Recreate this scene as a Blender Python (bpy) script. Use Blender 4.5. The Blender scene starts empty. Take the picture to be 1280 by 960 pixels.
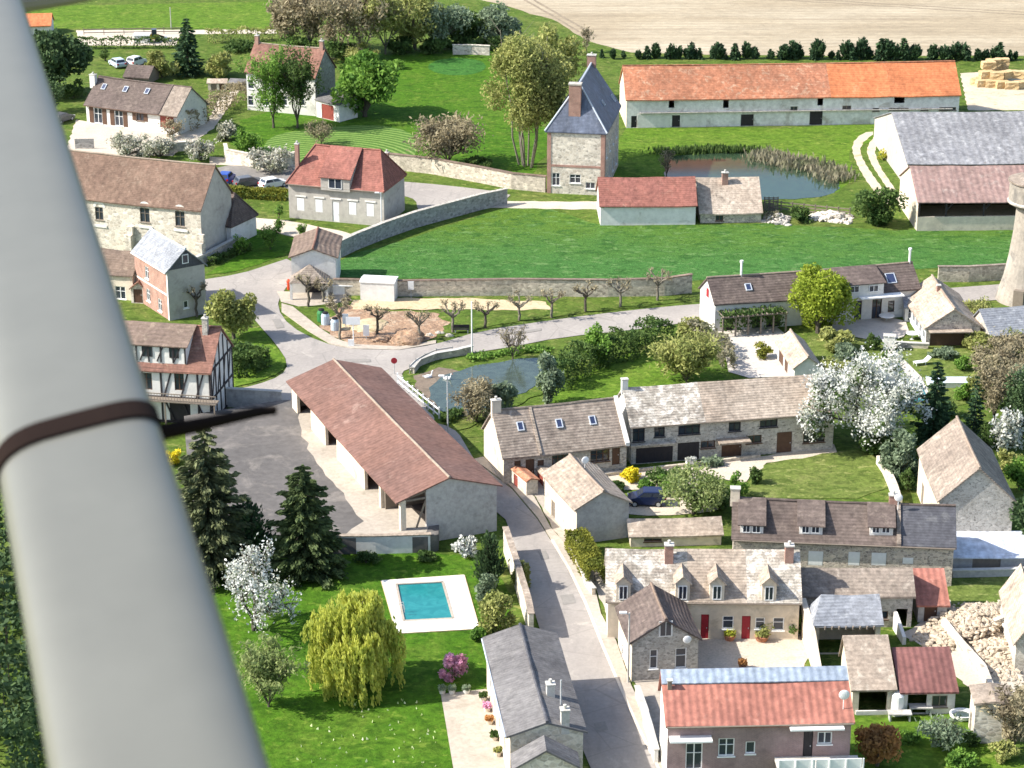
import bpy, bmesh, math, random
import numpy as np
from mathutils import Vector, Matrix

# ---------------------------------------------------------------- camera, world, sun, exposure
sc = bpy.context.scene
COL = sc.collection
PITCH = math.radians(21.0)          # looking down from a light aircraft
FPX = 2881.0                        # focal length in pixels of the 1280x960 photograph
CAMH = 88.0                         # metres above the village
cam_data = bpy.data.cameras.new("camera")
cam = bpy.data.objects.new("camera", cam_data)
COL.objects.link(cam)
cam.location = (0, 0, CAMH)
cam.rotation_euler = (math.pi / 2 - PITCH, 0, 0)
cam_data.sensor_width = 36.0
cam_data.lens = 36.0 * FPX / 1280.0
cam_data.clip_start = 0.05
cam_data.clip_end = 8000
cam_data.dof.use_dof = True
cam_data.dof.focus_distance = 255
cam_data.dof.aperture_fstop = 15
sc.camera = cam

SUN_EL = math.radians(40)
SUN_AZ = math.radians(187)          # direction towards the sun, counter-clockwise from +x
world = bpy.data.worlds.new("World")
sc.world = world
world.use_nodes = True
wn = world.node_tree
bg = wn.nodes["Background"]
sky = wn.nodes.new("ShaderNodeTexSky")
sky.sky_type = 'NISHITA'
sky.sun_disc = False
sky.sun_elevation = SUN_EL
sky.sun_rotation = math.radians(90) - SUN_AZ
sky.air_density = 1.0
sky.dust_density = 1.5
wn.links.new(sky.outputs[0], bg.inputs[0])
bg.inputs[1].default_value = 0.14
sun_data = bpy.data.lights.new("sun", 'SUN')
sun_data.energy = 4.7
sun_data.angle = math.radians(0.53)
sun_data.color = (1.0, 0.95, 0.87)
sun = bpy.data.objects.new("sun", sun_data)
COL.objects.link(sun)
sd = Vector((math.cos(SUN_AZ) * math.cos(SUN_EL), math.sin(SUN_AZ) * math.cos(SUN_EL), math.sin(SUN_EL)))
sun.rotation_euler = sd.to_track_quat('Z', 'Y').to_euler()
sun.location = (-60, 200, 150)
sc.view_settings.view_transform = 'Standard'
sc.view_settings.look = 'None'
sc.view_settings.gamma = 1
sc.view_settings.exposure = 0.98
sc.render.engine = 'CYCLES'
sc.cycles.max_bounces = 6
sc.cycles.transparent_max_bounces = 8
sc.render.filter_size = 1.55
sc.cycles.filter_width = 1.55

RND = random.Random(7)
NPR = np.random.default_rng(11)
CP, SP = math.cos(PITCH), math.sin(PITCH)

# ---------------------------------------------------------------- surveying: photo pixel <-> place
def ray(px, py):
    u = (px - 640) / FPX
    v = (py - 480) / FPX
    return Vector((u, CP - v * SP, -SP - v * CP))

def G(p, h=0.0):
    d = ray(*p)
    t = (h - CAMH) / d.z
    return Vector((d.x * t, d.y * t, h))

def proj(P):
    x, y, z = P[0], P[1], P[2] - CAMH
    dep = y * CP - z * SP
    up = y * SP + z * CP
    return (640 + FPX * x / dep, 480 - FPX * up / dep)

def mpp(p):                          # metres per pixel at a ground point
    g = G(p)
    return (g.y * CP + CAMH * SP) / FPX

def hgt(base, topy):                 # height of an upright thing standing at base and reaching topy
    g = G(base)
    return bisect(lambda z: -proj((g.x, g.y, z))[1], -topy, 0.05, 60)

def bisect(f, target, lo, hi, n=50):
    for _ in range(n):
        m = (lo + hi) / 2
        if f(m) < target:
            lo = m
        else:
            hi = m
    return (lo + hi) / 2

# ---------------------------------------------------------------- objects, tags
def link(o, parent=None):
    COL.objects.link(o)
    if parent is not None:
        o.parent = parent
    return o

def tag(o, label=None, cat=None, group=None, kind=None):
    if label: o["label"] = label
    if cat: o["category"] = cat
    if group: o["group"] = group
    if kind: o["kind"] = kind
    return o

def empty(name, loc, rz=0.0):
    o = bpy.data.objects.new(name, None)
    o.location = loc
    o.rotation_euler = (0, 0, rz)
    o.empty_display_size = 0.5
    return link(o)

def obj(name, me, mat=None, parent=None):
    if isinstance(me, bmesh.types.BMesh):
        bm = me
        me = bpy.data.meshes.new(name)
        bm.normal_update()
        bm.to_mesh(me)
        bm.free()
    o = bpy.data.objects.new(name, me)
    if mat is not None:
        for m in (mat if isinstance(mat, (list, tuple)) else [mat]):
            me.materials.append(m)
    return link(o, parent)

def obj_split(name, bm, mat=None, parent=None):
    """one object per loose piece of the bmesh"""
    bm.verts.index_update(); seen = set(); out = []
    for v0 in bm.verts:
        if v0 in seen: continue
        st, isl = [v0], []
        seen.add(v0)
        while st:
            v = st.pop(); isl.append(v)
            for e in v.link_edges:
                w = e.other_vert(v)
                if w not in seen: seen.add(w); st.append(w)
        nb = bmesh.new(); mp = {v: nb.verts.new(v.co) for v in isl}
        for f in {f for v in isl for f in v.link_faces}: nb.faces.new([mp[v] for v in f.verts])
        out.append(obj(name, nb, mat, parent))
    bm.free()
    return out

def copy_tree(o, parent=None):
    c = o.copy()
    COL.objects.link(c)
    c.parent = parent
    for ch in list(o.children):
        copy_tree(ch, c)
    return c

def box(bm, x0, y0, z0, x1, y1, z1, M=None):
    vs = [bm.verts.new((x, y, z)) for z in (z0, z1) for x, y in ((x0, y0), (x1, y0), (x1, y1), (x0, y1))]
    fs = [(3, 2, 1, 0), (4, 5, 6, 7), (0, 1, 5, 4), (1, 2, 6, 5), (2, 3, 7, 6), (3, 0, 4, 7)]
    for f in fs:
        bm.faces.new([vs[i] for i in f])
    if M is not None:
        for v in vs:
            v.co = M @ v.co
    return vs

def beam(bm, a, b, w, h=None):
    """box-section bar from a to b"""
    a, b = Vector(a), Vector(b)
    h = h or w
    d = (b - a)
    L = d.length
    q = d.to_track_quat('X', 'Z').to_matrix().to_4x4()
    M = Matrix.Translation(a) @ q
    box(bm, 0, -w / 2, -h / 2, L, w / 2, h / 2, M)

def tube(bm, pts, rads, n=6, cap=True):
    rings = []
    for i, p in enumerate(pts):
        p = Vector(p)
        a = Vector(pts[max(i - 1, 0)]); b = Vector(pts[min(i + 1, len(pts) - 1)])
        d = (b - a).normalized()
        s = d.cross(Vector((0.31, 0.17, 0.93)))
        if s.length < 1e-3: s = d.cross(Vector((1, 0, 0)))
        s.normalize()
        t = d.cross(s)
        rings.append([bm.verts.new(p + (s * math.cos(k * 2 * math.pi / n) + t * math.sin(k * 2 * math.pi / n)) * rads[i]) for k in range(n)])
    for r0, r1 in zip(rings, rings[1:]):
        for k in range(n):
            bm.faces.new((r0[k], r0[(k + 1) % n], r1[(k + 1) % n], r1[k]))
    if cap:
        bm.faces.new(rings[0][::-1])
        bm.faces.new(rings[-1])

def lathe(bm, prof, n=24, c=(0, 0, 0)):
    rings = []
    for r, z in prof:
        rings.append([bm.verts.new((c[0] + r * math.cos(2 * math.pi * k / n), c[1] + r * math.sin(2 * math.pi * k / n), c[2] + z)) for k in range(n)])
    for r0, r1 in zip(rings, rings[1:]):
        for k in range(n):
            bm.faces.new((r0[k], r0[(k + 1) % n], r1[(k + 1) % n], r1[k]))
    bm.faces.new(rings[0][::-1]); bm.faces.new(rings[-1])

# ---------------------------------------------------------------- materials
class NT:
    def __init__(s, name):
        s.m = bpy.data.materials.new(name)
        s.m.use_nodes = True
        s.t = s.m.node_tree
        s.b = s.t.nodes["Principled BSDF"]
        s.b.inputs["Specular IOR Level"].default_value = 0.25
    def n(s, typ, **kw):
        x = s.t.nodes.new(typ)
        for k, v in kw.items():
            if k in x.inputs.keys(): x.inputs[k].default_value = v
            else: setattr(x, k, v)
        return x
    def l(s, a, b): s.t.links.new(a, b)
    def coord(s, scale=(1, 1, 1), obj=True, rnd=True):
        c = s.n("ShaderNodeTexCoord")
        out = c.outputs["Object"]
        if rnd:
            oi = s.n("ShaderNodeObjectInfo")
            mu = s.n("ShaderNodeMath", operation='MULTIPLY'); mu.inputs[1].default_value = 53.0
            s.l(oi.outputs["Random"], mu.inputs[0])
            va = s.n("ShaderNodeVectorMath", operation='ADD')
            s.l(out, va.inputs[0]); s.l(mu.outputs[0], va.inputs[1])
            out = va.outputs[0]
        mp = s.n("ShaderNodeMapping"); mp.inputs["Scale"].default_value = scale
        s.l(out, mp.inputs["Vector"])
        return mp.outputs[0]
    def noise(s, co, scale, detail=4, rough=0.6, dist=0.0):
        x = s.n("ShaderNodeTexNoise", Scale=scale, Detail=detail, Roughness=rough, Distortion=dist)
        s.l(co, x.inputs["Vector"]); return x.outputs["Fac"]
    def ramp(s, f, lo, hi, a=0.0, b=1.0):
        x = s.n("ShaderNodeMapRange"); x.inputs["From Min"].default_value = lo; x.inputs["From Max"].default_value = hi
        x.inputs["To Min"].default_value = a; x.inputs["To Max"].default_value = b
        s.l(f, x.inputs["Value"]); return x.outputs[0]
    def mix(s, f, a, b, typ='MIX'):
        x = s.n("ShaderNodeMix", data_type='RGBA', blend_type=typ)
        ins = [i for i in x.inputs if i.type == 'RGBA']
        fac = x.inputs[0]
        if isinstance(f, (int, float)): fac.default_value = f
        else: s.l(f, fac)
        for i, c in zip(ins, (a, b)):
            if isinstance(c, (tuple, list)): i.default_value = (*c[:3], 1)
            else: s.l(c, i)
        return [o for o in x.outputs if o.type == 'RGBA'][0]
    def grey(s, f):
        x = s.n("ShaderNodeCombineColor"); 
        for i in range(3): s.l(f, x.inputs[i])
        return x.outputs[0]
    def math(s, op, a, b):
        x = s.n("ShaderNodeMath", operation=op)
        for i, c in enumerate((a, b)):
            if isinstance(c, (int, float)): x.inputs[i].default_value = c
            else: s.l(c, x.inputs[i])
        return x.outputs[0]
    def out(s, col, rough=0.9, bump=None, bs=0.3, bd=0.05, spec=0.25):
        if isinstance(col, (tuple, list)): s.b.inputs["Base Color"].default_value = (*col[:3], 1)
        else: s.l(col, s.b.inputs["Base Color"])
        s.b.inputs["Roughness"].default_value = rough
        s.b.inputs["Specular IOR Level"].default_value = spec
        if bump is not None:
            x = s.n("ShaderNodeBump", Strength=bs, Distance=bd)
            s.l(bump, x.inputs["Height"]); s.l(x.outputs[0], s.b.inputs["Normal"])
        return s.m

def surf(name, c1, c2, c3=None, s1=0.15, s2=4.0, amp=0.35, amt3=0.5, s3=0.6, rough=0.92, bs=0.4, bd=0.06, stretch=(1, 1, 1)):
    """weathered surface: large patches c1/c2, blotches of c3, fine grain"""
    t = NT(name)
    co = t.coord(stretch)
    c = t.mix(t.ramp(t.noise(co, s1, 5, .6), .35, .65), c1, c2)
    if c3 is not None:
        c = t.mix(t.ramp(t.noise(co, s3, 6, .68, .6), .62 - .2 * amt3, .78 - .2 * amt3), c, c3)
    f = t.noise(co, s2, 5, .7)
    g = t.ramp(f, .3, .7, 1 - amp, 1 + amp)
    c = t.mix(1.0, c, t.grey(g), 'MULTIPLY')
    return t.out(c, rough, f, bs, bd)

def plain(name, c, rough=0.6, spec=0.3, metal=0.0, amp=0.12, sc_=3.0):
    t = NT(name)
    f = t.noise(t.coord(), sc_, 4, .6)
    c = t.mix(1.0, c, t.grey(t.ramp(f, .3, .7, 1 - amp, 1 + amp)), 'MULTIPLY')
    m = t.out(c, rough, None, spec=spec)
    t.b.inputs["Metallic"].default_value = metal
    return m

def rooft(name, c1, c2, c3=None, amt3=0.4, course=0.32, amp=0.3, s1=0.22, s3=0.9, lines=0.25, axis=None, rough=0.9, bs=0.5):
    """tiled roof: courses across the slope, patches, lichen c3, grain; axis 0/1: sheet ribs across that axis instead"""
    t = NT(name)
    co = t.coord()
    c = t.mix(t.ramp(t.noise(co, s1, 6, .65, .4), .36, .64), c1, c2)
    if c3 is not None:
        c = t.mix(t.ramp(t.noise(co, s3, 7, .72, .8), .64 - .22 * amt3, .74 - .18 * amt3), c, c3)
    fine = t.noise(t.coord((1, 1, 1.2)), 2.6, 5, .8)
    c = t.mix(1.0, c, t.grey(t.ramp(fine, .3, .7, 1 - amp, 1 + amp)), 'MULTIPLY')
    tc = t.n("ShaderNodeTexCoord"); sp = t.n("ShaderNodeSeparateXYZ"); t.l(tc.outputs["Object"], sp.inputs[0])
    if axis is None:
        k = t.math('MULTIPLY', sp.outputs[2], 2 * math.pi / (course * .7))
    else:
        k = t.math('MULTIPLY', sp.outputs[axis], 2 * math.pi / course)
    sn = t.math('SINE', k, 0.0)
    w = t.ramp(sn, -1, 1, 1 - lines * (.3 if axis is None else .8), 1 + lines * .25)
    c = t.mix(1.0, c, t.grey(w), 'MULTIPLY')
    st = t.noise(t.coord((1.6, 1.6, .25)), 1.1, 4, .6)
    c = t.mix(1.0, c, t.grey(t.ramp(st, .3, .7, .74, 1.22)), 'MULTIPLY')
    big = t.noise(t.coord(), .13, 5, .7, .5)
    c = t.mix(1.0, c, t.grey(t.ramp(big, .35, .65, .84, 1.16)), 'MULTIPLY')
    h = t.math('ADD', t.math('MULTIPLY', sn, .5), fine)
    return t.out(c, rough, h, bs, 0.06)

def stone(name, c1, c2, mortar, s=2.6, amp=0.3, stain=(0.3, 0.27, 0.22), sa=.35, squash=1.6):
    """rubble stone: cells with mortar between, stains"""
    t = NT(name)
    co = t.coord((1, 1, squash))
    v = t.n("ShaderNodeTexVoronoi", Scale=s); t.l(co, v.inputs["Vector"])
    sep = t.n("ShaderNodeSeparateColor"); t.l(v.outputs["Color"], sep.inputs[0])
    c = t.mix(sep.outputs[0], c1, c2)
    c = t.mix(1.0, c, t.grey(t.ramp(sep.outputs[1], 0, 1, 1 - amp, 1 + amp)), 'MULTIPLY')
    e = t.n("ShaderNodeTexVoronoi", Scale=s, feature='DISTANCE_TO_EDGE'); t.l(co, e.inputs["Vector"])
    c = t.mix(t.ramp(e.outputs["Distance"], .02, .09, .8, 0), c, mortar)
    n = t.noise(t.coord(), .45, 6, .65)
    c = t.mix(t.ramp(n, .5, .72, 0, sa), c, stain)
    f = t.noise(t.coord(), 6, 4, .7)
    c = t.mix(1.0, c, t.grey(t.ramp(f, .3, .7, .85, 1.15)), 'MULTIPLY')
    return t.out(c, .95, e.outputs["Distance"], .5, .05)

def bricks(name, c1, c2, mortar, sc_=1.0):
    t = NT(name)
    tc = t.n("ShaderNodeTexCoord"); sp = t.n("ShaderNodeSeparateXYZ"); t.l(tc.outputs["Object"], sp.inputs[0])
    ad = t.math('ADD', sp.outputs[0], sp.outputs[1])
    cb = t.n("ShaderNodeCombineXYZ"); t.l(ad, cb.inputs[0]); t.l(sp.outputs[2], cb.inputs[1])
    b = t.n("ShaderNodeTexBrick", Scale=1.0)
    b.inputs["Brick Width"].default_value = .24 * sc_; b.inputs["Row Height"].default_value = .08 * sc_; b.inputs["Mortar Size"].default_value = .012
    b.inputs["Color1"].default_value = (*c1, 1); b.inputs["Color2"].default_value = (*c2, 1); b.inputs["Mortar"].default_value = (*mortar, 1)
    t.l(cb.outputs[0], b.inputs["Vector"])
    n = t.noise(t.coord(), .9, 6, .7)
    c = t.mix(1.0, b.outputs["Color"], t.grey(t.ramp(n, .3, .7, .72, 1.25)), 'MULTIPLY')
    return t.out(c, .92)

def leaf(name, c1, c2, c3=None, tr=0.35, s=0.5, k=1.55):
    """foliage: tone per leaf, tone per clump, some light passing through"""
    t = NT(name)
    c1, c2, c3 = [None if c is None else tuple(min(.85, v * k) for v in c) for c in (c1, c2, c3)]
    g = t.n("ShaderNodeNewGeometry")
    c = t.mix(g.outputs["Random Per Island"], c1, c2)
    n = t.noise(t.coord(), s, 3, .6)
    if c3 is not None:
        c = t.mix(t.ramp(n, .45, .65), c, c3)
    t.out(c, .75, spec=.15)
    tl = t.n("ShaderNodeBsdfTranslucent"); t.l(c, tl.inputs[0])
    mx = t.n("ShaderNodeMixShader"); mx.inputs[0].default_value = tr
    t.l(t.b.outputs[0], mx.inputs[1]); t.l(tl.outputs[0], mx.inputs[2])
    t.l(mx.outputs[0], t.t.nodes["Material Output"].inputs[0])
    return t.m

def glassm(name, c=(.02, .025, .035), rough=.08):
    t = NT(name)
    n = t.noise(t.coord(), .8, 2, .5)
    t.out(t.mix(n, c, tuple(x * 2.2 for x in c)), rough, spec=.6)
    return t.m

# ---------------------------------------------------------------- materials in use
M = {}
GR = lambda h: tuple(((int(h[i:i+2], 16) / 255) / 12.92 if int(h[i:i+2], 16) / 255 <= .04045 else ((int(h[i:i+2], 16) / 255 + .055) / 1.055) ** 2.4) for i in (0, 2, 4))
M['white'] = surf("white_render", (.72, .70, .66), (.62, .60, .55), (.42, .40, .35), s2=1.5, amp=.12, amt3=.25)
M['cream'] = surf("cream_limewash", (.66, .58, .47), (.55, .47, .36), (.36, .31, .24), s2=1.2, amp=.18, amt3=.35)
M['chalk'] = stone("chalk_rubble", (.60, .545, .455), (.45, .395, .32), (.66, .61, .53), s=1.8, sa=.4)
M['stone'] = stone("grey_rubble", (0.459, 0.419, 0.365), (0.324, 0.297, 0.257), (0.513, 0.486, 0.432), s=3.4, sa=.4)
M['flint'] = stone("flint_wall", (0.540, 0.459, 0.365), (0.270, 0.230, 0.203), (0.621, 0.553, 0.459), s=3.0)
M['gardenwall'] = stone("garden_wall_stone", (0.550, 0.484, 0.385), (0.396, 0.341, 0.275), (0.506, 0.451, 0.363), s=2.4, sa=.55, stain=(0.242, 0.220, 0.165))
M['darkwall'] = stone("shaded_wall_stone", (0.338, 0.325, 0.300), (0.250, 0.237, 0.225), (0.325, 0.312, 0.300), s=2.2)  # dark stone: shade of curved wall and right gable put into the colour
M['greyrender'] = surf("grey_render", (0.450, 0.425, 0.375), (0.375, 0.350, 0.312), (0.300, 0.275, 0.250), s2=1.5, amp=.14, amt3=.35)
M['whitegrey'] = surf("worn_white_render", (0.775, 0.750, 0.712), (0.625, 0.600, 0.562), (0.425, 0.388, 0.338), s1=.25, s2=1.5, amp=.2, amt3=.5, s3=.35)
M['block'] = surf("bare_block", (0.434, 0.420, 0.392), (0.364, 0.350, 0.336), (0.280, 0.266, 0.252), s2=2.5, amp=.2, amt3=.4)
M['brick'] = bricks("red_brick", (.34, .16, .115), (.28, .13, .10), (.36, .30, .25))
M['mauvebrick'] = bricks("mauve_brick", (0.294, 0.188, 0.175), (0.250, 0.163, 0.156), (0.300, 0.250, 0.237))
M['t_brown'] = rooft("brown_tile", (.20, .145, .11), (.165, .12, .095), (.26, .20, .15), course=.3)
M['t_church'] = rooft("church_tile", (0.178, 0.118, 0.086), (0.155, 0.099, 0.073), (0.224, 0.160, 0.119), course=.26, lines=.08)
M['t_dark'] = rooft("dark_brown_tile", (0.122, 0.095, 0.081), (0.104, 0.079, 0.070), (0.171, 0.135, 0.113), course=.3)
M['t_rust'] = rooft("weathered_red_tile", (0.234, 0.119, 0.085), (0.183, 0.095, 0.075), (0.289, 0.180, 0.130), course=.28, amt3=.35, lines=.08)
M['t_red'] = rooft("red_tile", (0.271, 0.110, 0.083), (0.230, 0.095, 0.075), (0.312, 0.170, 0.127), course=.28, lines=.2, amt3=.25)
M['t_orange'] = rooft("new_orange_tile", (.50, .175, .075), (.45, .155, .065), (.52, .22, .11), course=.3, lines=.12, amp=.15, amt3=.3)
M['t_old'] = rooft("old_orange_tile", (.40, .165, .09), (.33, .145, .085), (.42, .26, .17), course=.28, lines=.08, amt3=.5)
M['t_beige'] = rooft("lichen_tile", (.34, .275, .215), (.27, .22, .175), (.42, .36, .29), course=.28, amt3=.5, s3=1.1, amp=.35, lines=.10)
M['t_pink'] = rooft("pale_mossy_tile", (.42, .35, .28), (.36, .285, .22), (.27, .22, .175), course=.26, amt3=.45, s3=1.3, amp=.4, lines=.10)
M['t_grey'] = rooft("mottled_grey_tile", (.39, .35, .29), (.24, .205, .17), (.60, .55, .48), course=.26, amt3=.75, s3=1.0, amp=.55, s1=.7, lines=.08)
M['t_greybrown'] = rooft("grey_brown_tile", (.25, .205, .165), (.21, .17, .14), (.33, .28, .23), course=.28, amt3=.5, amp=.35, lines=.10)
M['slate'] = rooft("blue_slate", (.12, .14, .19), (.095, .11, .15), (.16, .18, .23), course=.24, lines=.12, amp=.18, rough=.55)
M['slate_d'] = rooft("dark_slate", (.085, .085, .095), (.07, .07, .08), (.12, .12, .125), course=.24, lines=.15, amp=.2, rough=.6)
M['slate_l'] = rooft("pale_slate", (.25, .26, .28), (.19, .20, .22), (.33, .34, .35), course=.24, lines=.12, amp=.3, amt3=.5, rough=.6)
M['fibro'] = rooft("grey_fibre_sheet", (0.160, 0.153, 0.150), (0.136, 0.129, 0.129), (0.190, 0.180, 0.173), course=.35, lines=.12, axis=1, amp=.18)
M['fibro_x'] = rooft("grey_corrugated_sheet", (0.240, 0.240, 0.246), (0.198, 0.198, 0.207), (0.348, 0.348, 0.348), course=1.1, lines=.10, axis=0, amp=.3, amt3=.45, s3=.9)
M['sheet_red'] = rooft("oxide_red_sheet", (.195, .105, .080), (.170, .098, .080), (.27, .18, .145), course=.5, lines=.1, axis=1, amp=.14, amt3=.25, s1=.10, s3=.35)
M['sheet_pink'] = rooft("faded_red_sheet", (0.288, 0.189, 0.166), (0.240, 0.162, 0.142), (0.336, 0.261, 0.228), course=.8, lines=.05, axis=0, amp=.15)
M['sheet_brick'] = rooft("brick_red_sheet", (0.357, 0.150, 0.110), (0.315, 0.130, 0.099), (0.399, 0.200, 0.154), course=.55, lines=.09, axis=0, amp=.15, amt3=.25)
M['sheet_blue'] = rooft("pale_blue_sheet", (0.277, 0.323, 0.383), (0.238, 0.284, 0.350), (0.330, 0.363, 0.403), course=.6, lines=.04, axis=0, amp=.12)
M['sheet_white'] = rooft("white_sheet", (0.578, 0.612, 0.680), (0.527, 0.561, 0.629), (0.468, 0.493, 0.544), course=.7, lines=.06, axis=0, amp=.08)
M['maroon'] = rooft("maroon_sheet", (.19, .085, .075), (.165, .075, .068), (.23, .12, .10), course=.5, lines=.05, axis=0, amp=.15, amt3=.25)
M['ridge'] = surf("ridge_tile", (0.302, 0.245, 0.194), (0.245, 0.187, 0.144), s2=2, amp=.25)
M['zinc'] = plain("zinc", (.46, .50, .55), .45, .5)
M['tin'] = plain("pale_tin", (.55, .62, .70), .5, .4)
M['wood'] = plain("brown_wood", (.10, .055, .035), .7)
M['woodred'] = plain("red_wood", (.26, .06, .045), .6)
M['crimson'] = plain("crimson_paint", (.30, .02, .03), .5)
M['timber'] = plain("dark_timber", (.035, .03, .032), .8)
M['oldwood'] = plain("grey_old_wood", (.20, .165, .13), .9)
M['whitep'] = plain("white_paint", (.78, .78, .76), .45, .4, amp=.05)
M['black'] = plain("black_rubber", (.012, .012, .013), .6)
M['dark'] = plain("dark_interior", (.012, .011, .010), .95, .05)
M['glass'] = glassm("window_glass")
M['glassblue'] = glassm("rooflight_glass", (.02, .028, .06), .3)
M['steel'] = plain("galvanised_steel", (.42, .43, .43), .5, .4)
M['concrete'] = surf("pale_concrete", (.52, .50, .46), (.44, .42, .38), (.34, .32, .28), amp=.15)
M['dish'] = plain("dish_white", (.75, .75, .74), .4)

# ---------------------------------------------------------------- buildings
def perp(u): return Vector((-u.y, u.x, 0))

def long_frame(A, B, yb, R, t=.9, o=.35, rf=.5, ze=None, D=None, end='A', zb=0.0):
    """frame from the near eave line A-B (pixels), wall foot yb below A, ridge end R, roof slope t"""
    def fr(z):
        a, b = G(A, z), G(B, z)
        u = (b - a); u.z = 0; u.normalize()
        return a, b, u, perp(u)
    if ze is None:
        def f(z):
            a, b, u, v = fr(z); p = a + v * o; p.z = zb
            return proj(p)[1]
        ze = bisect(f, yb, .4 + zb, 16)
    a, b, u, v = fr(ze)
    if D is None:
        q0 = a if end == 'A' else b
        def f2(d):
            p = q0 + v * (rf * d); p.z = ze + rf * d * t
            return -proj(p)[1]
        D = bisect(f2, -R[1], 1.0, 40)
    O = a.copy(); O.z = 0
    return dict(O=O, u=u, v=v, W=(b - a).length, D=D, ze=ze, zr=ze + rf * D * t, ax='u', rf=rf, o=o)

def gable_frame(P, Q, A, yb, o=.35, og=.2, B=None, rf=.5, ze=None, L=None, W=None, zr=None, zb=0.0):
    """frame from ridge ends P (near) and Q (far), near-left eave corner A, wall foot yb below A"""
    g1, g2 = G(P, 5), G(Q, 5)
    v = (g2 - g1).normalized(); u = Vector((v.y, -v.x, 0))
    if ze is None:
        def f(z):
            p = G(A, z) + u * o + v * og; p.z = zb
            return proj(p)[1]
        ze = bisect(f, yb, .4 + zb, 16)
    a = G(A, ze)
    if zr is None:
        zr = bisect(lambda z: -(G(P, z) - a).dot(v), 0, ze, 25)
    hw = (G(P, zr) - a).dot(u)
    W = W or (hw / rf)
    L = L or (G(Q, zr) - G(P, zr)).dot(v)
    O = a.copy(); O.z = 0
    return dict(O=O, u=u, v=v, W=W, D=L, ze=ze, zr=zr, ax='v', rf=hw / W, o=o)

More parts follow.
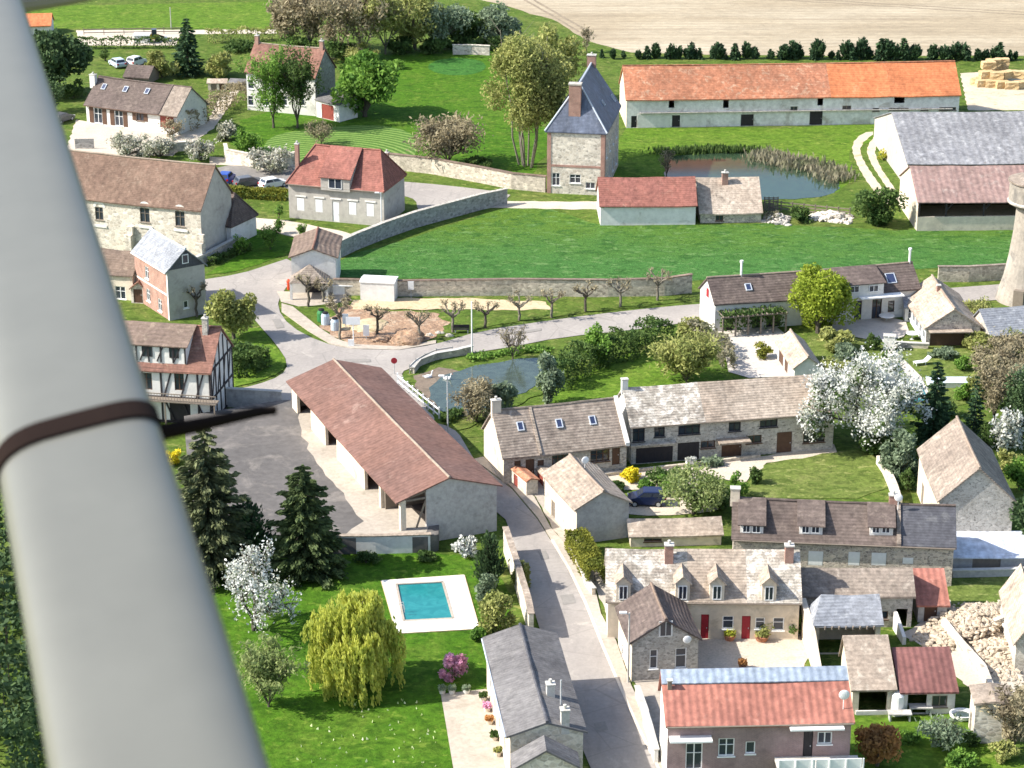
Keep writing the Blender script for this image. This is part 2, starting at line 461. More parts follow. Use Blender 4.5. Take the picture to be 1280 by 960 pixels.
class House:
    def __init__(s, name, label, cat, fr, wall, roof, th=.16, og=.2, hipA=0., hipB=0., segs=None, group=None, skip=(), ridge=None, gmat=None):
        s.__dict__.update(fr)
        s.name = name
        s.th, s.og, s.hipA, s.hipB = th, og, hipA, hipB
        s.rot = math.atan2(s.u.y, s.u.x)
        s.root = tag(empty(name, s.O, s.rot), label, cat, group)
        s.cam = s.loc(Vector((0, 0, CAMH)))
        print("HOUSE %-34s W%.1f D%.1f eave%.1f ridge%.1f rf%.2f" % (name, s.W, s.D, s.ze, s.zr, s.rf))
        s.wallm = wall
        s.holes = {'F': [], 'L': [], 'R': [], 'B': []}
        s.ops = []
        s.skip = skip
        s.gm = gmat
        s.L, s.Wd = (s.W, s.D) if s.ax == 'u' else (s.D, s.W)
        s.slope = (s.zr - s.ze) / max(s.rf * s.Wd, .01)
        s.sB = (s.zr - s.ze) / max((1 - s.rf) * s.Wd, .01) if s.rf < .99 else 0
        if s.ax == 'u': s.x0, s.x1, s.y0, s.y1 = og, s.W - og, s.o, s.D - (s.o if s.rf < .99 else .1)
        else: s.x0, s.x1, s.y0, s.y1 = s.o, s.W - (s.o if s.rf < .99 else .1), og, s.D - og
        s.zt = s.ze + s.o * s.slope - th
        s.ztB = s.zt if s.rf < .99 else s.zr - th - .05
        s.make_roof(roof, segs, ridge)

    def loc(s, P):
        d = P - s.O
        return Vector((d.dot(s.u), d.dot(s.v), P.z))
    def ldir(s, p):
        r = ray(*p); return Vector((r.dot(s.u), r.dot(s.v), r.z))
    def hit(s, p, pt, n):
        d = s.ldir(p); return s.cam + d * ((pt - s.cam).dot(n) / d.dot(n))
    def m(s, a, b, z):
        return Vector((a, b, z)) if s.ax == 'u' else Vector((b, a, z))

    def make_roof(s, roof, segs, ridge):
        L, Wd, rf = s.L, s.Wd, s.rf
        segs = segs or [(1.0, roof)]
        a0 = 0.0
        s.roofs = []
        for k, (f1, mt) in enumerate(segs):
            a1 = L * f1
            bm = bmesh.new()
            hA = s.hipA if k == 0 else 0; hB = s.hipB if k == len(segs) - 1 else 0
            zb = s.ze if rf < .99 else s.zr
            nb = max(1, int((a1 - a0) / 2.5))
            sag = lambda i: (RND.uniform(-.05, .05) - .10 * math.sin(math.pi * i / nb) if 0 < i < nb else 0)
            e0, rg, e1 = [], [], []
            for i in range(nb + 1):
                t_ = i / nb; a = a0 + (a1 - a0) * t_
                ra = a0 + hA + (a1 - hB - a0 - hA) * t_
                e0.append(bm.verts.new(s.m(a, 0, s.ze + sag(i))))
                rg.append(bm.verts.new(s.m(ra, rf * Wd, s.zr + sag(i))))
                if rf < .99: e1.append(bm.verts.new(s.m(a, Wd, zb + sag(i))))
            for i in range(nb):
                bm.faces.new((e0[i], e0[i + 1], rg[i + 1], rg[i]))
                if rf < .99: bm.faces.new((rg[i], rg[i + 1], e1[i + 1], e1[i]))
            if hA and rf < .99: bm.faces.new((e0[0], rg[0], e1[0]))
            if hB and rf < .99: bm.faces.new((e0[-1], e1[-1], rg[-1]))
            s._thick(bm, s.th)
            s.roofs.append(obj("roof", bm, mt, s.root))
            a0 = a1 + .006
        if ridge is not None:
            bm = bmesh.new()
            n = max(2, int(L / 1.2))
            pts = [s.m(s.hipA + (L - s.hipA - s.hipB) * i / n, rf * Wd, s.zr + .02 - .10 * math.sin(math.pi * i / n) + RND.uniform(-.015, .015)) for i in range(n + 1)]
            tube(bm, pts, [.13] * len(pts), 6)
            for (h, ca) in ((s.hipA, 0), (s.hipB, L)):
                if h:
                    for b in (0, Wd):
                        tube(bm, [s.m(ca, b, s.ze + .05), s.m(h if ca == 0 else L - h, rf * Wd, s.zr + .05)], [.11, .11], 6)
            obj("ridge_cap", bm, ridge, s.roofs[0])

    def _thick(s, bm, th):
        bmesh.ops.recalc_face_normals(bm, faces=bm.faces[:])
        if sum(f.normal.z for f in bm.faces) < 0:
            bmesh.ops.reverse_faces(bm, faces=bm.faces[:])
        top = bm.faces[:]
        edges = [e for e in bm.edges if len(e.link_faces) == 1]
        mp = {v: bm.verts.new(v.co - Vector((0, 0, th))) for v in bm.verts[:]}
        for f in top: bm.faces.new([mp[v] for v in reversed(f.verts)])
        for e in edges:
            a, b = e.verts
            bm.faces.new((a, b, mp[b], mp[a]))
        bmesh.ops.recalc_face_normals(bm, faces=bm.faces[:])

    # -- faces
    def fplane(s, f):
        return {'F': (Vector((s.x0, s.y0, 0)), Vector((1, 0, 0)), Vector((0, -1, 0)), s.x1 - s.x0),
                'L': (Vector((s.x0, s.y1, 0)), Vector((0, -1, 0)), Vector((-1, 0, 0)), s.y1 - s.y0),
                'R': (Vector((s.x1, s.y0, 0)), Vector((0, 1, 0)), Vector((1, 0, 0)), s.y1 - s.y0),
                'B': (Vector((s.x1, s.y1, 0)), Vector((-1, 0, 0)), Vector((0, 1, 0)), s.x1 - s.x0)}[f]
    def px2f(s, f, p):
        P, a, n, L = s.fplane(f)
        q = s.hit(p, P, n); return ((q - P).dot(a), q.z)
    def ftop(s, f):
        back = (f == 'B' and s.ax == 'u') or (f == 'R' and s.ax == 'v')
        return s.ztB if back else s.zt

    def op(s, f, bb, kind='w', mat='whitep', w=None, h=None, z=None, label=None):
        """opening on face f from pixel box bb (x0,y0,x1,y1); metres w, h, z override"""
        xc, yc = (bb[0] + bb[2]) / 2, (bb[1] + bb[3]) / 2
        ac, zc = s.px2f(f, (xc, yc))
        aL, aR = s.px2f(f, (bb[0], yc))[0], s.px2f(f, (bb[2], yc))[0]
        zT, zB = s.px2f(f, (xc, bb[1]))[1], s.px2f(f, (xc, bb[3]))[1]
        ww = w or abs(aR - aL); hh = h or abs(zT - zB)
        zb = (zc - hh / 2) if z is None else z
        s.opm(f, ac - ww / 2, ac + ww / 2, zb, zb + hh, kind, mat, label)

    def opm(s, f, a0, a1, z0, z1, kind='w', mat='whitep', label=None):
        L = s.fplane(f)[3]; H = s.ftop(f) - .03
        a0, a1 = max(a0, .08), min(a1, L - .08)
        z0 = max(z0, .03)
        if kind in ('d', 'g', 'fw', 'open') and z0 < .6: z0 = .03
        if z1 > H:
            if z0 > H - .5: z0 = max(.03, H - (z1 - z0))
            z1 = H
        if a1 - a0 < .15 or z1 - z0 < .15: return
        for h in s.holes[f]:
            if a0 < h[1] + .06 and a1 > h[0] - .06 and z0 < h[3] + .06 and z1 > h[2] - .06: 
                print("  overlap", s.name, f, [round(v, 1) for v in (a0, a1, z0, z1)]); return
        s.holes[f].append((a0, a1, z0, z1)); s.ops.append((f, a0, a1, z0, z1, kind, mat, label))

    def face_pt(s, f, a, z, dn=0.0):
        P, ax, n, L = s.fplane(f)
        return P + ax * a + n * dn + Vector((0, 0, z))

    def slab(s, bm, f, a0, a1, z0, z1, d0, d1):
        """box on face f spanning a, z and outward depth d0..d1"""
        vs = [bm.verts.new(s.face_pt(f, a, z, d)) for d in (d0, d1) for a, z in ((a0, z0), (a1, z0), (a1, z1), (a0, z1))]
        for q in ((3, 2, 1, 0), (4, 5, 6, 7), (0, 1, 5, 4), (1, 2, 6, 5), (2, 3, 7, 6), (3, 0, 4, 7)):
            bm.faces.new([vs[i] for i in q])

    def finish(s, walls=None):
        """build the walls round their openings, then frames, panes, doors"""
        bm = bmesh.new()
        walls = walls or {}
        bms = {}
        for f in 'FLRB':
            if f in s.skip: continue
            mt = walls.get(f, s.wallm)
            bm = bms.setdefault(mt, bmesh.new())
            P, ax, n, L = s.fplane(f)
            H = s.ftop(f)
            xs = sorted({0, L} | {h[0] for h in s.holes[f]} | {h[1] for h in s.holes[f]})
            zs = sorted({0, H} | {h[2] for h in s.holes[f]} | {h[3] for h in s.holes[f]})
            vd = {}
            def V(a, z):
                k = (round(a, 4), round(z, 4))
                if k not in vd: vd[k] = bm.verts.new(s.face_pt(f, a, z))
                return vd[k]
            for a0, a1 in zip(xs, xs[1:]):
                for z0, z1 in zip(zs, zs[1:]):
                    ca, cz = (a0 + a1) / 2, (z0 + z1) / 2
                    if any(h[0] < ca < h[1] and h[2] < cz < h[3] for h in s.holes[f]): continue
                    bm.faces.new((V(a0, z0), V(a1, z0), V(a1, z1), V(a0, z1)))
            for (a0, a1, z0, z1) in s.holes[f]:
                d = -.22
                for (p, q) in (((a0, z0), (a1, z0)), ((a1, z0), (a1, z1)), ((a1, z1), (a0, z1)), ((a0, z1), (a0, z0))):
                    bm.faces.new([bm.verts.new(s.face_pt(f, *p)), bm.verts.new(s.face_pt(f, *q)), bm.verts.new(s.face_pt(f, *q, d)), bm.verts.new(s.face_pt(f, *p, d))])
            # gable triangle / side of a lean-to
            gab = (s.ax == 'u' and f in 'LR') or (s.ax == 'v' and f in 'FB')
            hip = (f in ('L', 'F') and s.hipA) or (f in ('R', 'B') and s.hipB)
            if gab and not hip:
                apex_b = s.rf * s.Wd
                lo = s.y0 if s.ax == 'u' else s.x0
                ap = apex_b - lo
                if f in ('L', 'B'): ap = L - ap
                ap = min(max(ap, .02), L - .02)
                zl, zr_ = (s.zt, s.ztB) if f in ('F', 'R') else (s.ztB, s.zt)
                gm = (s.gm or {}).get(f)
                tb = bms.setdefault(gm, bmesh.new()) if gm else bm
                zmin = H
                pts = [(0, zmin), (L, zmin)]
                if zr_ > zmin + .02: pts.append((L, zr_))
                if .05 < ap < L - .05: pts.append((ap, s.zr - s.th - .02))
                if zl > zmin + .02: pts.append((0, zl))
                if len(pts) > 2:
                    tb.faces.new([tb.verts.new(s.face_pt(f, a, z, .0)) for a, z in pts])
        for mt, b in bms.items():
            obj("wall", b, mt, s.root)
        for (f, a0, a1, z0, z1, kind, mat, label) in s.ops:
            m = M[mat] if isinstance(mat, str) else mat
            w, h = a1 - a0, z1 - z0
            if kind == 'open': 
                continue
            b = bmesh.new()
            if kind in ('w', 'fw', 'ws'):
                t = .075; d0, d1 = -.16, -.05
                s.slab(b, f, a0, a0 + t, z0, z1, d0, d1); s.slab(b, f, a1 - t, a1, z0, z1, d0, d1)
                s.slab(b, f, a0 + t, a1 - t, z0, z0 + t, d0, d1); s.slab(b, f, a0 + t, a1 - t, z1 - t, z1, d0, d1)
                nm = max(1, int(round(w / .65)))
                for k in range(1, nm):
                    c = a0 + w * k / nm
                    s.slab(b, f, c - .04, c + .04, z0 + t, z1 - t, d0 + .01, d1 - .01)
                if h > 1.0: s.slab(b, f, a0 + t, a1 - t, z0 + h * .62 - .02, z0 + h * .62 + .02, d0 + .02, d1 - .02)
                if kind != 'fw': s.slab(b, f, a0 - .08, a1 + .08, z0 - .09, z0 - .005, .003, .10)
                wo = obj("window", b, m, s.root)
                if label: wo["label"] = label
                b = bmesh.new()
                b.faces.new([b.verts.new(s.face_pt(f, a, z, -.13)) for a, z in ((a0 + .01, z0 + .01), (a1 - .01, z0 + .01), (a1 - .01, z1 - .01), (a0 + .01, z1 - .01))])
                obj("pane", b, M['glass'], wo)
                if kind == 'ws':
                    for q0, q1 in ((a0 - w * .5 - .06, a0 - .03), (a1 + .03, a1 + w * .5 + .06)):
                        b = bmesh.new(); s.slab(b, f, q0, q1, z0, z1, .004, .055)
                        obj("shutter", b, M['wood'], s.root)
            else:
                nm = {'d': 'door', 'g': 'garage_door', 'sh': 'shutter'}[kind]
                d1 = -.08 if kind != 'sh' else -.02
                s.slab(b, f, a0 + .02, a1 - .02, z0 + .01, z1 - .02, d1 - .06, d1)
                n = max(2, int(w / .3))
                for k in range(n):
                    c0 = a0 + .05 + (w - .1) * k / n
                    s.slab(b, f, c0 + .01, c0 + (w - .1) / n - .01, z0 + .08, z1 - .08, d1 + .002, d1 + .018)
                do = obj(nm, b, m, s.root)
                if label: do["label"] = label
                if kind == 'd':
                    b = bmesh.new(); s.slab(b, f, a1 - .2, a1 - .14, z0 + .95, z0 + 1.06, d1 + .02, d1 + .07)
                    obj("handle", b, M['steel'], do)
        return s

    # -- roof furniture
    def rslope(s, side='N'):
        """plane of a roof slope: N = near/left slope, X = far/right slope; returns point, normal"""
        if side == 'N':
            p = s.m(0, 0, s.ze); n = s.m(0, -s.slope, 1)
        else:
            p = s.m(0, s.Wd, s.ze); n = s.m(0, s.sB, 1)
        return p, n.normalized()
    def ron(s, p, side='N'):
        return s.hit(p, *s.rslope(side))
    def rz(s, x, y):
        b = y if s.ax == 'u' else x
        return min(s.ze + b * s.slope, s.ze + (s.Wd - b) * s.sB if s.rf < .99 else 1e9)

    def chimney(s, p, h=1.2, w=.6, d=.6, mat='brick', side='N', top=None, onridge=None, pots=1):
        """p = pixel where the stack leaves the roof (or onridge = fraction along the ridge)"""
        if onridge is not None: q = s.m(s.L * onridge, s.rf * s.Wd, s.zr)
        else: q = s.ron(p, side)
        zt = q.z + h
        if top is not None:
            W = s.O + s.u * q.x + s.v * q.y
            zt = bisect(lambda z: -proj((W.x, W.y, z))[1], -top, q.z, q.z + 8)
        b = bmesh.new()
        box(b, q.x - w / 2, q.y - d / 2, q.z - .7, q.x + w / 2, q.y + d / 2, zt)
        c = obj("chimney", b, M[mat], s.roofs[0])
        b = bmesh.new()
        box(b, q.x - w / 2 - .06, q.y - d / 2 - .06, zt + .003, q.x + w / 2 + .06, q.y + d / 2 + .06, zt + .1)
        for k in range(pots):
            cx = q.x + (k - (pots - 1) / 2) * .4
            lathe(b, [(.12, 0), (.14, .3), (.11, .32)], 8, (cx, q.y, zt + .103))
        c2 = obj("chimney_top", b, M['concrete'], s.root)
        return c

    def skylight(s, bb, side='N', w=None, h=None):
        q = s.ron(((bb[0] + bb[2]) / 2, (bb[1] + bb[3]) / 2), side)
        qa, qb = s.ron((bb[0], (bb[1] + bb[3]) / 2), side), s.ron((bb[2], (bb[1] + bb[3]) / 2), side)
        ax = s.m(1, 0, 0); n = s.rslope(side)[1]
        dn = n.cross(ax).normalized()
        w = (w or abs((qb - qa).dot(ax))) * .8
        h = h * .8 if h else (s.ron(((bb[0] + bb[2]) / 2, bb[1]), side) - s.ron(((bb[0] + bb[2]) / 2, bb[3]), side)).length
        Mx = Matrix((( *ax, 0), (*dn, 0), (*n, 0), (0, 0, 0, 1))).transposed(); Mx.translation = q
        b = bmesh.new()
        for (x0, y0, x1, y1) in ((-w/2, -h/2, -w/2+.09, h/2), (w/2-.09, -h/2, w/2, h/2), (-w/2+.09, -h/2, w/2-.09, -h/2+.09), (-w/2+.09, h/2-.09, w/2-.09, h/2)):
            box(b, x0, y0, -.05, x1, y1, .10, Mx)
        k = obj("skylight", b, M['zinc'], s.root)
        b = bmesh.new(); box(b, -w/2+.08, -h/2+.08, -.03, w/2-.08, h/2-.08, .06, Mx)
        obj("pane", b, M['glassblue'], k)

    def dish(s, p, side=None, r=.4, face=None, z=None, mast=.6):
        """satellite dish standing on roof point p"""
        q = s.ron(p, side or 'N') if face is None else None
        if face:
            a, zz = s.px2f(face, p); q = s.face_pt(face, a, zz, .25)
        b = bmesh.new()
        tube(b, [q - Vector((0, 0, .3 if not face else 0)), q + Vector((0, 0, mast))], [.03, .03], 6)
        bmesh.ops.create_uvsphere(b, u_segments=16, v_segments=8, radius=r, matrix=Matrix.Translation(q + Vector((0, -.1, mast))) @ Matrix.Diagonal((1, .25, 1, 1)))
        obj("satellite_dish", b, M['dish'], s.root)

    def gdormer(s, bb, wallm, roofm, eh=.0, winm='whitep', side='N', dw=None, top=None, fill='w'):
        """small gabled dormer; bb is the pixel box of its front wall"""
        xc = (bb[0] + bb[2]) / 2
        bl = s.ron((xc, bb[3]), side)                     # foot of the dormer front on the slope
        P, n = bl.copy(), s.m(0, -1, 0)
        L_, R_ = s.hit((bb[0], bb[3]), P, n), s.hit((bb[2], bb[3]), P, n)
        T_ = s.hit((xc, bb[1]), P, n)
        ac = bl.x if s.ax == 'u' else bl.y
        w = (R_ - L_).length if s.ax == 'u' else abs(R_.y - L_.y)
        h = max(T_.z - bl.z, .5)
        b0 = bl.y if s.ax == 'u' else bl.x
        run = lambda z: min((z - s.ze) / s.slope, s.rf * s.Wd)
        d = bmesh.new()
        z1 = bl.z + h; za = z1 + w * .5 * .95
        f = [s.m(ac - w/2, b0, bl.z - .3), s.m(ac + w/2, b0, bl.z - .3), s.m(ac + w/2, b0, z1), s.m(ac, b0, za), s.m(ac - w/2, b0, z1)]
        k = [s.m(ac - w/2, run(bl.z), bl.z - .3), s.m(ac + w/2, run(bl.z), bl.z - .3), s.m(ac + w/2, run(z1), z1), s.m(ac, run(za), za), s.m(ac - w/2, run(z1), z1)]
        fv = [d.verts.new(p) for p in f]; kv = [d.verts.new(p) for p in k]
        d.faces.new(fv)
        for i, j in ((1, 2), (4, 0)): d.faces.new((fv[i], fv[j], kv[j], kv[i]))
        do = obj("dormer", d, wallm, s.root)
        d = bmesh.new(); o = .16; t = .08
        zo = z1 - o * .95
        for sg in (-1, 1):
            a = [s.m(ac + sg * (w/2 + o), b0 - .2, zo + .03), s.m(ac, b0 - .2, za + .05), s.m(ac, run(za) + .1, za + .05), s.m(ac + sg * (w/2 + o), run(zo) + .1, zo + .03)]
            up = [d.verts.new(p + Vector((0, 0, t))) for p in a]; dn = [d.verts.new(p) for p in a]
            d.faces.new(up); d.faces.new(dn[::-1])
            for i in range(4): d.faces.new((up[i], up[(i + 1) % 4], dn[(i + 1) % 4], dn[i]))
        bmesh.ops.recalc_face_normals(d, faces=d.faces[:])
        obj("dormer_roof", d, roofm, do)
        d = bmesh.new(); fw = w * .62; fh = h * .86
        for (x0, x1, q0, q1) in ((-fw/2, -fw/2+.07, .05, fh), (fw/2-.07, fw/2, .05, fh), (-fw/2+.07, fw/2-.07, .05, .12), (-fw/2+.07, fw/2-.07, fh-.07, fh), (-.035, .035, .12, fh-.07)):
            p, q = s.m(ac + x0, b0 - .07, bl.z + q0), s.m(ac + x1, b0 - .004, bl.z + q1)
            box(d, min(p.x, q.x), min(p.y, q.y), p.z, max(p.x, q.x), max(p.y, q.y), q.z)
        obj("dormer_window", d, M[winm], do)
        d = bmesh.new()
        d.faces.new([d.verts.new(s.m(ac + x, b0 - .02, bl.z + z)) for x, z in ((-fw/2+.02, .07), (fw/2-.02, .07), (fw/2-.02, fh-.03), (-fw/2+.02, fh-.03))])
        obj("pane", d, M['glass'], do)

    def sdormer(s, bb, roofm, wallm, wins=(), fromridge=True, winm='whitep', beams=None, cheek=None):
        """shed dormer; bb pixel box of its front wall (x0,ytop,x1,yfoot); roof runs up to the ridge; wins = pixel boxes"""
        xc = (bb[0] + bb[2]) / 2
        bl = s.ron((xc, bb[3]))
        P, n = bl.copy(), Vector((0, -1, 0))
        L_, R_, T_ = s.hit((bb[0], bb[3]), P, n), s.hit((bb[2], bb[3]), P, n), s.hit((xc, bb[1]), P, n)
        x0, x1, z0, z1, y = L_.x, R_.x, bl.z, T_.z, bl.y
        yr, zr = s.rf * s.D - .05, s.zr + .02
        d = bmesh.new()
        A = [(x0, y, z0 - .3), (x1, y, z0 - .3), (x1, y, z1), (x0, y, z1)]
        d.faces.new([d.verts.new(p) for p in A])
        yk = min((z1 - s.ze) / s.slope, yr)
        for x in (x0, x1):
            d.faces.new([d.verts.new(p) for p in ((x, y, z0 - .3), (x, y, z1), (x, yr, zr - .05), (x, y + .2, z0 - .3))])
        do = obj("dormer", d, wallm, s.root)
        d = bmesh.new(); o = .22; t = .1
        sl = (zr - z1) / (yr - y)
        a = [Vector((x0 - o, y - o, z1 - o * sl)), Vector((x1 + o, y - o, z1 - o * sl)), Vector((x1 + o, yr, zr)), Vector((x0 - o, yr, zr))]
        up = [d.verts.new(p + Vector((0, 0, t))) for p in a]; dn = [d.verts.new(p + Vector((0, 0, .005))) for p in a]
        d.faces.new(up); d.faces.new(dn[::-1])
        for i in range(4): d.faces.new((up[i], up[(i + 1) % 4], dn[(i + 1) % 4], dn[i]))
        bmesh.ops.recalc_face_normals(d, faces=d.faces[:])
        obj("dormer_roof", d, roofm, do)
        for w in wins:
            q0, q1 = s.hit((w[0], w[3]), P, n), s.hit((w[2], w[1]), P, n)
            d = bmesh.new(); t = .06
            wx0, wx1, wz0, wz1 = q0.x, q1.x, max(q0.z, z0 + .02), min(q1.z, z1 - .05)
            for (a0, a1, b0, b1) in ((wx0, wx0+t, wz0, wz1), (wx1-t, wx1, wz0, wz1), (wx0+t, wx1-t, wz0, wz0+t), (wx0+t, wx1-t, wz1-t, wz1), ((wx0+wx1)/2-.03, (wx0+wx1)/2+.03, wz0+t, wz1-t)):
                box(d, a0, y - .08, b0, a1, y - .003, b1)
            obj("dormer_window", d, M[winm], do)
            d = bmesh.new(); d.faces.new([d.verts.new(p) for p in ((wx0+.02, y-.03, wz0+.02), (wx1-.02, y-.03, wz0+.02), (wx1-.02, y-.03, wz1-.02), (wx0+.02, y-.03, wz1-.02))])
            obj("pane", d, M['glass'], do)
        return do, (x0, x1, z0, z1, y)

    def part(s, name, b, mat, parent=None):
        if name in ('post', 'porch_post', 'side_wall', 'inner_wall', 'render_patch', 'buttress', 'rafter_end', 'quoin', 'string_course'):
            return obj_split(name, b, M[mat] if isinstance(mat, str) else mat, parent or s.root)
        return obj(name, b, M[mat] if isinstance(mat, str) else mat, parent or s.root)

    def gutter(s, mat='oldwood'):
        b = bmesh.new()
        tube(b, [s.m(0.1, -.06, s.ze - .1), s.m(s.L - .1, -.06, s.ze - .1)], [.07, .07], 6)
        s.part("gutter", b, mat)

    def upstand(s, fa, mat, w=.35, h=.3):
        """raised band of masonry running down the near slope at fraction fa of the ridge"""
        b = bmesh.new(); a = s.L * fa
        p = [s.m(a - w/2, -.02, s.ze - .1), s.m(a + w/2, -.02, s.ze - .1), s.m(a + w/2, s.rf * s.Wd, s.zr - .1), s.m(a - w/2, s.rf * s.Wd, s.zr - .1)]
        dn = [b.verts.new(q) for q in p]; up = [b.verts.new(q + Vector((0, 0, .1 + h))) for q in p]
        b.faces.new(up); b.faces.new(dn[::-1])
        for i in range(4): b.faces.new((dn[i], dn[(i + 1) % 4], up[(i + 1) % 4], up[i]))
        bmesh.ops.recalc_face_normals(b, faces=b.faces[:])
        s.part("parapet", b, mat)

    def face_beams(s, f, segs, mat='timber', w=.16):
        b = bmesh.new()
        for (p, q) in segs:
            a, c = s.px2f(f, p), s.px2f(f, q)
            beam(b, s.face_pt(f, *a, .02), s.face_pt(f, *c, .02), .15, w)
        s.part("timber_frame", b, mat)
from mathutils.geometry import delaunay_2d_cdt

# ---------------------------------------------------------------- foliage
M['bark'] = surf("bark", (.10, .085, .065), (.07, .06, .048), s2=5)
M['barkpale'] = surf("pale_bark", (.20, .18, .14), (.13, .115, .09), s2=5)
M['l_green'] = leaf("leaf_fresh_green", (.09, .17, .025), (.14, .23, .045), (.05, .11, .02))
M['l_lime'] = leaf("leaf_lime", (.165, .21, .022), (.22, .26, .036), (.105, .145, .014))
M['l_mid'] = leaf("leaf_mid_green", (.05, .085, .022), (.085, .125, .035), (.03, .06, .016))
M['l_dark'] = leaf("leaf_dark_green", (.022, .042, .016), (.045, .07, .026), (.03, .05, .022), tr=.2, k=1.9)
M['l_conif'] = leaf("needle_dark", (.020, .042, .020), (.042, .072, .030), (.012, .027, .014), tr=.2, k=1.9)
M['l_spruce'] = leaf("needle_green", (.046, .066, .024), (.08, .105, .040), (.022, .036, .014), tr=.2, k=1.6)
M['l_cypress'] = leaf("needle_olive", (.062, .075, .034), (.12, .13, .062), (.03, .038, .018), tr=.15)
M['l_olive'] = leaf("leaf_olive_bud", (.19, .205, .062), (.26, .26, .095), (.13, .15, .042))
M['l_bud'] = leaf("twig_bud_brown", (.20, .175, .11), (.28, .24, .15), (.12, .10, .065))
M['l_yellow'] = leaf("leaf_yellow_green", (.34, .30, .03), (.27, .27, .035), (.22, .24, .03))
M['l_willow'] = leaf("willow_gold", (.33, .335, .065), (.29, .31, .07), (.22, .255, .05), tr=.5, k=1.7)
M['l_silver'] = leaf("leaf_grey_green", (.13, .17, .105), (.19, .23, .15), (.08, .11, .065))
M['l_blossom'] = leaf("blossom_white", (.62, .63, .58), (.76, .76, .73), (.42, .44, .36), tr=.25, k=1.0)
M['l_cream'] = leaf("blossom_cream", (.48, .46, .38), (.62, .60, .52), (.30, .31, .20), tr=.25, k=1.0)
M['l_pink'] = leaf("blossom_pink", (.42, .20, .30), (.50, .28, .38), (.28, .13, .18))
M['l_flowers'] = leaf("flower_yellow", (.75, .62, .03), (.62, .55, .04), k=1.0)
M['l_brown'] = leaf("leaf_copper", (.36, .185, .065), (.28, .135, .05), (.20, .105, .04))
M['l_pale'] = leaf("leaf_pale_green", (.17, .21, .075), (.23, .26, .11), (.12, .16, .05), tr=.45)
M['l_reed'] = leaf("reed_straw", (.21, .19, .13), (.16, .15, .10), (.10, .11, .06))
M['l_hedge'] = leaf("hedge_olive", (.13, .135, .022), (.18, .18, .03), (.07, .085, .015))

def runit(n):
    v = NPR.normal(size=(n, 3)); return v / np.linalg.norm(v, axis=1, keepdims=True)

def leafmesh(C, size, asp=1.7, D=None, var=.35):
    """diamond leaves at points C; D = preferred long direction"""
    n = len(C)
    a = runit(n) if D is None else D + .35 * runit(n)
    a /= np.linalg.norm(a, axis=1, keepdims=True)
    r = runit(n)
    b = np.cross(a, r); b /= np.linalg.norm(b, axis=1, keepdims=True) + 1e-9
    sz = (size * (1 + var * NPR.uniform(-1, 1, n)))[:, None] * .5
    V = np.stack([C - a * sz * asp, C - b * sz, C + a * sz * asp, C + b * sz], 1).reshape(-1, 3)
    me = bpy.data.meshes.new("leaves")
    me.vertices.add(4 * n); me.vertices.foreach_set("co", V.astype(np.float32).ravel())
    me.loops.add(4 * n); me.loops.foreach_set("vertex_index", np.arange(4 * n, dtype=np.int32))
    me.polygons.add(n); me.polygons.foreach_set("loop_start", np.arange(0, 4 * n, 4, dtype=np.int32))
    me.update(calc_edges=True)
    return me

def blobs(c, r, k, n, thick=.45, seed=0, flat=1.0):
    """points on k lumps spread through an ellipsoid of centre c and radii r"""
    rg = np.random.default_rng(seed)
    P = []; cs = []
    for i in range(k):
        d = rg.normal(size=3); d /= np.linalg.norm(d)
        q = d * rg.uniform(.35, .80) 
        br = rg.uniform(.22, .42) * (1.15 - .35 * abs(q[2]))
        cs.append(q)
        m = max(8, int(n / k * rg.uniform(.7, 1.3)))
        e = rg.normal(size=(m, 3)); e /= np.linalg.norm(e, axis=1, keepdims=True)
        rad = br * (1 - thick * rg.random((m, 1)) ** 2) * rg.uniform(.85, 1.15, (m, 1))
        P.append(q + e * rad)
    P = np.concatenate(P) * np.array(r) + np.array(c)
    return P, [np.array(q) * np.array(r) + np.array(c) for q in cs]

def limb(bm, a, b, r0, r1, rg, bend=.12, n=4, sides=5):
    a, b = Vector(a), Vector(b); L = (b - a).length
    pts = []; 
    for i in range(n + 1):
        t = i / n; p = a.lerp(b, t)
        if 0 < i < n: p += Vector((rg.uniform(-1, 1), rg.uniform(-1, 1), rg.uniform(-.4, .8))) * L * bend * math.sin(math.pi * t)
        pts.append(p)
    tube(bm, pts, [r0 + (r1 - r0) * i / n for i in range(n + 1)], sides, cap=False)
    return pts

def twigs(bm, p, d, L, r, depth, rg, spread=.6, kids=3, tips=None, up=.15):
    q = p + d * L
    mid = p.lerp(q, .5) + Vector((rg.uniform(-1, 1), rg.uniform(-1, 1), rg.uniform(-.5, .5))) * L * .08
    tube(bm, [p, mid, q], [r, r * .8, r * .62], 4 if depth > 1 else 3, cap=False)
    if tips is not None and depth <= 2: tips += [tuple(mid), tuple(q)]
    if depth == 0: return
    for i in range(kids):
        nd = (d + Vector((rg.gauss(0, 1), rg.gauss(0, 1), rg.gauss(0, .8))) * spread + Vector((0, 0, up))).normalized()
        st = p.lerp(q, rg.uniform(.55, 1.0))
        twigs(bm, st, nd, L * rg.uniform(.6, .85), r * .6, depth - 1, rg, spread, kids, tips, up)

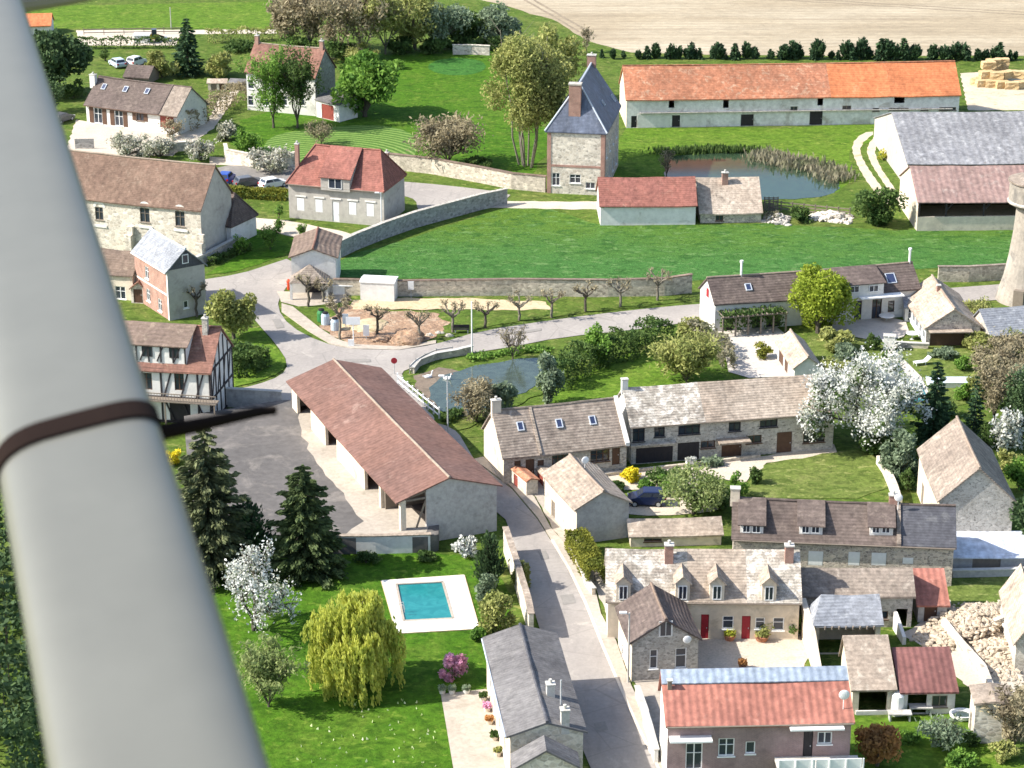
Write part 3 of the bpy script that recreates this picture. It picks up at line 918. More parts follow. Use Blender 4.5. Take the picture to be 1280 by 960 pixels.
def tree(name, label, kind, base, topy, wpx, mat=None, seed=0, group=None, cat='tree', h=None, n=None, fill=.5, bark='bark', dens=1.0, wm=None, rz=None, ls=None, trunk=True, clear=None):
    """one tree or shrub at pixel base, reaching pixel row topy, wpx pixels wide"""
    mat = mat or 'l_blossom'
    g = G(base)
    h = h or hgt(base, topy)
    w = wm or wpx * mpp(base) * .97
    root = tag(empty(name, g, rz or 0), label, cat, group)
    rg = random.Random(seed * 13 + 5)
    if cat in ('bush', 'hedge') and clear is None: clear = .02
    r = w / 2
    def T(bm): return obj("trunk", bm, M[bark], root)
    def Cr(me, nm="crown", m=None): return obj(nm, me, M[m or mat], root)
    if kind == 'broad':
        th = h * (.12 if clear is None else clear); cz = (h + th * .8) / 2
        C, cs = blobs((0, 0, cz), (r * 1.12, r * 1.12, (h - th * .8) / 2 * 1.06), 26, int((n or 3600) * 1.35 * dens), seed=seed)
        bm = bmesh.new()
        top = limb(bm, (0, 0, -.2), (0, 0, cz), r * .07 + .06, r * .04 + .03, rg, .03)
        for q in cs[:9]: limb(bm, (0, 0, th * rg.uniform(.8, 1.5)), q, r * .035 + .03, .02, rg)
        T(bm); Cr(leafmesh(C, ls or max(.2, w * .042)))
    elif kind == 'shrub':
        C, cs = blobs((0, 0, h * .46), (r, r, h * .54), 14, int((n or 1800) * dens), seed=seed, thick=.6)
        C[:, 2] = np.abs(C[:, 2]) + .02
        bm = bmesh.new()
        for q in cs[:7]: limb(bm, (rg.uniform(-.1, .1), rg.uniform(-.1, .1), -.1), q, .05, .015, rg)
        obj("stem", bm, M[bark], root); Cr(leafmesh(C, ls or max(.16, w * .06)), "foliage")
    elif kind == 'conifer':
        pts = []; D = []
        nw = max(10, int(h * 2.2)); bm = bmesh.new()
        limb(bm, (0, 0, -.2), (0, 0, h * .97), r * .09 + .05, .02, rg, .01, 6)
        tot = int((n or 4200) * dens)
        for i in range(nw):
            t = (i + .5) / nw; z = h * (.04 + .95 * t)
            R = r * 1.08 * (1 - t) ** (.52 if fill > 1 else .68) * (.85 + .15 * math.sin(i * 2.1)) + .08
            nb = max(4, int(9 * (1 - t) + 4))
            for k in range(nb):
                an = 2 * math.pi * (k + rg.random() * .8) / nb + i
                L = R * rg.uniform(.72, 1.12)
                d = np.array([math.cos(an), math.sin(an), -.22 - .1 * rg.random()])
                m = max(4, int(tot / nw / nb * (1.6 - 1.1 * t)))
                s = NPR.random(m) ** .6
                P = np.outer(s * L, d); P[:, 2] += z + .12 * L * s ** 2 * 1.5
                P += NPR.normal(size=(m, 3)) * np.array([.10, .10, .05]) * (L * .5 + .15)
                pts.append(P); D.append(np.tile(d, (m, 1)))
            if i % 2 == 0:
                for k in range(3):
                    an = rg.random() * 6.28; tube(bm, [(0, 0, z), (math.cos(an) * R * .8, math.sin(an) * R * .8, z - .15 * R)], [.03, .01], 3, False)
        T(bm); Cr(leafmesh(np.concatenate(pts), ls or max(.15, w * .055), 2.2, np.concatenate(D)))
    elif kind == 'column':                       # upright feathery conifer with shaggy tips
        nb = 34; pts = []; D = []; bm = bmesh.new()
        limb(bm, (0, 0, -.2), (0, 0, h * .9), r * .1 + .05, .03, rg, .02, 6)
        tot = int((n or 5200) * dens)
        for i in range(nb):
            an = rg.random() * 6.28; t = rg.random()
            z0 = h * .05 + h * .6 * t * .9; R = r * rg.uniform(.35, .95) * (1 - .55 * t)
            top = np.array([math.cos(an) * R, math.sin(an) * R, min(h, z0 + h * rg.uniform(.22, .42))])
            bot = np.array([math.cos(an) * R * .5, math.sin(an) * R * .5, z0])
            m = tot // nb; s = NPR.random(m)
            P = bot + np.outer(s, top - bot)
            wd = (.26 * r) * (np.sin(np.pi * np.clip(s * .93 + .07, 0, 1)) ** .7 + .08)
            P += NPR.normal(size=(m, 3)) * wd[:, None] * np.array([.7, .7, .5])
            pts.append(P); D.append(np.tile((top - bot) / np.linalg.norm(top - bot) + np.array([math.cos(an), math.sin(an), 0]) * .4, (m, 1)))
            tube(bm, [tuple(bot), tuple(top * .95)], [.05, .015], 3, False)
        C = np.concatenate(pts); C[:, 2] = np.maximum(C[:, 2], .05)
        T(bm); Cr(leafmesh(C, ls or max(.16, w * .045), 2.2, np.concatenate(D)))
    elif kind == 'bare':                         # leafless or budding tree
        bm = bmesh.new(); tips = []
        th = max(.25, h * (.12 if clear is None else clear))
        k = rg.choice((5, 6, 7))
        limb(bm, (0, 0, -.2), (0, 0, th), .05 + h * .014, .04 + h * .011, rg, .03)
        for i in range(k):
            an = 6.28 * i / k + rg.random()
            d = Vector((math.cos(an) * r, math.sin(an) * r, (h - th) * rg.uniform(.7, 1.3))).normalized()
            twigs(bm, Vector((0, 0, th * rg.uniform(.75, 1))), d, (h - th) * .36, .03 + h * .006, 3, rg, .42, 3, tips, .25)
        T(bm)
        P = np.array(tips)
        hx = np.percentile(np.abs(P[:, 0]), 95) + .01; hy = np.percentile(np.abs(P[:, 1]), 95) + .01; hz = np.percentile(P[:, 2], 98)
        sc_ = np.array([r / hx, r / hy, 1.0])
        tot = int((n or 2600) * dens)
        C = P[NPR.integers(0, len(P), tot)] + NPR.normal(size=(tot, 3)) * r * .085
        tr_ = root.children[0]
        mm = np.empty(len(tr_.data.vertices) * 3, np.float32); tr_.data.vertices.foreach_get("co", mm); mm = mm.reshape(-1, 3)
        f = np.clip((mm[:, 2:3] - th * .5) / (h * .3), 0, 1)
        mm[:, :2] *= (1 + (sc_[:2] - 1) * f); C[:, :2] *= sc_[:2]
        kz = (h - th) / max(hz - th, .1)
        mm[:, 2] = np.where(mm[:, 2] > th, th + (mm[:, 2] - th) * kz, mm[:, 2]); C[:, 2] = th + (C[:, 2] - th) * kz
        tr_.data.vertices.foreach_set("co", mm.ravel()); tr_.data.update()
        K = tot * 2 // 3
        B, _ = blobs((0, 0, h * (.45 if cat in ('bush', 'hedge') else .55)), (r, r, h * (.5 if cat in ('bush', 'hedge') else .45)), 16, K, seed=seed, thick=.9)
        B[:, 2] = np.abs(B[:, 2]) + .05
        Cr(leafmesh(np.concatenate([C, B]), ls or max(.13, w * .028), 3.0))
    elif kind == 'multi':                        # clump of slim upright stems under one feathery crown
        bm = bmesh.new(); P = []
        ns = 9
        for i in range(ns):
            an = rg.random() * 6.28; q = r * rg.uniform(.05, .4)
            b = Vector((math.cos(an) * q * .5, math.sin(an) * q * .5, -.2)); tp = Vector((math.cos(an) * q * 1.9, math.sin(an) * q * 1.9, h * rg.uniform(.75, .95)))
            pt = limb(bm, b, tp, .16, .05, rg, .04, 5)
            for kk in range(9):
                t = rg.uniform(.35, .98); p = b.lerp(tp, t)
                d = Vector((math.cos(an + rg.uniform(-2, 2)), math.sin(an + rg.uniform(-2, 2)), rg.uniform(.5, 1.4))).normalized()
                e = p + d * r * rg.uniform(.3, .6); tube(bm, [p, e], [.04, .012], 3, False)
        C, cs = blobs((0, 0, h * .64), (r, r, h * .38), 26, int((n or 6000) * dens), seed=seed, thick=.8)
        T(bm); Cr(leafmesh(C, ls or max(.14, w * .03), 1.8))
    elif kind == 'willow':
        bm = bmesh.new(); pts = []; D = []
        limb(bm, (0, 0, -.2), (0, 0, h * .5), .32, .22, rg, .03)
        tot = int((n or 9000) * dens)
        hubs = [(0, 0, h * .97, r * .55)] + [(math.cos(a + i_) * r * q, math.sin(a + i_) * r * q, h * zz, r * rr) for i_, (a, q, zz, rr) in enumerate(((0, .66, .70, .42), (.3, .6, .86, .40), (.5, .68, .64, .40), (.1, .60, .80, .45), (.45, .72, .58, .36), (.2, .66, .70, .42), (.9, .35, .95, .42)))]
        ns = 44
        for hx, hy, hz, hr in hubs:
            limb(bm, (0, 0, h * .42), (hx * .9, hy * .9, hz * .93), .12, .03, rg, .1)
            for i in range(ns):
                an = rg.random() * 6.28; q = hr * math.sqrt(rg.random())
                zt = hz - .35 * hr * (q / hr) ** 2 * rg.uniform(.6, 1.4) + rg.uniform(-.02, .03) * h
                zb = max(.12, zt - h * rg.uniform(.2, .95) * (.4 + .6 * q / hr))
                m = int(tot / ns / len(hubs)); s = NPR.random(m) ** .85
                sway = rg.uniform(-.45, .45)
                X = np.stack([hx + np.cos(an) * (q + .22 * hr * s) + sway * s, hy + np.sin(an) * (q + .22 * hr * s) + sway * s * .7, zt + (zb - zt) * s], 1)
                X += NPR.normal(size=(m, 3)) * np.array([.12, .12, .1])
                pts.append(X); D.append(np.tile([0.1, 0.1, -1.0], (m, 1)))
        T(bm); Cr(leafmesh(np.concatenate(pts), ls or .2, 2.6, np.concatenate(D)))
    elif kind == 'blossom':
        bm = bmesh.new(); tips = []
        for i in range(8):
            an = 6.28 * i / 8 + rg.random() * .5
            d = Vector((math.cos(an), math.sin(an), rg.uniform(.25, 1.2))).normalized()
            twigs(bm, Vector((0, 0, h * (.15 if clear is None else clear))), d, min(r, h) * .42, .07, 3, rg, .4, 3, tips, .1)
        limb(bm, (0, 0, -.2), (0, 0, h * (.17 if clear is None else clear + .02)), .18, .14, rg, .02)
        P = np.array(tips); hx = np.percentile(np.abs(P[:, :2]), 93); hz = np.percentile(P[:, 2], 97)
        tot = int((n or 4200) * dens)
        C = P[NPR.integers(0, len(P), tot)] + NPR.normal(size=(tot, 3)) * r * .05
        S = np.array([r / hx, r / hx, (h * .97) / hz]); C *= S; C[:, 2] = np.maximum(C[:, 2], .2)
        bmesh.ops.scale(bm, vec=Vector(S), verts=bm.verts[:])
        B, _ = blobs((0, 0, h * .5), (r, r, h * .49), 22, max(8, int(tot * fill)), seed=seed, thick=.9)
        B[:, 2] = np.abs(B[:, 2]) + .1
        C = np.concatenate([C, B])
        T(bm); Cr(leafmesh(C, ls or max(.15, w * .03), 1.6))
        K = tot // 4
        C2 = P[NPR.integers(0, len(P), K)] * S * .93 + NPR.normal(size=(K, 3)) * r * .05; C2[:, 2] = np.maximum(C2[:, 2], .2)
        obj("foliage", leafmesh(C2, max(.14, w * .025), 1.6), M['l_mid'], root)
    elif kind == 'pollard':
        bm = bmesh.new()
        limb(bm, (0, 0, -.2), (0, 0, h * .5), .17, .15, rg, .05)
        tips = []
        for i in range(6):
            an = 6.28 * i / 6 + rg.random() * .8
            e = Vector((math.cos(an) * r * .62, math.sin(an) * r * .62, h * rg.uniform(.68, .85)))
            limb(bm, (0, 0, h * .47), e, .11, .085, rg, .14)
            bmesh.ops.create_icosphere(bm, subdivisions=1, radius=.15, matrix=Matrix.Translation(e))
            for k in range(7):
                d = Vector((math.cos(an) * .5 + rg.uniform(-.8, .8), math.sin(an) * .5 + rg.uniform(-.8, .8), rg.uniform(.3, 1.1))).normalized()
                tube(bm, [e, e + d * rg.uniform(.3, .75) * h * .26], [.04, .012], 3, False)
                tips.append(tuple(e + d * .3))
        T(bm)
        P = np.array(tips); tot = int(240 * dens)
        Cr(leafmesh(P[NPR.integers(0, len(P), tot)] + NPR.normal(size=(tot, 3)) * .18, .13, 1.8))
    return root

def poly_len(P):
    return sum((b - a).length for a, b in zip(P, P[1:]))

def along(P, t):
    L = poly_len(P) * t
    for a, b in zip(P, P[1:]):
        l = (b - a).length
        if L <= l: return a.lerp(b, L / l), (b - a).normalized()
        L -= l
    return P[-1].copy(), (P[-1] - P[-2]).normalized()

def hedge(name, label, pix, w, h, mat, n=None, group=None, seed=3, cat='hedge', rough=.25, ls=.22):
    """clipped or rough hedge along ground pixels"""
    P = [G(p) for p in pix]
    c = P[0].lerp(P[-1], .5)
    root = tag(empty(name, c), label, cat, group)
    L = poly_len(P); n = n or int(L * (w + 2 * h) * 28)
    n = min(n, 9000)
    rg = np.random.default_rng(seed); C = []
    ph = rg.uniform(0, 6, 4)
    for i in range(n):
        t = rg.random(); p, d = along(P, t); s = Vector((-d.y, d.x, 0))
        x = t * L
        hh = h * (1 + rough * (math.sin(x * 1.1 + ph[0]) * .5 + math.sin(x * 2.9 + ph[1]) * .3)) ; ww = w * (1 + rough * .7 * math.sin(x * 1.7 + ph[2]))
        k = rg.random()
        if k < .45: a, z = rg.uniform(-.5, .5) * ww, hh * (1 - .12 * rg.random() ** 2)
        else: a, z = (rg.choice((-.5, .5)) * ww * (1 - .15 * rg.random()), hh * rg.random())
        q = p - c + s * a; C.append((q.x + rg.normal() * .08 * (1 + 2 * rough), q.y + rg.normal() * .08 * (1 + 2 * rough), max(.03, z + rg.normal() * .08)))
    bm = bmesh.new()
    for i in range(max(2, int(L / 2.4))):
        p, d = along(P, (i + .5) / max(2, int(L / 2.4))); q = p - c
        tube(bm, [(q.x, q.y, -.1), (q.x, q.y, h * .85)], [.05, .02], 4, False)
    obj_split("stem", bm, M['bark'], root)
    obj("foliage", leafmesh(np.array(C), ls, 1.5), M[mat], root)
    return root

# ---------------------------------------------------------------- walls, fences
def wall(name, label, pix, h, th, mat, cap=None, group=None, cat='wall', caph=.09, capo=.08):
    """free-standing wall along ground pixels, optional coping; h a number or one height per point"""
    P = [G(p) for p in pix]; c = P[0].copy()
    root = tag(empty(name, c), label, cat, group)
    hs = h if isinstance(h, (list, tuple)) else [h] * len(P)
    def strip(z0s, z1s, t, nm, mt):
        bm = bmesh.new(); rings = []
        for i, p in enumerate(P):
            d = ((P[min(i + 1, len(P) - 1)] - P[max(i - 1, 0)])).normalized(); s = Vector((-d.y, d.x, 0)) * t / 2
            q = p - c
            if i == 0: q = q - d * (t - th) / 2
            if i == len(P) - 1: q = q + d * (t - th) / 2
            rings.append([bm.verts.new(v) for v in (q - s + Vector((0, 0, z0s[i])), q + s + Vector((0, 0, z0s[i])), q + s + Vector((0, 0, z1s[i])), q - s + Vector((0, 0, z1s[i])))])
        for a, b in zip(rings, rings[1:]):
            for k in range(4): bm.faces.new((a[k], a[(k + 1) % 4], b[(k + 1) % 4], b[k]))
        bm.faces.new(rings[0][::-1]); bm.faces.new(rings[-1])
        bmesh.ops.recalc_face_normals(bm, faces=bm.faces[:])
        return obj(nm, bm, M[mt], root)
    strip([-.1] * len(P), hs, th, "wall_body", mat)
    if cap: strip([z + .002 for z in hs], [z + caph for z in hs], th + 2 * capo, "coping", cap)
    return root

# ---------------------------------------------------------------- ground sheets
LEVEL = [0.0]
def smooth(P, it=2):
    for _ in range(it):
        Q = []
        for a, b in zip(P, P[1:] + P[:1]):
            Q += [a.lerp(b, .25), a.lerp(b, .75)]
        P = Q
    return P

SHEETN = [0]
def sheet(name, pix, mat, z, kind='structure', round_=0, jit=0.0, step=.8, label=None, cat=None):
    """flat surface whose outline is given by ground pixels"""
    SHEETN[0] += 1; z = z * 3 + .0011 * (SHEETN[0] % 9) + .004
    P = [G(p) for p in pix]
    if round_: P = smooth(P, round_)
    if jit:
        Q = []
        for a, b in zip(P, P[1:] + P[:1]):
            n = max(1, int((b - a).length / step))
            for i in range(n): Q.append(a.lerp(b, i / n))
        rg = random.Random(len(Q))
        ph = [rg.uniform(0, 6.28) for _ in range(4)]
        P = []
        for i, q in enumerate(Q):
            P.append(q + Vector((math.sin(q.y * 2.1 + ph[0]) + rg.uniform(-.6, .6), math.sin(q.x * 1.7 + ph[1]) + math.sin(q.x * .6 + ph[2]) + rg.uniform(-.6, .6), 0)) * jit)
    bm = bmesh.new()
    vs = [bm.verts.new((p.x, p.y, z)) for p in P]
    f = bm.faces.new(vs)
    if f.normal.z < 0: bm.normal_update()
    bm.free(); bm = bmesh.new()
    vv, ee, ff, *_ = delaunay_2d_cdt([Vector((p.x, p.y)) for p in P], [], [list(range(len(P)))], 1, 1e-4)
    vs = [bm.verts.new((p.x, p.y, z)) for p in vv]
    for q in ff:
        try: bm.faces.new([vs[i] for i in q])
        except ValueError: pass
    bm.normal_update()
    bmesh.ops.recalc_face_normals(bm, faces=bm.faces[:])
    if sum(f.normal.z for f in bm.faces) < 0: bmesh.ops.reverse_faces(bm, faces=bm.faces[:])
    o = obj(name, bm, M[mat])
    tag(o, label, cat, None, kind)
    return o

def solid(bm, pix, z0, z1):
    """prism over a ground polygon"""
    P = [G(p) for p in pix]
    a = [bm.verts.new((p.x, p.y, z0)) for p in P]; b = [bm.verts.new((p.x, p.y, z1)) for p in P]
    bm.faces.new(b); bm.faces.new(a[::-1])
    n = len(P)
    for i in range(n): bm.faces.new((a[i], a[(i + 1) % n], b[(i + 1) % n], b[i]))
    bmesh.ops.recalc_face_normals(bm, faces=bm.faces[:])

# ---------------------------------------------------------------- the ground
def grassm(name, c1, c2, dry, dark, bs=.9, bd=.15, s1=.06):
    """grass: broad tone changes, dry and lush patches, tufts with painted shadows"""
    t = NT(name); co = t.coord((1, 1, 1), rnd=False)
    c = t.mix(t.ramp(t.noise(co, s1, 5, .6), .35, .65), c1, c2)
    c = t.mix(t.ramp(t.noise(co, .16, 6, .7, .8), .50, .72, 0, .75), c, dry)
    c = t.mix(t.ramp(t.noise(co, .33, 6, .72, .5), .52, .70, 0, .8), c, dark)
    f = t.noise(co, 1.7, 6, .8)
    c = t.mix(1.0, c, t.grey(t.ramp(f, .28, .72, .50, 1.5)), 'MULTIPLY')
    sx = t.coord((.7, 1.0, 1), rnd=False)
    c = t.mix(t.ramp(t.noise(sx, .75, 4, .75, .8),   .50, .60, 0, .6), c, tuple(v * .6 for v in dark))      # tuft shadows painted in as dark flecks
    c = t.mix(t.ramp(t.noise(sx, 1.1, 3, .7, .4),   .58, .66, 0, .6), c, tuple(min(1, v * 1.5) for v in dry))   # pale weeds and seed heads
    return t.out(c, .95, f, bs, bd, .1)
M['grass'] = grassm("rough_grass", (0.074, 0.127, 0.018), (0.094, 0.138, 0.024), (0.162, 0.165, 0.050), (0.046, 0.086, 0.013))
M['lawn'] = grassm("garden_lawn", (0.052, 0.130, 0.008), (0.062, 0.139, 0.010), (0.108, 0.160, 0.022), (0.036, 0.101, 0.007))
M['lawn_dry'] = grassm("dry_lawn", (.11, .155, .032), (.135, .17, .042), (.20, .205, .075), (.075, .12, .022), s1=.12)
M['crop_l'] = grassm("light_green_grass", (0.084, 0.160, 0.014), (0.102, 0.174, 0.019), (0.156, 0.198, 0.036), (0.058, 0.127, 0.012))
t = NT("green_crop"); co = t.coord((1, 1, 1), rnd=False)
tc_ = t.n("ShaderNodeTexCoord"); sp_ = t.n("ShaderNodeSeparateXYZ"); t.l(tc_.outputs["Object"], sp_.inputs[0])
ya, yb_ = G((760, 332)).y, G((760, 270)).y
yy = t.math('ADD', sp_.outputs[1], t.math('MULTIPLY', t.math('SUBTRACT', t.noise(co, .11, 5, .65), .5), 26.0))
c_ = t.mix(t.ramp(yy, ya, yb_), (.055, .150, .034), (.085, .155, .020))     # the sowing is older and bluer towards the road
c_ = t.mix(t.ramp(t.noise(t.coord((.5, 1.3, 1), rnd=False), .35, 6, .7, .6), .52, .72, 0, .7), c_, (.040, .115, .026))
c_ = t.mix(t.ramp(t.noise(t.coord((.6, 1.2, 1), rnd=False), .8, 5, .7), .56, .74, 0, .6), c_, (.095, .20, .055))
c_ = t.mix(t.ramp(t.noise(t.coord((.55, 1.0, 1), rnd=False), .62, 4, .75, .9), .51, .60, 0, .7), c_, (.026, .085, .016))  # dark flecks: shadows of the crop tufts painted into the colour
c_ = t.mix(t.ramp(t.noise(t.coord((.5, 1.0, 1), rnd=False), 1.0, 3, .7, .5), .56, .65, 0, .6), c_, (.15, .25, .085))
f_ = t.noise(co, 2.0, 5, .8)
M['crop'] = t.out(t.mix(1.0, c_, t.grey(t.ramp(f_, .28, .72, .62, 1.4)), 'MULTIPLY'), .95, f_, 1.0, .25, .1)
t = NT("ploughed_chalky_field"); co = t.coord((.12, 1, 1), rnd=False)
c_ = t.mix(t.ramp(t.noise(co, .22, 5, .7, .3), .38, .64), (.37, .305, .21), (.28, .23, .16))
c_ = t.mix(t.ramp(t.noise(t.coord((.3, .8, 1), rnd=False), .05, 6, .65), .45, .7), c_, (.45, .39, .29))
c_ = t.mix(t.ramp(t.noise(t.coord((.06, 1.2, 1), rnd=False), .35, 3, .6), .58, .66, 0, .5), c_, (.24, .19, .13))
wv = t.n("ShaderNodeTexWave", wave_type='BANDS', bands_direction='Y', Scale=.14, Distortion=1.6, Detail=2.0); t.l(t.coord((.08, 1, 1), rnd=False), wv.inputs[0])
c_ = t.mix(t.ramp(wv.outputs["Fac"], .55, .95, 0, .35), c_, (.27, .22, .15))
f_ = t.noise(t.coord((.5, 1, 1), rnd=False), .9, 5, .8)
M['field'] = t.out(t.mix(1.0, c_, t.grey(t.ramp(f_, .28, .72, .78, 1.2)), 'MULTIPLY'), .95, f_, .8, .25, .1)
M['lawn_oval'] = grassm('lush_oval', (.035, .12, .02), (.045, .14, .025), (.06, .15, .03), (.03, .10, .02))
M['asphalt'] = surf("worn_pale_asphalt", (.335, .30, .265), (.29, .262, .235), (.39, .355, .31), s1=.12, s2=2.2, amp=.12, amt3=.35, s3=.35)
t = NT("worn_pale_asphalt"); co = t.coord((1, 1, 1), rnd=False)
c_ = t.mix(t.ramp(t.noise(co, .09, 6, .65), .36, .64), (.335, .305, .275), (.275, .25, .228))
c_ = t.mix(t.ramp(t.noise(co, .4, 6, .75, .6), .55, .70, 0, .8), c_, (.40, .365, .32))
c_ = t.mix(t.ramp(t.noise(t.coord((1.6, .35, 1), rnd=False), .5, 5, .7), .54, .70, 0, .55), c_, (.215, .20, .185))
vo = t.n("ShaderNodeTexVoronoi", Scale=.16, feature='DISTANCE_TO_EDGE'); t.l(co, vo.inputs["Vector"])
c_ = t.mix(t.ramp(vo.outputs["Distance"], 0, .012, .45, 0), c_, (.17, .155, .14))
f_ = t.noise(co, 2.5, 5, .8)
M['asphalt'] = t.out(t.mix(1.0, c_, t.grey(t.ramp(f_, .28, .72, .88, 1.12)), 'MULTIPLY'), .92, f_, .3, .04)
M['asphalt_g'] = surf("grey_asphalt", (.20, .185, .17), (.165, .155, .145), (.27, .25, .225), s1=.14, s2=2.0, amp=.16, amt3=.5, s3=.22)
M['pave'] = surf("pavement", (.42, .365, .30), (.36, .315, .26), (.30, .265, .21), s1=.3, s2=2.5, amp=.16, amt3=.4)
M['kerb'] = plain("kerb_stone", (.56, .50, .42), .9)
M['gravel'] = surf("pale_gravel", (.52, .45, .365), (.46, .40, .32), (.40, .35, .27), s1=.2, s2=5, amp=.22, amt3=.4)
M['terrace'] = surf("bright_terrace", (0.528, 0.480, 0.424), (0.480, 0.432, 0.376), (0.384, 0.344, 0.296), s1=.4, s2=3, amp=.12, amt3=.3)
M['sand'] = surf("sandy_path", (.52, .41, .26), (.45, .35, .22), (.30, .27, .13), s1=.3, s2=3, amp=.2, amt3=.4)
M['dirt'] = surf("orange_earth", (.36, .23, .145), (.29, .19, .125), (.45, .35, .25), s1=.4, s2=2, amp=.35, amt3=.5, s3=.9, bs=.9, bd=.3)
M['rubblem'] = surf('beige_rubble', (.46, .385, .29), (.37, .30, .22), (.54, .48, .39), s1=.6, s2=3, amp=.3, amt3=.4)
M['track'] = surf("chalk_track", (.52, .44, .33), (.45, .38, .28), (.22, .22, .09), s1=.3, s2=3, amp=.18, amt3=.3)
M['mud'] = surf("pond_mud", (.20, .155, .115), (.16, .125, .095), (.12, .10, .075), s1=.4, s2=3, amp=.25)
M['marl'] = surf("dark_yard", (.125, .115, .108), (.10, .093, .088), (.20, .18, .16), s1=.12, s2=1.5, amp=.18, amt3=.5, s3=.25)

def watermat(name, c, rough=.12, wave=.03):
    t = NT(name)
    n = t.noise(t.coord((1, 1, 1)), 1.4, 3, .6)
    t.out(t.mix(t.ramp(n, .4, .6), c, tuple(x * 1.35 for x in c)), rough, n, wave, .1, .5)
    return t.m
M['pond'] = watermat("pond_water", (.045, .062, .050))
M['pond2'] = watermat("murky_pond_water", (.025, .045, .025))
t = NT("pool_water")
cn = t.noise(t.coord(), 1.2, 4, .6, .8)
t.out(t.mix(t.ramp(cn, .4, .62), (.014, .17, .18), (.024, .215, .22)), .12, cn, .04, .1, .5)
M['poolw'] = t.m
t = NT("mown_lawn")                                   # mower turned in arcs: alternating stripes of bent grass
tc = t.n("ShaderNodeTexCoord"); mp = t.n("ShaderNodeMapping")
mc = G((400, 205)); mp.inputs["Location"].default_value = (-mc.x, -mc.y, 0); t.l(tc.outputs["Object"], mp.inputs[0])
wv = t.n("ShaderNodeTexWave", wave_type='RINGS', rings_direction='Z', Scale=.30, Distortion=1.2, Detail=1.0)
t.l(mp.outputs[0], wv.inputs[0])
nn = t.noise(t.coord(), 3, 4, .7)
cc = t.mix(t.ramp(wv.outputs["Fac"], .45, .75), (.055, .13, .014), (.155, .235, .055))
cc = t.mix(1.0, cc, t.grey(t.ramp(nn, .3, .7, .7, 1.3)), 'MULTIPLY')
M['mown'] = t.out(cc, .9, nn, .8, .1)

bm = bmesh.new()
bmesh.ops.create_grid(bm, x_segments=8, y_segments=8, size=3000, matrix=Matrix.Translation((0, 1500, 0)))
tag(obj("ground", bm, M['grass']), kind='structure')

Z = lambda k: .004 * k
sheet("ploughed_field", [(560, -300), (585, -80), (592, -2), (640, 10), (690, 24), (730, 50), (790, 66), (1000, 70), (2400, 66), (2400, -300)], 'field', Z(1), jit=.25, step=3)
sheet("meadow", [(30, 8), (345, 2), (352, 38), (240, 36), (60, 36)], 'crop_l', Z(1), jit=.2, step=2)
sheet("park_lawn", [(285, 180), (300, 150), (410, 120), (440, 70), (560, 62), (640, 66), (690, 180), (660, 225), (560, 212), (400, 200)], 'lawn', Z(1), jit=.25, step=2)
sheet("mown_lawn", [(330, 205), (330, 170), (400, 160), (470, 155), (520, 166), (522, 195), (500, 206), (420, 206)], 'mown', Z(2), round_=2)
sheet("lawn_oval", [(532, 84), (545, 75), (572, 72), (600, 75), (610, 84), (598, 92), (570, 95), (545, 92)], 'lawn_oval', Z(2), round_=3, jit=.05)
sheet("farm_lawn", [(762, 185), (785, 160), (1000, 160), (1105, 150), (1112, 165), (1060, 190), (1070, 225), (1040, 245), (760, 245)], 'crop_l', Z(1), jit=.25, step=2)
sheet("crop_field", [(420, 330), (440, 318), (520, 296), (620, 262), (680, 258), (750, 282), (960, 280), (1120, 288), (1270, 288), (1310, 290), (1310, 332), (1240, 336), (1170, 336), (1040, 336), (860, 352), (640, 350), (420, 347)], 'crop', Z(1), jit=.15, step=2)
M['tram'] = surf("tractor_tracks", (.25, .20, .14), (.22, .18, .125), s2=2)
for (p, q) in (((640, -10), (735, 46)), ((648, -12), (744, 45)), ((700, -20), (1320, 18)), ((700, -17), (1320, 21))):
    a, b_ = G(p), G(q); d = (b_ - a).normalized(); n_ = Vector((-d.y, d.x, 0)) * .3
    sheet("tractor_track", [proj(v) for v in (a - n_, b_ - n_, b_ + n_, a + n_)], 'tram', Z(2), jit=.12, step=3)
# roads
sheet("road", [(240, 352), (300, 343), (340, 330), (364, 322), (372, 345), (352, 366), (346, 385), (362, 408), (400, 428), (440, 437), (500, 438), (545, 431), (600, 414), (700, 399), (790, 388), (862, 381), (1000, 372), (1140, 364), (1300, 352), (1300, 372), (1140, 382), (1000, 394), (868, 402), (800, 412), (700, 422), (640, 434), (600, 440), (560, 447), (520, 458), (500, 466), (480, 520), (300, 520), (280, 490), (320, 482), (352, 470), (361, 455), (345, 430), (322, 405), (300, 376), (240, 384)], 'asphalt', Z(4), round_=1)
sheet("village_street", [(470, 455), (500, 466), (530, 500), (553, 522), (575, 545), (594, 577), (640, 612), (672, 650), (692, 682), (714, 720), (733, 760), (755, 815), (775, 862), (800, 918), (822, 962), (850, 1030), (760, 1030), (738, 960), (700, 870), (668, 765), (650, 700), (632, 650), (560, 590)], 'asphalt', Z(5))
bm = bmesh.new()
solid(bm, [(592, 575), (640, 610), (672, 648), (692, 680), (714, 718), (733, 758), (755, 813), (775, 860), (800, 916), (822, 960), (848, 1020), (872, 1020), (830, 960), (812, 912), (800, 880), (789, 858), (770, 802), (751, 768), (744, 738), (718, 694), (688, 660), (668, 622), (640, 598), (604, 572)], -.05, .12)
tag(obj("pavement", bm, M['pave']), kind='structure')
bm = bmesh.new()
kp = [(688.5, 676), (711, 714), (730, 754), (752, 809), (772, 856), (797, 912), (819, 956), (845, 1016)]
solid(bm, kp + [(x + 3.2, y - .4) for x, y in kp[::-1]], -.05, .135)
tag(obj("kerb", bm, M['kerb']), kind='structure')
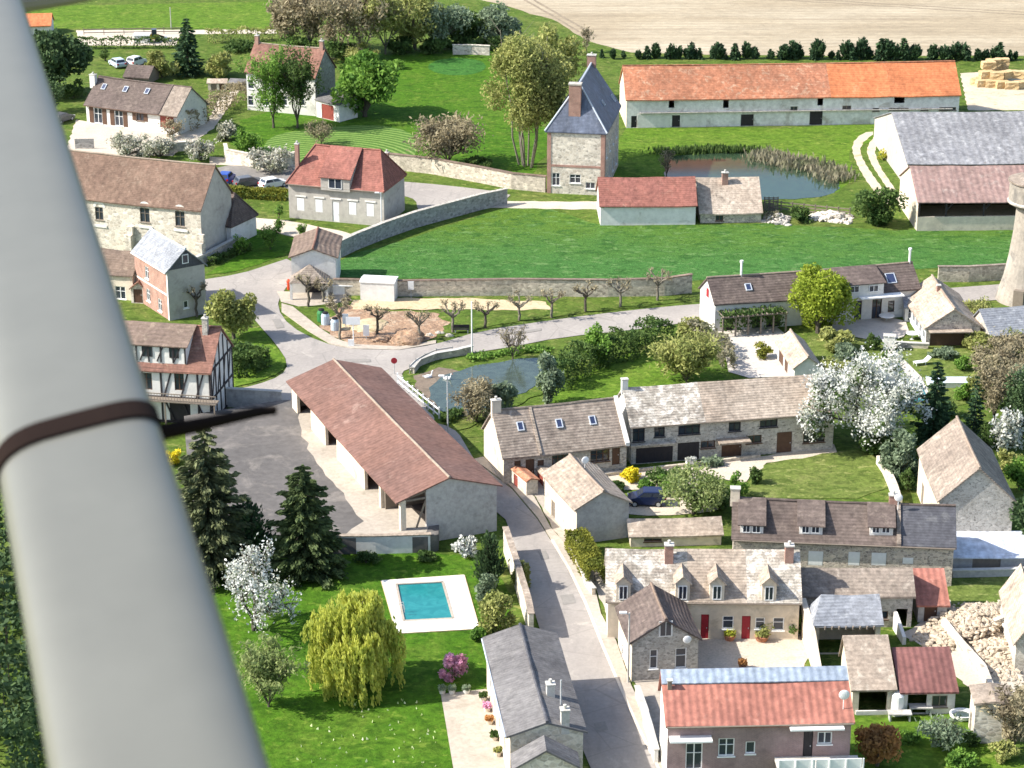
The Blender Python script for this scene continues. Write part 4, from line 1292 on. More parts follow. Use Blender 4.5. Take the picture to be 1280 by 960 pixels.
sheet("church_path", [(310, 272), (360, 276), (430, 290), (462, 300), (430, 309), (370, 297), (310, 284)], 'gravel', Z(3), jit=.05)
sheet("driveway", [(488, 226), (560, 232), (640, 242), (632, 250), (560, 266), (530, 272), (522, 262), (520, 250), (505, 245), (488, 244)], 'asphalt', Z(3), round_=1)
sheet("driveway", [(420, 306), (470, 290), (505, 280), (560, 264), (545, 258), (526, 268), (500, 276), (470, 284)], 'asphalt', Z(4))
sheet("car_park", [(262, 212), (300, 204), (370, 208), (368, 236), (300, 236), (266, 230)], 'asphalt_g', Z(3))
sheet("farm_lane", [(560, 250), (660, 252), (750, 252), (752, 262), (660, 261), (560, 258)], 'gravel', Z(2), jit=.1)
sheet("lane", [(262, 196), (370, 205), (370, 210), (262, 206)], 'gravel', Z(4))
sheet("far_lane", [(95, 38), (345, 37), (345, 42), (225, 43), (220, 57), (100, 57)], 'gravel', Z(2), jit=.1)
sheet("house_yard", [(95, 150), (160, 160), (225, 168), (260, 152), (275, 118), (300, 112), (268, 160), (215, 195), (80, 195)], 'gravel', Z(2), jit=.1)
sheet("track", [(1078, 166), (1096, 164), (1074, 182), (1078, 200), (1100, 232), (1120, 256), (1110, 258), (1086, 232), (1068, 200), (1064, 180)], 'track', Z(2), round_=1, jit=.05)
sheet("track", [(1100, 163), (1112, 163), (1092, 184), (1098, 206), (1116, 232), (1128, 250), (1121, 254), (1104, 228), (1088, 204), (1082, 184)], 'track', Z(2), round_=1, jit=.05)
sheet("farm_yard", [(1200, 92), (1230, 90), (1310, 100), (1310, 138), (1210, 138)], 'track', Z(2), jit=.1)
sheet("forecourt", [(722, 700), (745, 738), (755, 760), (790, 846), (806, 880), (830, 950), (850, 1010), (900, 1010), (890, 850), (800, 836), (790, 760), (760, 720)], 'pave', Z(4), jit=.05)
sheet("forecourt", [(600, 572), (640, 596), (670, 622), (692, 664), (716, 692), (740, 690), (740, 640), (690, 600), (660, 580), (640, 590)], 'pave', Z(4), jit=.05)
M['patch'] = surf("road_repair", (.255, .235, .212), (.225, .21, .19), s2=3, amp=.12)
for q in ([(700, 745), (716, 744), (720, 755), (704, 757)], [(672, 690), (682, 689), (687, 699), (677, 701)], [(742, 905), (756, 903), (760, 914), (746, 916)], [(430, 450), (462, 449), (464, 453), (432, 454)], [(640, 416), (676, 411), (677, 414), (642, 419)], [(340, 400), (350, 399), (356, 410), (346, 411)]):
    sheet("road_patch", q, 'patch', Z(7), jit=.04)
# ponds
sheet("pond_bank", [(500, 470), (530, 455), (600, 441), (680, 432), (740, 440), (700, 480), (640, 512), (570, 540), (548, 530)], 'grass', Z(6), jit=.15)
sheet("pond_mud", [(512, 474), (540, 462), (575, 462), (582, 478), (572, 500), (552, 520), (536, 506)], 'mud', Z(8), round_=1, jit=.2)
sheet("pond_water", [(532, 486), (552, 472), (588, 460), (640, 450), (674, 447), (694, 454), (676, 482), (620, 506), (582, 524), (552, 520)], 'pond', Z(9), round_=2, jit=.15)
sheet("farm_pond", [(828, 252), (832, 200), (850, 193), (950, 189), (1000, 200), (1040, 216), (1052, 232), (1040, 245), (980, 250)], 'pond2', Z(3), round_=1, jit=.1)
# square
sheet("square_grass", [(366, 384), (400, 380), (440, 378), (500, 392), (680, 376), (862, 366), (862, 377), (790, 385), (700, 395), (600, 410), (560, 420), (420, 424)], 'grass', Z(5), jit=.1)
sheet("earthworks", [(400, 408), (430, 384), (480, 388), (540, 392), (560, 404), (545, 424), (500, 434), (440, 433), (418, 425)], 'dirt', Z(6), jit=.3)
sheet("sandy_path", [(440, 376), (500, 373), (600, 374), (682, 378), (688, 388), (600, 388), (500, 387), (440, 388)], 'sand', Z(7), jit=.15)
sheet("forecourt", [(346, 364), (372, 366), (430, 366), (440, 376), (400, 382), (372, 384), (352, 378)], 'pave', Z(6), jit=.05)
bm = bmesh.new()
solid(bm, [(352, 380), (366, 384), (400, 411), (420, 424), (440, 431), (500, 434), (545, 426), (545, 430), (500, 438), (440, 436.5), (412, 430), (385, 414), (352, 390)], -.05, .11)
tag(obj("pavement", bm, M['pave']), kind='structure')
sheet("verge", [(284, 432), (320, 404), (342, 430), (360, 452), (352, 466), (322, 478), (284, 486)], 'crop_l', Z(6), round_=1)
sheet("churchyard", [(255, 345), (300, 318), (312, 285), (370, 298), (415, 308), (360, 318), (330, 328), (300, 338)], 'lawn', Z(3), jit=.1)
# barn yard
YZ = 1.6
def up(pix, z=YZ):
    """ground pixels under the pixels seen at height z"""
    return [proj((q.x, q.y, 0)) for q in (G(p, z) for p in pix)]
bm = bmesh.new()
solid(bm, up([(230, 520), (352, 500), (400, 500), (470, 570), (550, 640), (548, 668), (534, 671), (428, 673), (330, 668), (240, 640)]), -.1, YZ)
tag(obj("barn_yard", bm, M['marl']), kind='structure')
sheet("barn_apron", up([(374, 512), (402, 505), (455, 570), (500, 620), (540, 655), (532, 669), (432, 671), (452, 650), (428, 618), (396, 580), (378, 545)]), 'pave', YZ / 3, jit=.25, step=1.5)
# pool garden
sheet("garden_lawn", [(200, 700), (330, 690), (428, 690), (530, 690), (610, 700), (640, 745), (632, 800), (606, 860), (560, 900), (580, 1040), (250, 1040)], 'lawn', Z(2), jit=.15)
sheet("terrace", [(551, 868), (606, 862), (640, 870), (700, 1040), (580, 1040)], 'pave', Z(4))
sheet("garden_grass", [(680, 505), (700, 480), (760, 452), (830, 430), (905, 470), (905, 480), (790, 490), (780, 508)], 'crop_l', Z(3), jit=.15)
sheet("gravel_drive", [(896, 412), (930, 402), (985, 412), (1010, 470), (912, 474), (906, 440), (880, 425)], 'terrace', Z(5), round_=1)
sheet("patio", [(1040, 398), (1130, 396), (1138, 420), (1100, 428), (1060, 420), (1040, 418)], 'terrace', Z(6), round_=1)
sheet("back_garden", [(1010, 420), (1110, 425), (1200, 428), (1260, 450), (1240, 500), (1120, 520), (1010, 480)], 'lawn_dry', Z(3), jit=.2)
sheet("garden_path", [(1107, 438), (1116, 436), (1152, 472), (1165, 500), (1140, 500), (1138, 474)], 'terrace', Z(5))
sheet("courtyard_lawn", [(935, 602), (960, 576), (1060, 560), (1100, 572), (1118, 622), (930, 625)], 'lawn_dry', Z(3), round_=1, jit=.1)
sheet("cottage_yard", [(690, 600), (770, 590), (940, 572), (1042, 556), (1048, 566), (960, 578), (930, 604), (900, 600), (850, 612), (790, 614)], 'gravel', Z(3), jit=.15)
sheet("drive", [(770, 622), (860, 612), (915, 618), (905, 640), (780, 648)], 'gravel', Z(4), round_=1, jit=.1)
sheet("courtyard", [(868, 792), (1003, 794), (1012, 820), (1004, 838), (870, 840)], 'gravel', Z(3), jit=.1)
sheet("back_lawn", [(1062, 895), (1200, 895), (1260, 915), (1300, 1000), (1060, 1000)], 'crop_l', Z(3), jit=.2)
sheet("white_yard", [(1185, 700), (1300, 696), (1300, 724), (1190, 720)], 'concrete_g' if 'concrete_g' in M else 'concrete', Z(3))
sheet("rubble_ground", [(1130, 790), (1190, 752), (1300, 745), (1300, 870), (1215, 862), (1160, 820)], 'gravel', Z(3), jit=.3)
sheet("cottage_garden", [(1185, 722), (1262, 720), (1262, 760), (1190, 770)], 'lawn_dry', Z(4), jit=.1)
M['towerwall'] = surf('tower_render', (.34, .30, .25), (.27, .24, .20), (.18, .165, .145), s1=.3, s2=2, amp=.2, amt3=.5, s3=.5)

# ================================================================ BUILDINGS
# -- bungalow, top left
h = House("bungalow", "white bungalow with brown shutters and three rooflights in a brown roof", "house",
          long_frame((104, 131), (221, 146), 154, (118, 95), .8, .4), M['white'], M['t_dark'], segs=[(.80, M['t_dark']), (1, M['t_greybrown'])], ridge=M['t_dark'], gmat={'R': M['white']})
for bb in ((117, 133, 128, 152), (143, 136, 154, 155)): h.op('F', bb, 'ws', 'whitep', w=1.5, z=.25)
h.op('F', (167, 139, 183, 151), 'ws', 'wood', w=1.3)
h.op('F', (200, 143, 217, 160), 'g', 'woodred')
for bb in ((125, 104, 135, 113), (152, 107, 162, 116), (178, 109, 190, 119)): h.skylight(bb, w=.9, h=1.3)
h.chimney((117, 104), 1.3, .9, .7, 'white'); h.upstand(.80, 't_dark', .3, .12); h.gutter('wood'); h.finish()
# -- tall house with climbing plants
h = House("tall_house", "tall white house under a faded red roof with a dark right gable", "house",
          long_frame((305, 90), (394, 98), 137, (313, 53), .95, .3), M['white'], M['t_rust'], ridge=M['ridge'])
for x in (310, 330, 352, 374):
    h.op('F', (x, 100, x + 7, 111), 'w'); h.op('F', (x, 120, x + 7, 132), 'w')
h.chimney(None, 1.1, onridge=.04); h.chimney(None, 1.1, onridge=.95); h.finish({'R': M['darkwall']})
h = House("lean_to_shed", "low white lean-to shed with a brown double door beside the tall house", "shed",
          long_frame((393, 124), (424, 131), 146, (393, 118), .25, .15, rf=.99, D=4.2), M['white'], M['fibro'])
h.op('F', (402, 131, 417, 146), 'g', 'woodred'); h.finish()
# -- house with red hipped roof
h = House("hipped_house", "grey rendered house with a red hipped roof and closed white shutters", "house",
          long_frame((357, 229), (480, 240), 272, (388, 183), 1.0, .4, D=8.6), M['greyrender'], M['t_red'], hipA=2.6, hipB=2.0, ridge=M['t_red'])
for x in (371, 394, 436, 458): h.op('F', (x, 247.5 + (x - 371) * .08, x + 9.5, 263.5 + (x - 371) * .08), 'sh', 'whitep')
h.op('F', (415.5, 252, 424, 273), 'd', 'whitep')
for x in (371, 394, 415, 436, 458):
    b = bmesh.new(); a, z = h.px2f('F', (x + 5, 246 + (x - 371) * .08)); h.slab(b, 'F', a - .75, a + .75, z, z + .18, .004, .09); h.part("lintel", b, 'white')
h.sdormer((401, 222, 437, 236), M['t_red'], M['greyrender'], [(411, 224, 427, 236)])
h.chimney((372, 206), 2, .5, .5, 'brick', top=180); h.chimney((484, 217), 2, .5, .5, 'brick', 'X', top=191); h.gutter(); h.finish()
# -- church
h = House("church", "long white stone church with a brown tiled roof and arched windows", "church",
          long_frame((60, 243), (251, 264), 305, (85, 187), 1.05, .25), M['chalk'], M['t_church'], ridge=M['ridge'], gmat={'R': M['greyrender']})
for bb in ((119, 259, 129, 275), (175, 260, 187, 278), (219, 264, 231, 283)):
    h.op('F', bb, 'w', 'oldwood')
    a, z = h.px2f('F', ((bb[0] + bb[2]) / 2, bb[1])); w = .55
    b = bmesh.new()
    for k in range(9):
        t0, t1 = math.pi * k / 9, math.pi * (k + 1) / 9
        vs = [h.face_pt('F', a + math.cos(t) * r, z + math.sin(t) * r, .03) for t, r in ((t0, .5), (t1, .5), (t1, .85), (t0, .85))]
        b.faces.new([b.verts.new(v) for v in vs])
    h.part("arch", b, 'white')
    b = bmesh.new(); h.slab(b, 'F', a - .95, a + .95, z - 2.6, z - 2.35, .004, .12); h.part("sill", b, 'white')
for x in (164, 252):
    a, z = h.px2f('F', (x, 290)); b = bmesh.new()
    for (w0, hh, d) in ((.45, 3.6, .5), (.45, 2.6, 1.0)):
        h.slab(b, 'F', a - w0, a + w0, -.1, hh + (0 if d < .8 else 0), .004 if d < .8 else .51, d)
    h.part("buttress", b, 'chalk')
h.finish({'R': M['greyrender']})
church = h
h = House("church_porch", "small white church porch with dark hipped roof on the church's right gable", "porch",
          long_frame((258, 279), (289, 284), 304, (270, 243), 1.1, .25, D=6.2), M['white'], M['t_dark'], hipB=1.4, ridge=M['t_dark'])
h.op('F', (270, 286, 280, 302), 'd', 'woodred')
h.gdormer((268, 279, 284, 284), M['t_church'], M['t_church'], fill='n') if False else None
b = bmesh.new()
q = h.ron((275, 279)); 
v = [b.verts.new(p) for p in (Vector((q.x - 1.3, -.05, h.ze + .05)), Vector((q.x + 1.3, -.05, h.ze + .05)), Vector((q.x, 1.9, h.ze + 1.9 * h.slope + .35)))]
b.faces.new(v); w_ = [b.verts.new(x.co + Vector((0, .9, .0))) for x in v[:2]]
b.faces.new((v[0], v[2], w_[0])); b.faces.new((v[1], w_[1], v[2]))
h.part("gablet", b, 't_church'); h.finish()
# -- brick house with slate roof
h = House("brick_house", "tall pink brick house with a grey slate roof and rendered gable end", "house",
          gable_frame((232, 311), (196, 290), (207, 341), 401, .3, .2, L=9.5), M['greyrender'], M['slate_l'], ridge=M['zinc'], gmat={'F': M['slate_d']})
for bb in ((181, 334, 186, 348), (183, 362, 188, 376), (197, 373, 203, 390)): h.op('L', bb, 'w', w=1.0, h=1.5)
h.op('F', (230, 377, 235, 384), 'w', w=.6, h=.9); 
b = bmesh.new(); h.slab(b, 'F', h.W / 2 - .75, h.W / 2 + .05, h.zt + .5, h.zt + 1.6, .004, .08); fo = h.part("window", b, 'whitep')
b = bmesh.new(); h.slab(b, 'F', h.W / 2 - .65, h.W / 2 - .05, h.zt + .6, h.zt + 1.5, .082, .09); h.part("pane", b, 'glass', fo)
b = bmesh.new(); h.slab(b, 'L', .0, h.y1 - h.y0, 2.9, 3.1, .004, .05); h.slab(b, 'L', h.y1 - h.y0 - .3, h.y1 - h.y0 - .003, .02, h.zt - .02, .006, .045); h.part("string_course", b, 'white')
h.gutter('whitep'); h.finish({'L': M['brick']})
h = House("cottage_wing", "low brown-roofed stone wing left of the pink brick house", "house",
          long_frame((112, 340), (166, 345), 371, (112, 309), .8, .25), M['cream'], M['t_brown'])
h.op('F', (144, 358, 157, 374), 'w'); h.finish()
h = House("tiled_porch", "tiled entrance porch with a dark door in front of the brick house", "porch",
          gable_frame((172, 352), (176, 348), (161, 361), 379, .15, .1, L=1.6, W=2.1, rf=.5), M['chalk'], M['t_rust'])
h.opm('F', .3, 1.4, 0, 1.9, 'd', 'wood'); h.finish()
# -- half-timbered house
h = House("timbered_house", "half-timbered white and dark house with brown tiled roof and balcony", "house",
          long_frame((150, 460), (264, 467), 524, (150, 402), .85, .35), M['white'], M['t_rust'], ridge=M['t_rust'])
wins = [(138, 432, 150, 445), (178, 433, 190, 445), (212, 435, 223, 447)]
d0, dd = h.sdormer((140, 431, 233, 452), M['t_brown'], M['white'], wins, winm='timber')
b = bmesh.new()
for x in np.linspace(dd[0] + .1, dd[1] - .1, 7): beam(b, (x, dd[4] - .02, dd[2]), (x, dd[4] - .02, dd[3]), .14)
for x in np.linspace(dd[0] + 1.2, dd[1] - 1.3, 4): beam(b, (x, dd[4] - .025, dd[2] + .1), (x + .7, dd[4] - .025, dd[3] - .1), .12)
beam(b, (dd[0], dd[4] - .02, dd[3] - .1), (dd[1], dd[4] - .02, dd[3] - .1), .14)
h.part("timber_frame", b, 'timber', d0)
for bb in ((176, 466, 190, 487), (218, 466, 230, 488)): h.op('F', bb, 'fw', 'wood')
h.op('F', (212, 500, 238, 524), 'g', 'timber')
H2 = h.zt; zm = H2 * .47
L_ = h.x1 - h.x0
b = bmesh.new()
P = h.face_pt
for x in np.linspace(.1, L_ - .1, 8):
    if any(o[1] - .1 < x < o[2] + .1 for o in h.ops): continue
    beam(b, P('F', x, .05, .02), P('F', x, H2, .02), .14, .18)
for z in (.15, zm, H2 - .12): 
    for a0, a1 in ((0, L_),): beam(b, P('F', a0, z, .03) if z > .5 else P('F', a0, z, .03), P('F', a1, z, .03), .16, .2)
for x in (1.2, 4.2, L_ - 1.6, L_ - 3.2): 
    beam(b, P('F', x, zm + .1, .02), P('F', x + .9, H2 - .2, .02), .12, .16); beam(b, P('F', x, zm - .15, .02), P('F', x + .9, .3, .02), .12, .16)
Lr = h.y1 - h.y0
for y in np.linspace(.1, Lr - .1, 6): beam(b, P('R', y, .05, .02), P('R', y, h.zt + min(y, Lr - y) * h.slope * .9, .02), .16, .14)
for z in (.15, zm, H2 - .1): beam(b, P('R', 0, z, .03), P('R', Lr, z, .03), .16, .2)
for y in np.linspace(.3, Lr - 1.6, 4): beam(b, P('R', y, zm + .1, .02), P('R', y + 1.0, H2 - .2, .02), .12, .16)
h.part("timber_frame", b, 'timber')
b = bmesh.new(); h.slab(b, 'F', -.2, L_ + .8, zm - .12, zm, .06, 1.25); bal = h.part("balcony", b, 'oldwood')
b = bmesh.new(); h.slab(b, 'F', -.2, L_ + .8, zm + .75, zm + .84, 1.15, 1.22)
for x in np.linspace(-.1, L_ + .7, 34): h.slab(b, 'F', x - .02, x + .02, zm, zm + .75, 1.16, 1.2)
for x in (0.2, L_ / 2, L_ + .6): h.slab(b, 'F', x - .07, x + .07, 0, zm - .12, 1.08, 1.2)
h.part("railing", b, 'oldwood', bal)
h.chimney((257, 415), 1.5, .55, .55, 'stone', top=398, pots=1); h.finish()
# -- white hut with tiled roof
h = House("white_hut", "small white hut with brown tiled roof and open pyramid-roofed porch", "hut",
          gable_frame((391, 311), (396, 291), (360, 322), 366, .35, .4, L=8.5), M['white'], M['t_brown'], ridge=M['t_rust'])
b = bmesh.new(); cx = h.W / 2 - .4
e = [Vector((cx - 2.3, -2.6, 2.15)), Vector((cx + 2.3, -2.6, 2.15)), Vector((cx + 2.3, .35, 2.15)), Vector((cx - 2.3, .35, 2.15))]
ap = Vector((cx, -.6, 3.9)); ev = [b.verts.new(p) for p in e]; av = b.verts.new(ap)
for i in range(4): b.faces.new((ev[i], ev[(i + 1) % 4], av))
b.faces.new(ev[::-1])
pr = h.part("porch_roof", b, 't_greybrown')
b = bmesh.new()
for x in (-2.1, 2.1): box(b, cx + x - .14, -2.45, -.05, cx + x + .14, -2.17, 2.14)
h.part("porch_post", b, 'white')
h.opm('F', h.W / 2 - 1.4, h.W / 2 + .5, 0, 2.0, 'd', 'timber'); h.finish()
# -- two white site cabins
for nm, lab, A, B, yb, R, D in (("site_cabin", "larger white site cabin with a flat pitched lid by the field wall", (449, 352), (493, 354), 376, (450, 343), 2.6),
                                ("site_cabin", "smaller white site cabin between the hut and the larger cabin", (415, 357), (441, 357), 369, (416, 351), 2.2)):
    h = House(nm, lab, "cabin", long_frame(A, B, yb, R, .12, .08, D=D), M['white'], M['whitep'], th=.12, og=.08)
    h.opm('L', .4, 1.3, 0, 1.9, 'd', 'whitep'); h.finish()
# -- big barn in the centre
h = House("long_barn", "long barn with rust-red sheet roof and open bays facing the dark yard", "barn",
          gable_frame((562, 597), (417, 449), (495, 629), 663, .5, .35, zb=YZ), M['stone'], M['sheet_red'], ridge=M['ridge'], th=.12, skip=('L',))
LB = h.y1 - h.y0; ztb = h.zt
for a0, a1, mt, z1 in ((.3, 1.6, 'cream', ztb), (9.0, 13.4, 'cream', ztb), (16.4, 25.5, 'cream', ztb)):
    pass
# left side of the barn: cream wall panels, posts and open bays (distance from the far end)
bays = h.px2f
def la(x, y=None): return h.px2f('L', (x, y))[0]
pan = [((352, 515), (372, 520)), ((389, 535), (407, 552)), ((421, 565), (456, 610))]
b = bmesh.new()
ends = []
for (p, q) in pan:
    a0, a1 = h.px2f('L', p)[0], h.px2f('L', q)[0]; a0, a1 = max(.05, min(a0, a1)), min(LB - .05, max(a0, a1)); ends.append((a0, a1))
    h.slab(b, 'L', a0, a1, -.1, ztb - .02, -.3, 0)
h.part("side_wall", b, 'cream')
b = bmesh.new()
for x, y in ((475, 628), (503, 655)):
    a = min(LB - .25, h.px2f('L', (x, y))[0]); h.slab(b, 'L', a - .25, a + .25, -.1, ztb - .02, -.5, 0)
h.part("post", b, 'cream')
b = bmesh.new(); h.slab(b, 'L', .02, LB - .02, ztb - .34, ztb - .05, -.28, -.02); h.part("lintel", b, 'oldwood')
b = bmesh.new(); h.slab(b, 'L', ends[0][1] + .05, ends[1][0] - .05, -.1, ztb - .03, -3.0, -2.8); h.slab(b, 'L', ends[1][1] + .05, ends[2][0] - .05, -.1, ztb - .4, -2.6, -2.4); h.part("inner_wall", b, 'wood')
b = bmesh.new(); w_ = (h.x1 - h.x0)
# near gable: open left bay, wall on the right
h.skip = ('L', 'F')
a0 = h.px2f('F', (533, 640))[0]
b = bmesh.new(); apx = h.rf * h.W - h.x0
sl = lambda a: ztb + min(a, 2 * apx - a) * h.slope
v = [b.verts.new(h.face_pt('F', a, z)) for a, z in ((a0, -.1), (w_, -.1), (w_, ztb), (apx, sl(apx) - .05), (a0, sl(a0) - .05))]
b.faces.new(v); v2 = [b.verts.new(h.face_pt('F', a, z, -.3)) for a, z in ((a0, -.1), (w_, -.1), (w_, ztb), (apx, sl(apx) - .05), (a0, sl(a0) - .05))]
b.faces.new(v2[::-1])
for i in range(5): b.faces.new((v[i], v2[i], v2[(i + 1) % 5], v[(i + 1) % 5]))
bmesh.ops.recalc_face_normals(b, faces=b.faces[:]); h.part("gable_wall", b, 'block')
b = bmesh.new(); beam(b, h.face_pt('F', .1, ztb - .1, -.1), h.face_pt('F', a0, ztb - .1, -.1), .18); beam(b, h.face_pt('F', a0 * .5, .8, -.1), h.face_pt('F', a0, ztb - .3, -.1), .14); beam(b, h.face_pt('F', .2, ztb, -.12), h.face_pt('F', a0, sl(a0) - .25, -.12), .16)
h.part("bracing", b, 'oldwood')
b = bmesh.new(); h.slab(b, 'F', .3, w_ - .4, -.1, ztb - .4, -5.2, -5.0); h.part("inner_wall", b, 'oldwood')
h.finish()
# -- cottage row centre, lower left part
h = House("cottage", "brown-roofed cottage with white gable and three rooflights, lower end of the stone row", "house",
          long_frame((628, 573), (787, 556), 606, (620, 513), .85, .3), M['stone'], M['t_greybrown'], ridge=M['t_greybrown'])
for bb in ((690, 567, 712, 583), (738, 562, 762, 577)): h.op('F', bb, 'w', 'wood')
for bb in ((643, 576, 651, 598), (657, 574, 668, 598), (672, 575, 680, 598), (765, 560, 775, 581)): h.op('F', bb, 'd', 'wood')
for bb in ((646, 527, 655, 539), (694, 523, 704, 536), (736, 519, 745, 532)): h.skylight(bb, w=.8, h=1.2)
h.chimney(None, 1.0, .9, .5, 'cream', onridge=.035); h.upstand(.985, 'white', .4, .25); h.upstand(.30, 't_beige', .25, .08); h.finish({'L': M['cream']})
# -- long stone house
h = House("long_stone_house", "long two-storey stone house with pale lichen roof and dark openings", "house",
          long_frame((788, 534), (1047, 515), 581, (782, 484), .8, .35), M['stone'], M['t_pink'], segs=[(.36, M['t_grey']), (1, M['t_pink'])])
for bb in ((791, 534, 806, 552), (818, 531, 831, 546), (848, 529, 875, 543), (911, 524, 926, 539), (950, 520, 972, 534)): h.op('F', bb, 'w', 'timber')
for bb in ((795, 559, 841, 579), (847, 553, 874, 573)): h.op('F', bb, 'g', 'timber')
for bb in ((876, 551, 894, 560), (933, 544, 952, 554), (1004, 537, 1031, 553)): h.op('F', bb, 'w', 'wood')
h.op('F', (902, 551, 927, 570), 'd', 'wood'); h.op('F', (971, 540, 990, 562), 'd', 'wood')
a, z = h.px2f('F', (915, 548)); b = bmesh.new(); h.slab(b, 'F', a - 1.6, a + 1.6, z - .1, z + .08, .01, 1.3); h.part("canopy", b, 't_beige')
a, z = h.px2f('F', (820, 553)); b = bmesh.new(); h.slab(b, 'F', a - 2.6, a + 2.0, z - .1, z + .02, .01, .5); h.part("ledge", b, 'stone')
h.chimney(None, .8, .6, .5, 'white', onridge=.01, pots=0); h.gutter('oldwood'); h.finish({'L': M['white']})
# -- mid house by the road
h = House("roadside_cottage", "cream cottage with pale tiled roof and grey gable beside the street", "house",
          gable_frame((755, 614), (712, 568), (718, 638), 681, .3, .2), M['cream'], M['t_beige'], ridge=M['ridge'])
h.op('L', (689, 628, 694, 652), 'd', 'oldwood', w=1.0, h=2.2); h.dish((731, 581), r=.36, mast=.5)
h.finish({'F': M['block'], 'R': M['stone']})
b = bmesh.new()
h = House("gate_roof", "small red gate under a tiled roof against the roadside cottage", "gatehouse",
          gable_frame((684, 593), (664, 571), (680, 597), 612, .1, .1, L=3.6, W=2.2, rf=.5), M['cream'], M['t_beige'], th=.12)
h.opm('L', .4, 2.9, 0, 1.9, 'd', 'woodred'); h.finish()
h = House("gate_roof", "short wall with an orange tiled cap beside the street gate", "gatehouse",
          gable_frame((664, 598), (636, 575), (658, 602), 621, .1, .1, L=4.4, W=1.4, rf=.5), M['chalk'], M['t_old'], th=.12)
h.opm('L', 1.2, 2.1, 0, 1.3, 'd', 'woodred'); h.finish()
# -- low outbuilding
h = House("outbuilding", "low outbuilding with beige tiled roof behind the olive hedge", "shed",
          long_frame((786, 671), (905, 668), 684, (800, 648), .5, .2, rf=.99), M['cream'], M['t_beige'])
h.opm('F', 1.2, 2.8, .5, 1.1, 'w', 'wood'); h.finish()
# -- house with three dormers
h = House("dormer_house", "brown-roofed stone house with three shed dormers and a slate-roofed right end", "house",
          long_frame((914, 674), (1196, 685), 722, (918, 622), .85, .35), M['flint'], M['t_dark'], segs=[(.745, M['t_dark']), (1, M['slate_d'])], ridge=M['t_dark'])
for x in (925, 999, 1087): h.sdormer((x, 655 + (x - 925) * .015, x + 29, 666 + (x - 925) * .015), M['t_dark'], M['white'], [(x + 3, 655, x + 13, 666), (x + 15, 655, x + 26, 666)])
for bb in ((1010, 689, 1029, 707), (1060, 690, 1075, 707), (1089, 691, 1108, 707), (1128, 697, 1142, 705)): h.op('F', bb, 'sh', 'whitep')
h.upstand(.745, 't_greybrown', .35, .2); h.dish((1122, 640), r=.36, mast=1.4); h.chimney(None, .8, .7, .5, 'brick', onridge=.72); h.chimney(None, .9, .8, .6, 'cream', onridge=.012, pots=0); h.gutter(); h.finish()
# -- cream cottage with gabled dormers
h = House("dormer_cottage", "cream cottage with mottled pale roof, four gabled dormers and crimson doors", "house",
          long_frame((757, 752), (1003, 754), 798, (757, 685), .9, .3), M['cream'], M['t_pink'], segs=[(.42, M['t_grey']), (.72, M['t_pink']), (1, M['t_grey'])])
for x, y in ((779, 739), (853, 739), (896, 739), (961, 740)): h.gdormer((x - 9, y - 10, x + 9, y + 11), M['cream'], M['t_beige'])
for bb in ((876, 768, 886, 796), (927, 770, 938, 797)): h.op('F', bb, 'd', 'crimson')
for bb in ((903, 770, 917, 786), (966, 772, 980, 788), (944, 772, 956, 786)): h.op('F', bb, 'w')
h.chimney((836, 699), 1, .7, .6, 'brick', top=681); h.chimney((986, 699), 1, .7, .6, 'brick', top=682); h.gutter('oldwood'); h.finish({'L': M['white']})
b = bmesh.new()
# -- gabled cottage on the street
h = House("gabled_cottage", "stone-gabled cottage with dark brown roof and cream street wall", "house",
          gable_frame((833, 775), (814, 729), (786, 805), 852, .3, .25), M['cream'], M['t_dark'], ridge=M['t_brown'])
for bb in ((812, 812, 822, 836), (844, 810, 858, 835)): h.op('F', bb, 'w')
for bb in ((769, 790, 773, 806), (776, 806, 780, 824)): h.op('L', bb, 'w', w=.9, h=1.4)
b = bmesh.new(); ax_ = h.rf * h.W - h.x0; h.slab(b, 'F', ax_ - .55, ax_ + .55, h.zt + .35, h.zt + 1.7, .004, .07); fo = h.part("window", b, 'white')
b = bmesh.new(); h.slab(b, 'F', ax_ - .42, ax_ - .03, h.zt + .45, h.zt + 1.6, .072, .08); h.slab(b, 'F', ax_ + .03, ax_ + .42, h.zt + .45, h.zt + 1.6, .072, .08); h.part("pane", b, 'glass', fo)
h.dish((858, 797), face='F', r=.34, mast=.0); h.finish({'F': M['stone'], 'R': M['stone']})
# -- lean-to roofs right
h = House("stone_annex", "grey-brown roofed stone annex with dark doorway behind the grey shed", "shed",
          long_frame((1003, 746), (1145, 746), 784, (1003, 709), .7, .25), M['stone'], M['t_greybrown'])
h.op('F', (1120, 761, 1134, 782), 'open'); h.op('F', (1100, 764, 1110, 774), 'w', 'wood'); h.finish()
h = House("orange_shed", "small shed with a smooth orange roof right of the stone annex", "shed",
          long_frame((1146, 757), (1188, 757), 778, (1146, 710), .45, .25, rf=.99), M['block'], M['sheet_brick'])
h.opm('F', .5, 1.6, 0, 1.6, 'd', 'wood'); h.finish()
h = House("grey_shed", "open-fronted shed with mottled grey slate roof and cream left wall", "shed",
          long_frame((1016, 782), (1105, 781), 818, (1026, 743), .6, .3, rf=.8), M['cream'], M['slate_l'], hipA=1.0)
h.opm('F', .4, h.x1 - h.x0 - .4, 0, h.zt - .4, 'open'); 
b = bmesh.new()
for x in np.linspace(.8, h.x1 - h.x0 - .6, 8): h.slab(b, 'F', x - .06, x + .06, h.zt - .35, h.zt - .1, .01, .5)
h.part("rafter_end", b, 'oldwood'); h.finish()
h = House("beige_garage", "open garage with a large smooth beige tiled roof", "garage",
          long_frame((1064, 863), (1122, 862), 893, (1046, 794), .5, .3, rf=.8), M['cream'], M['t_beige'])
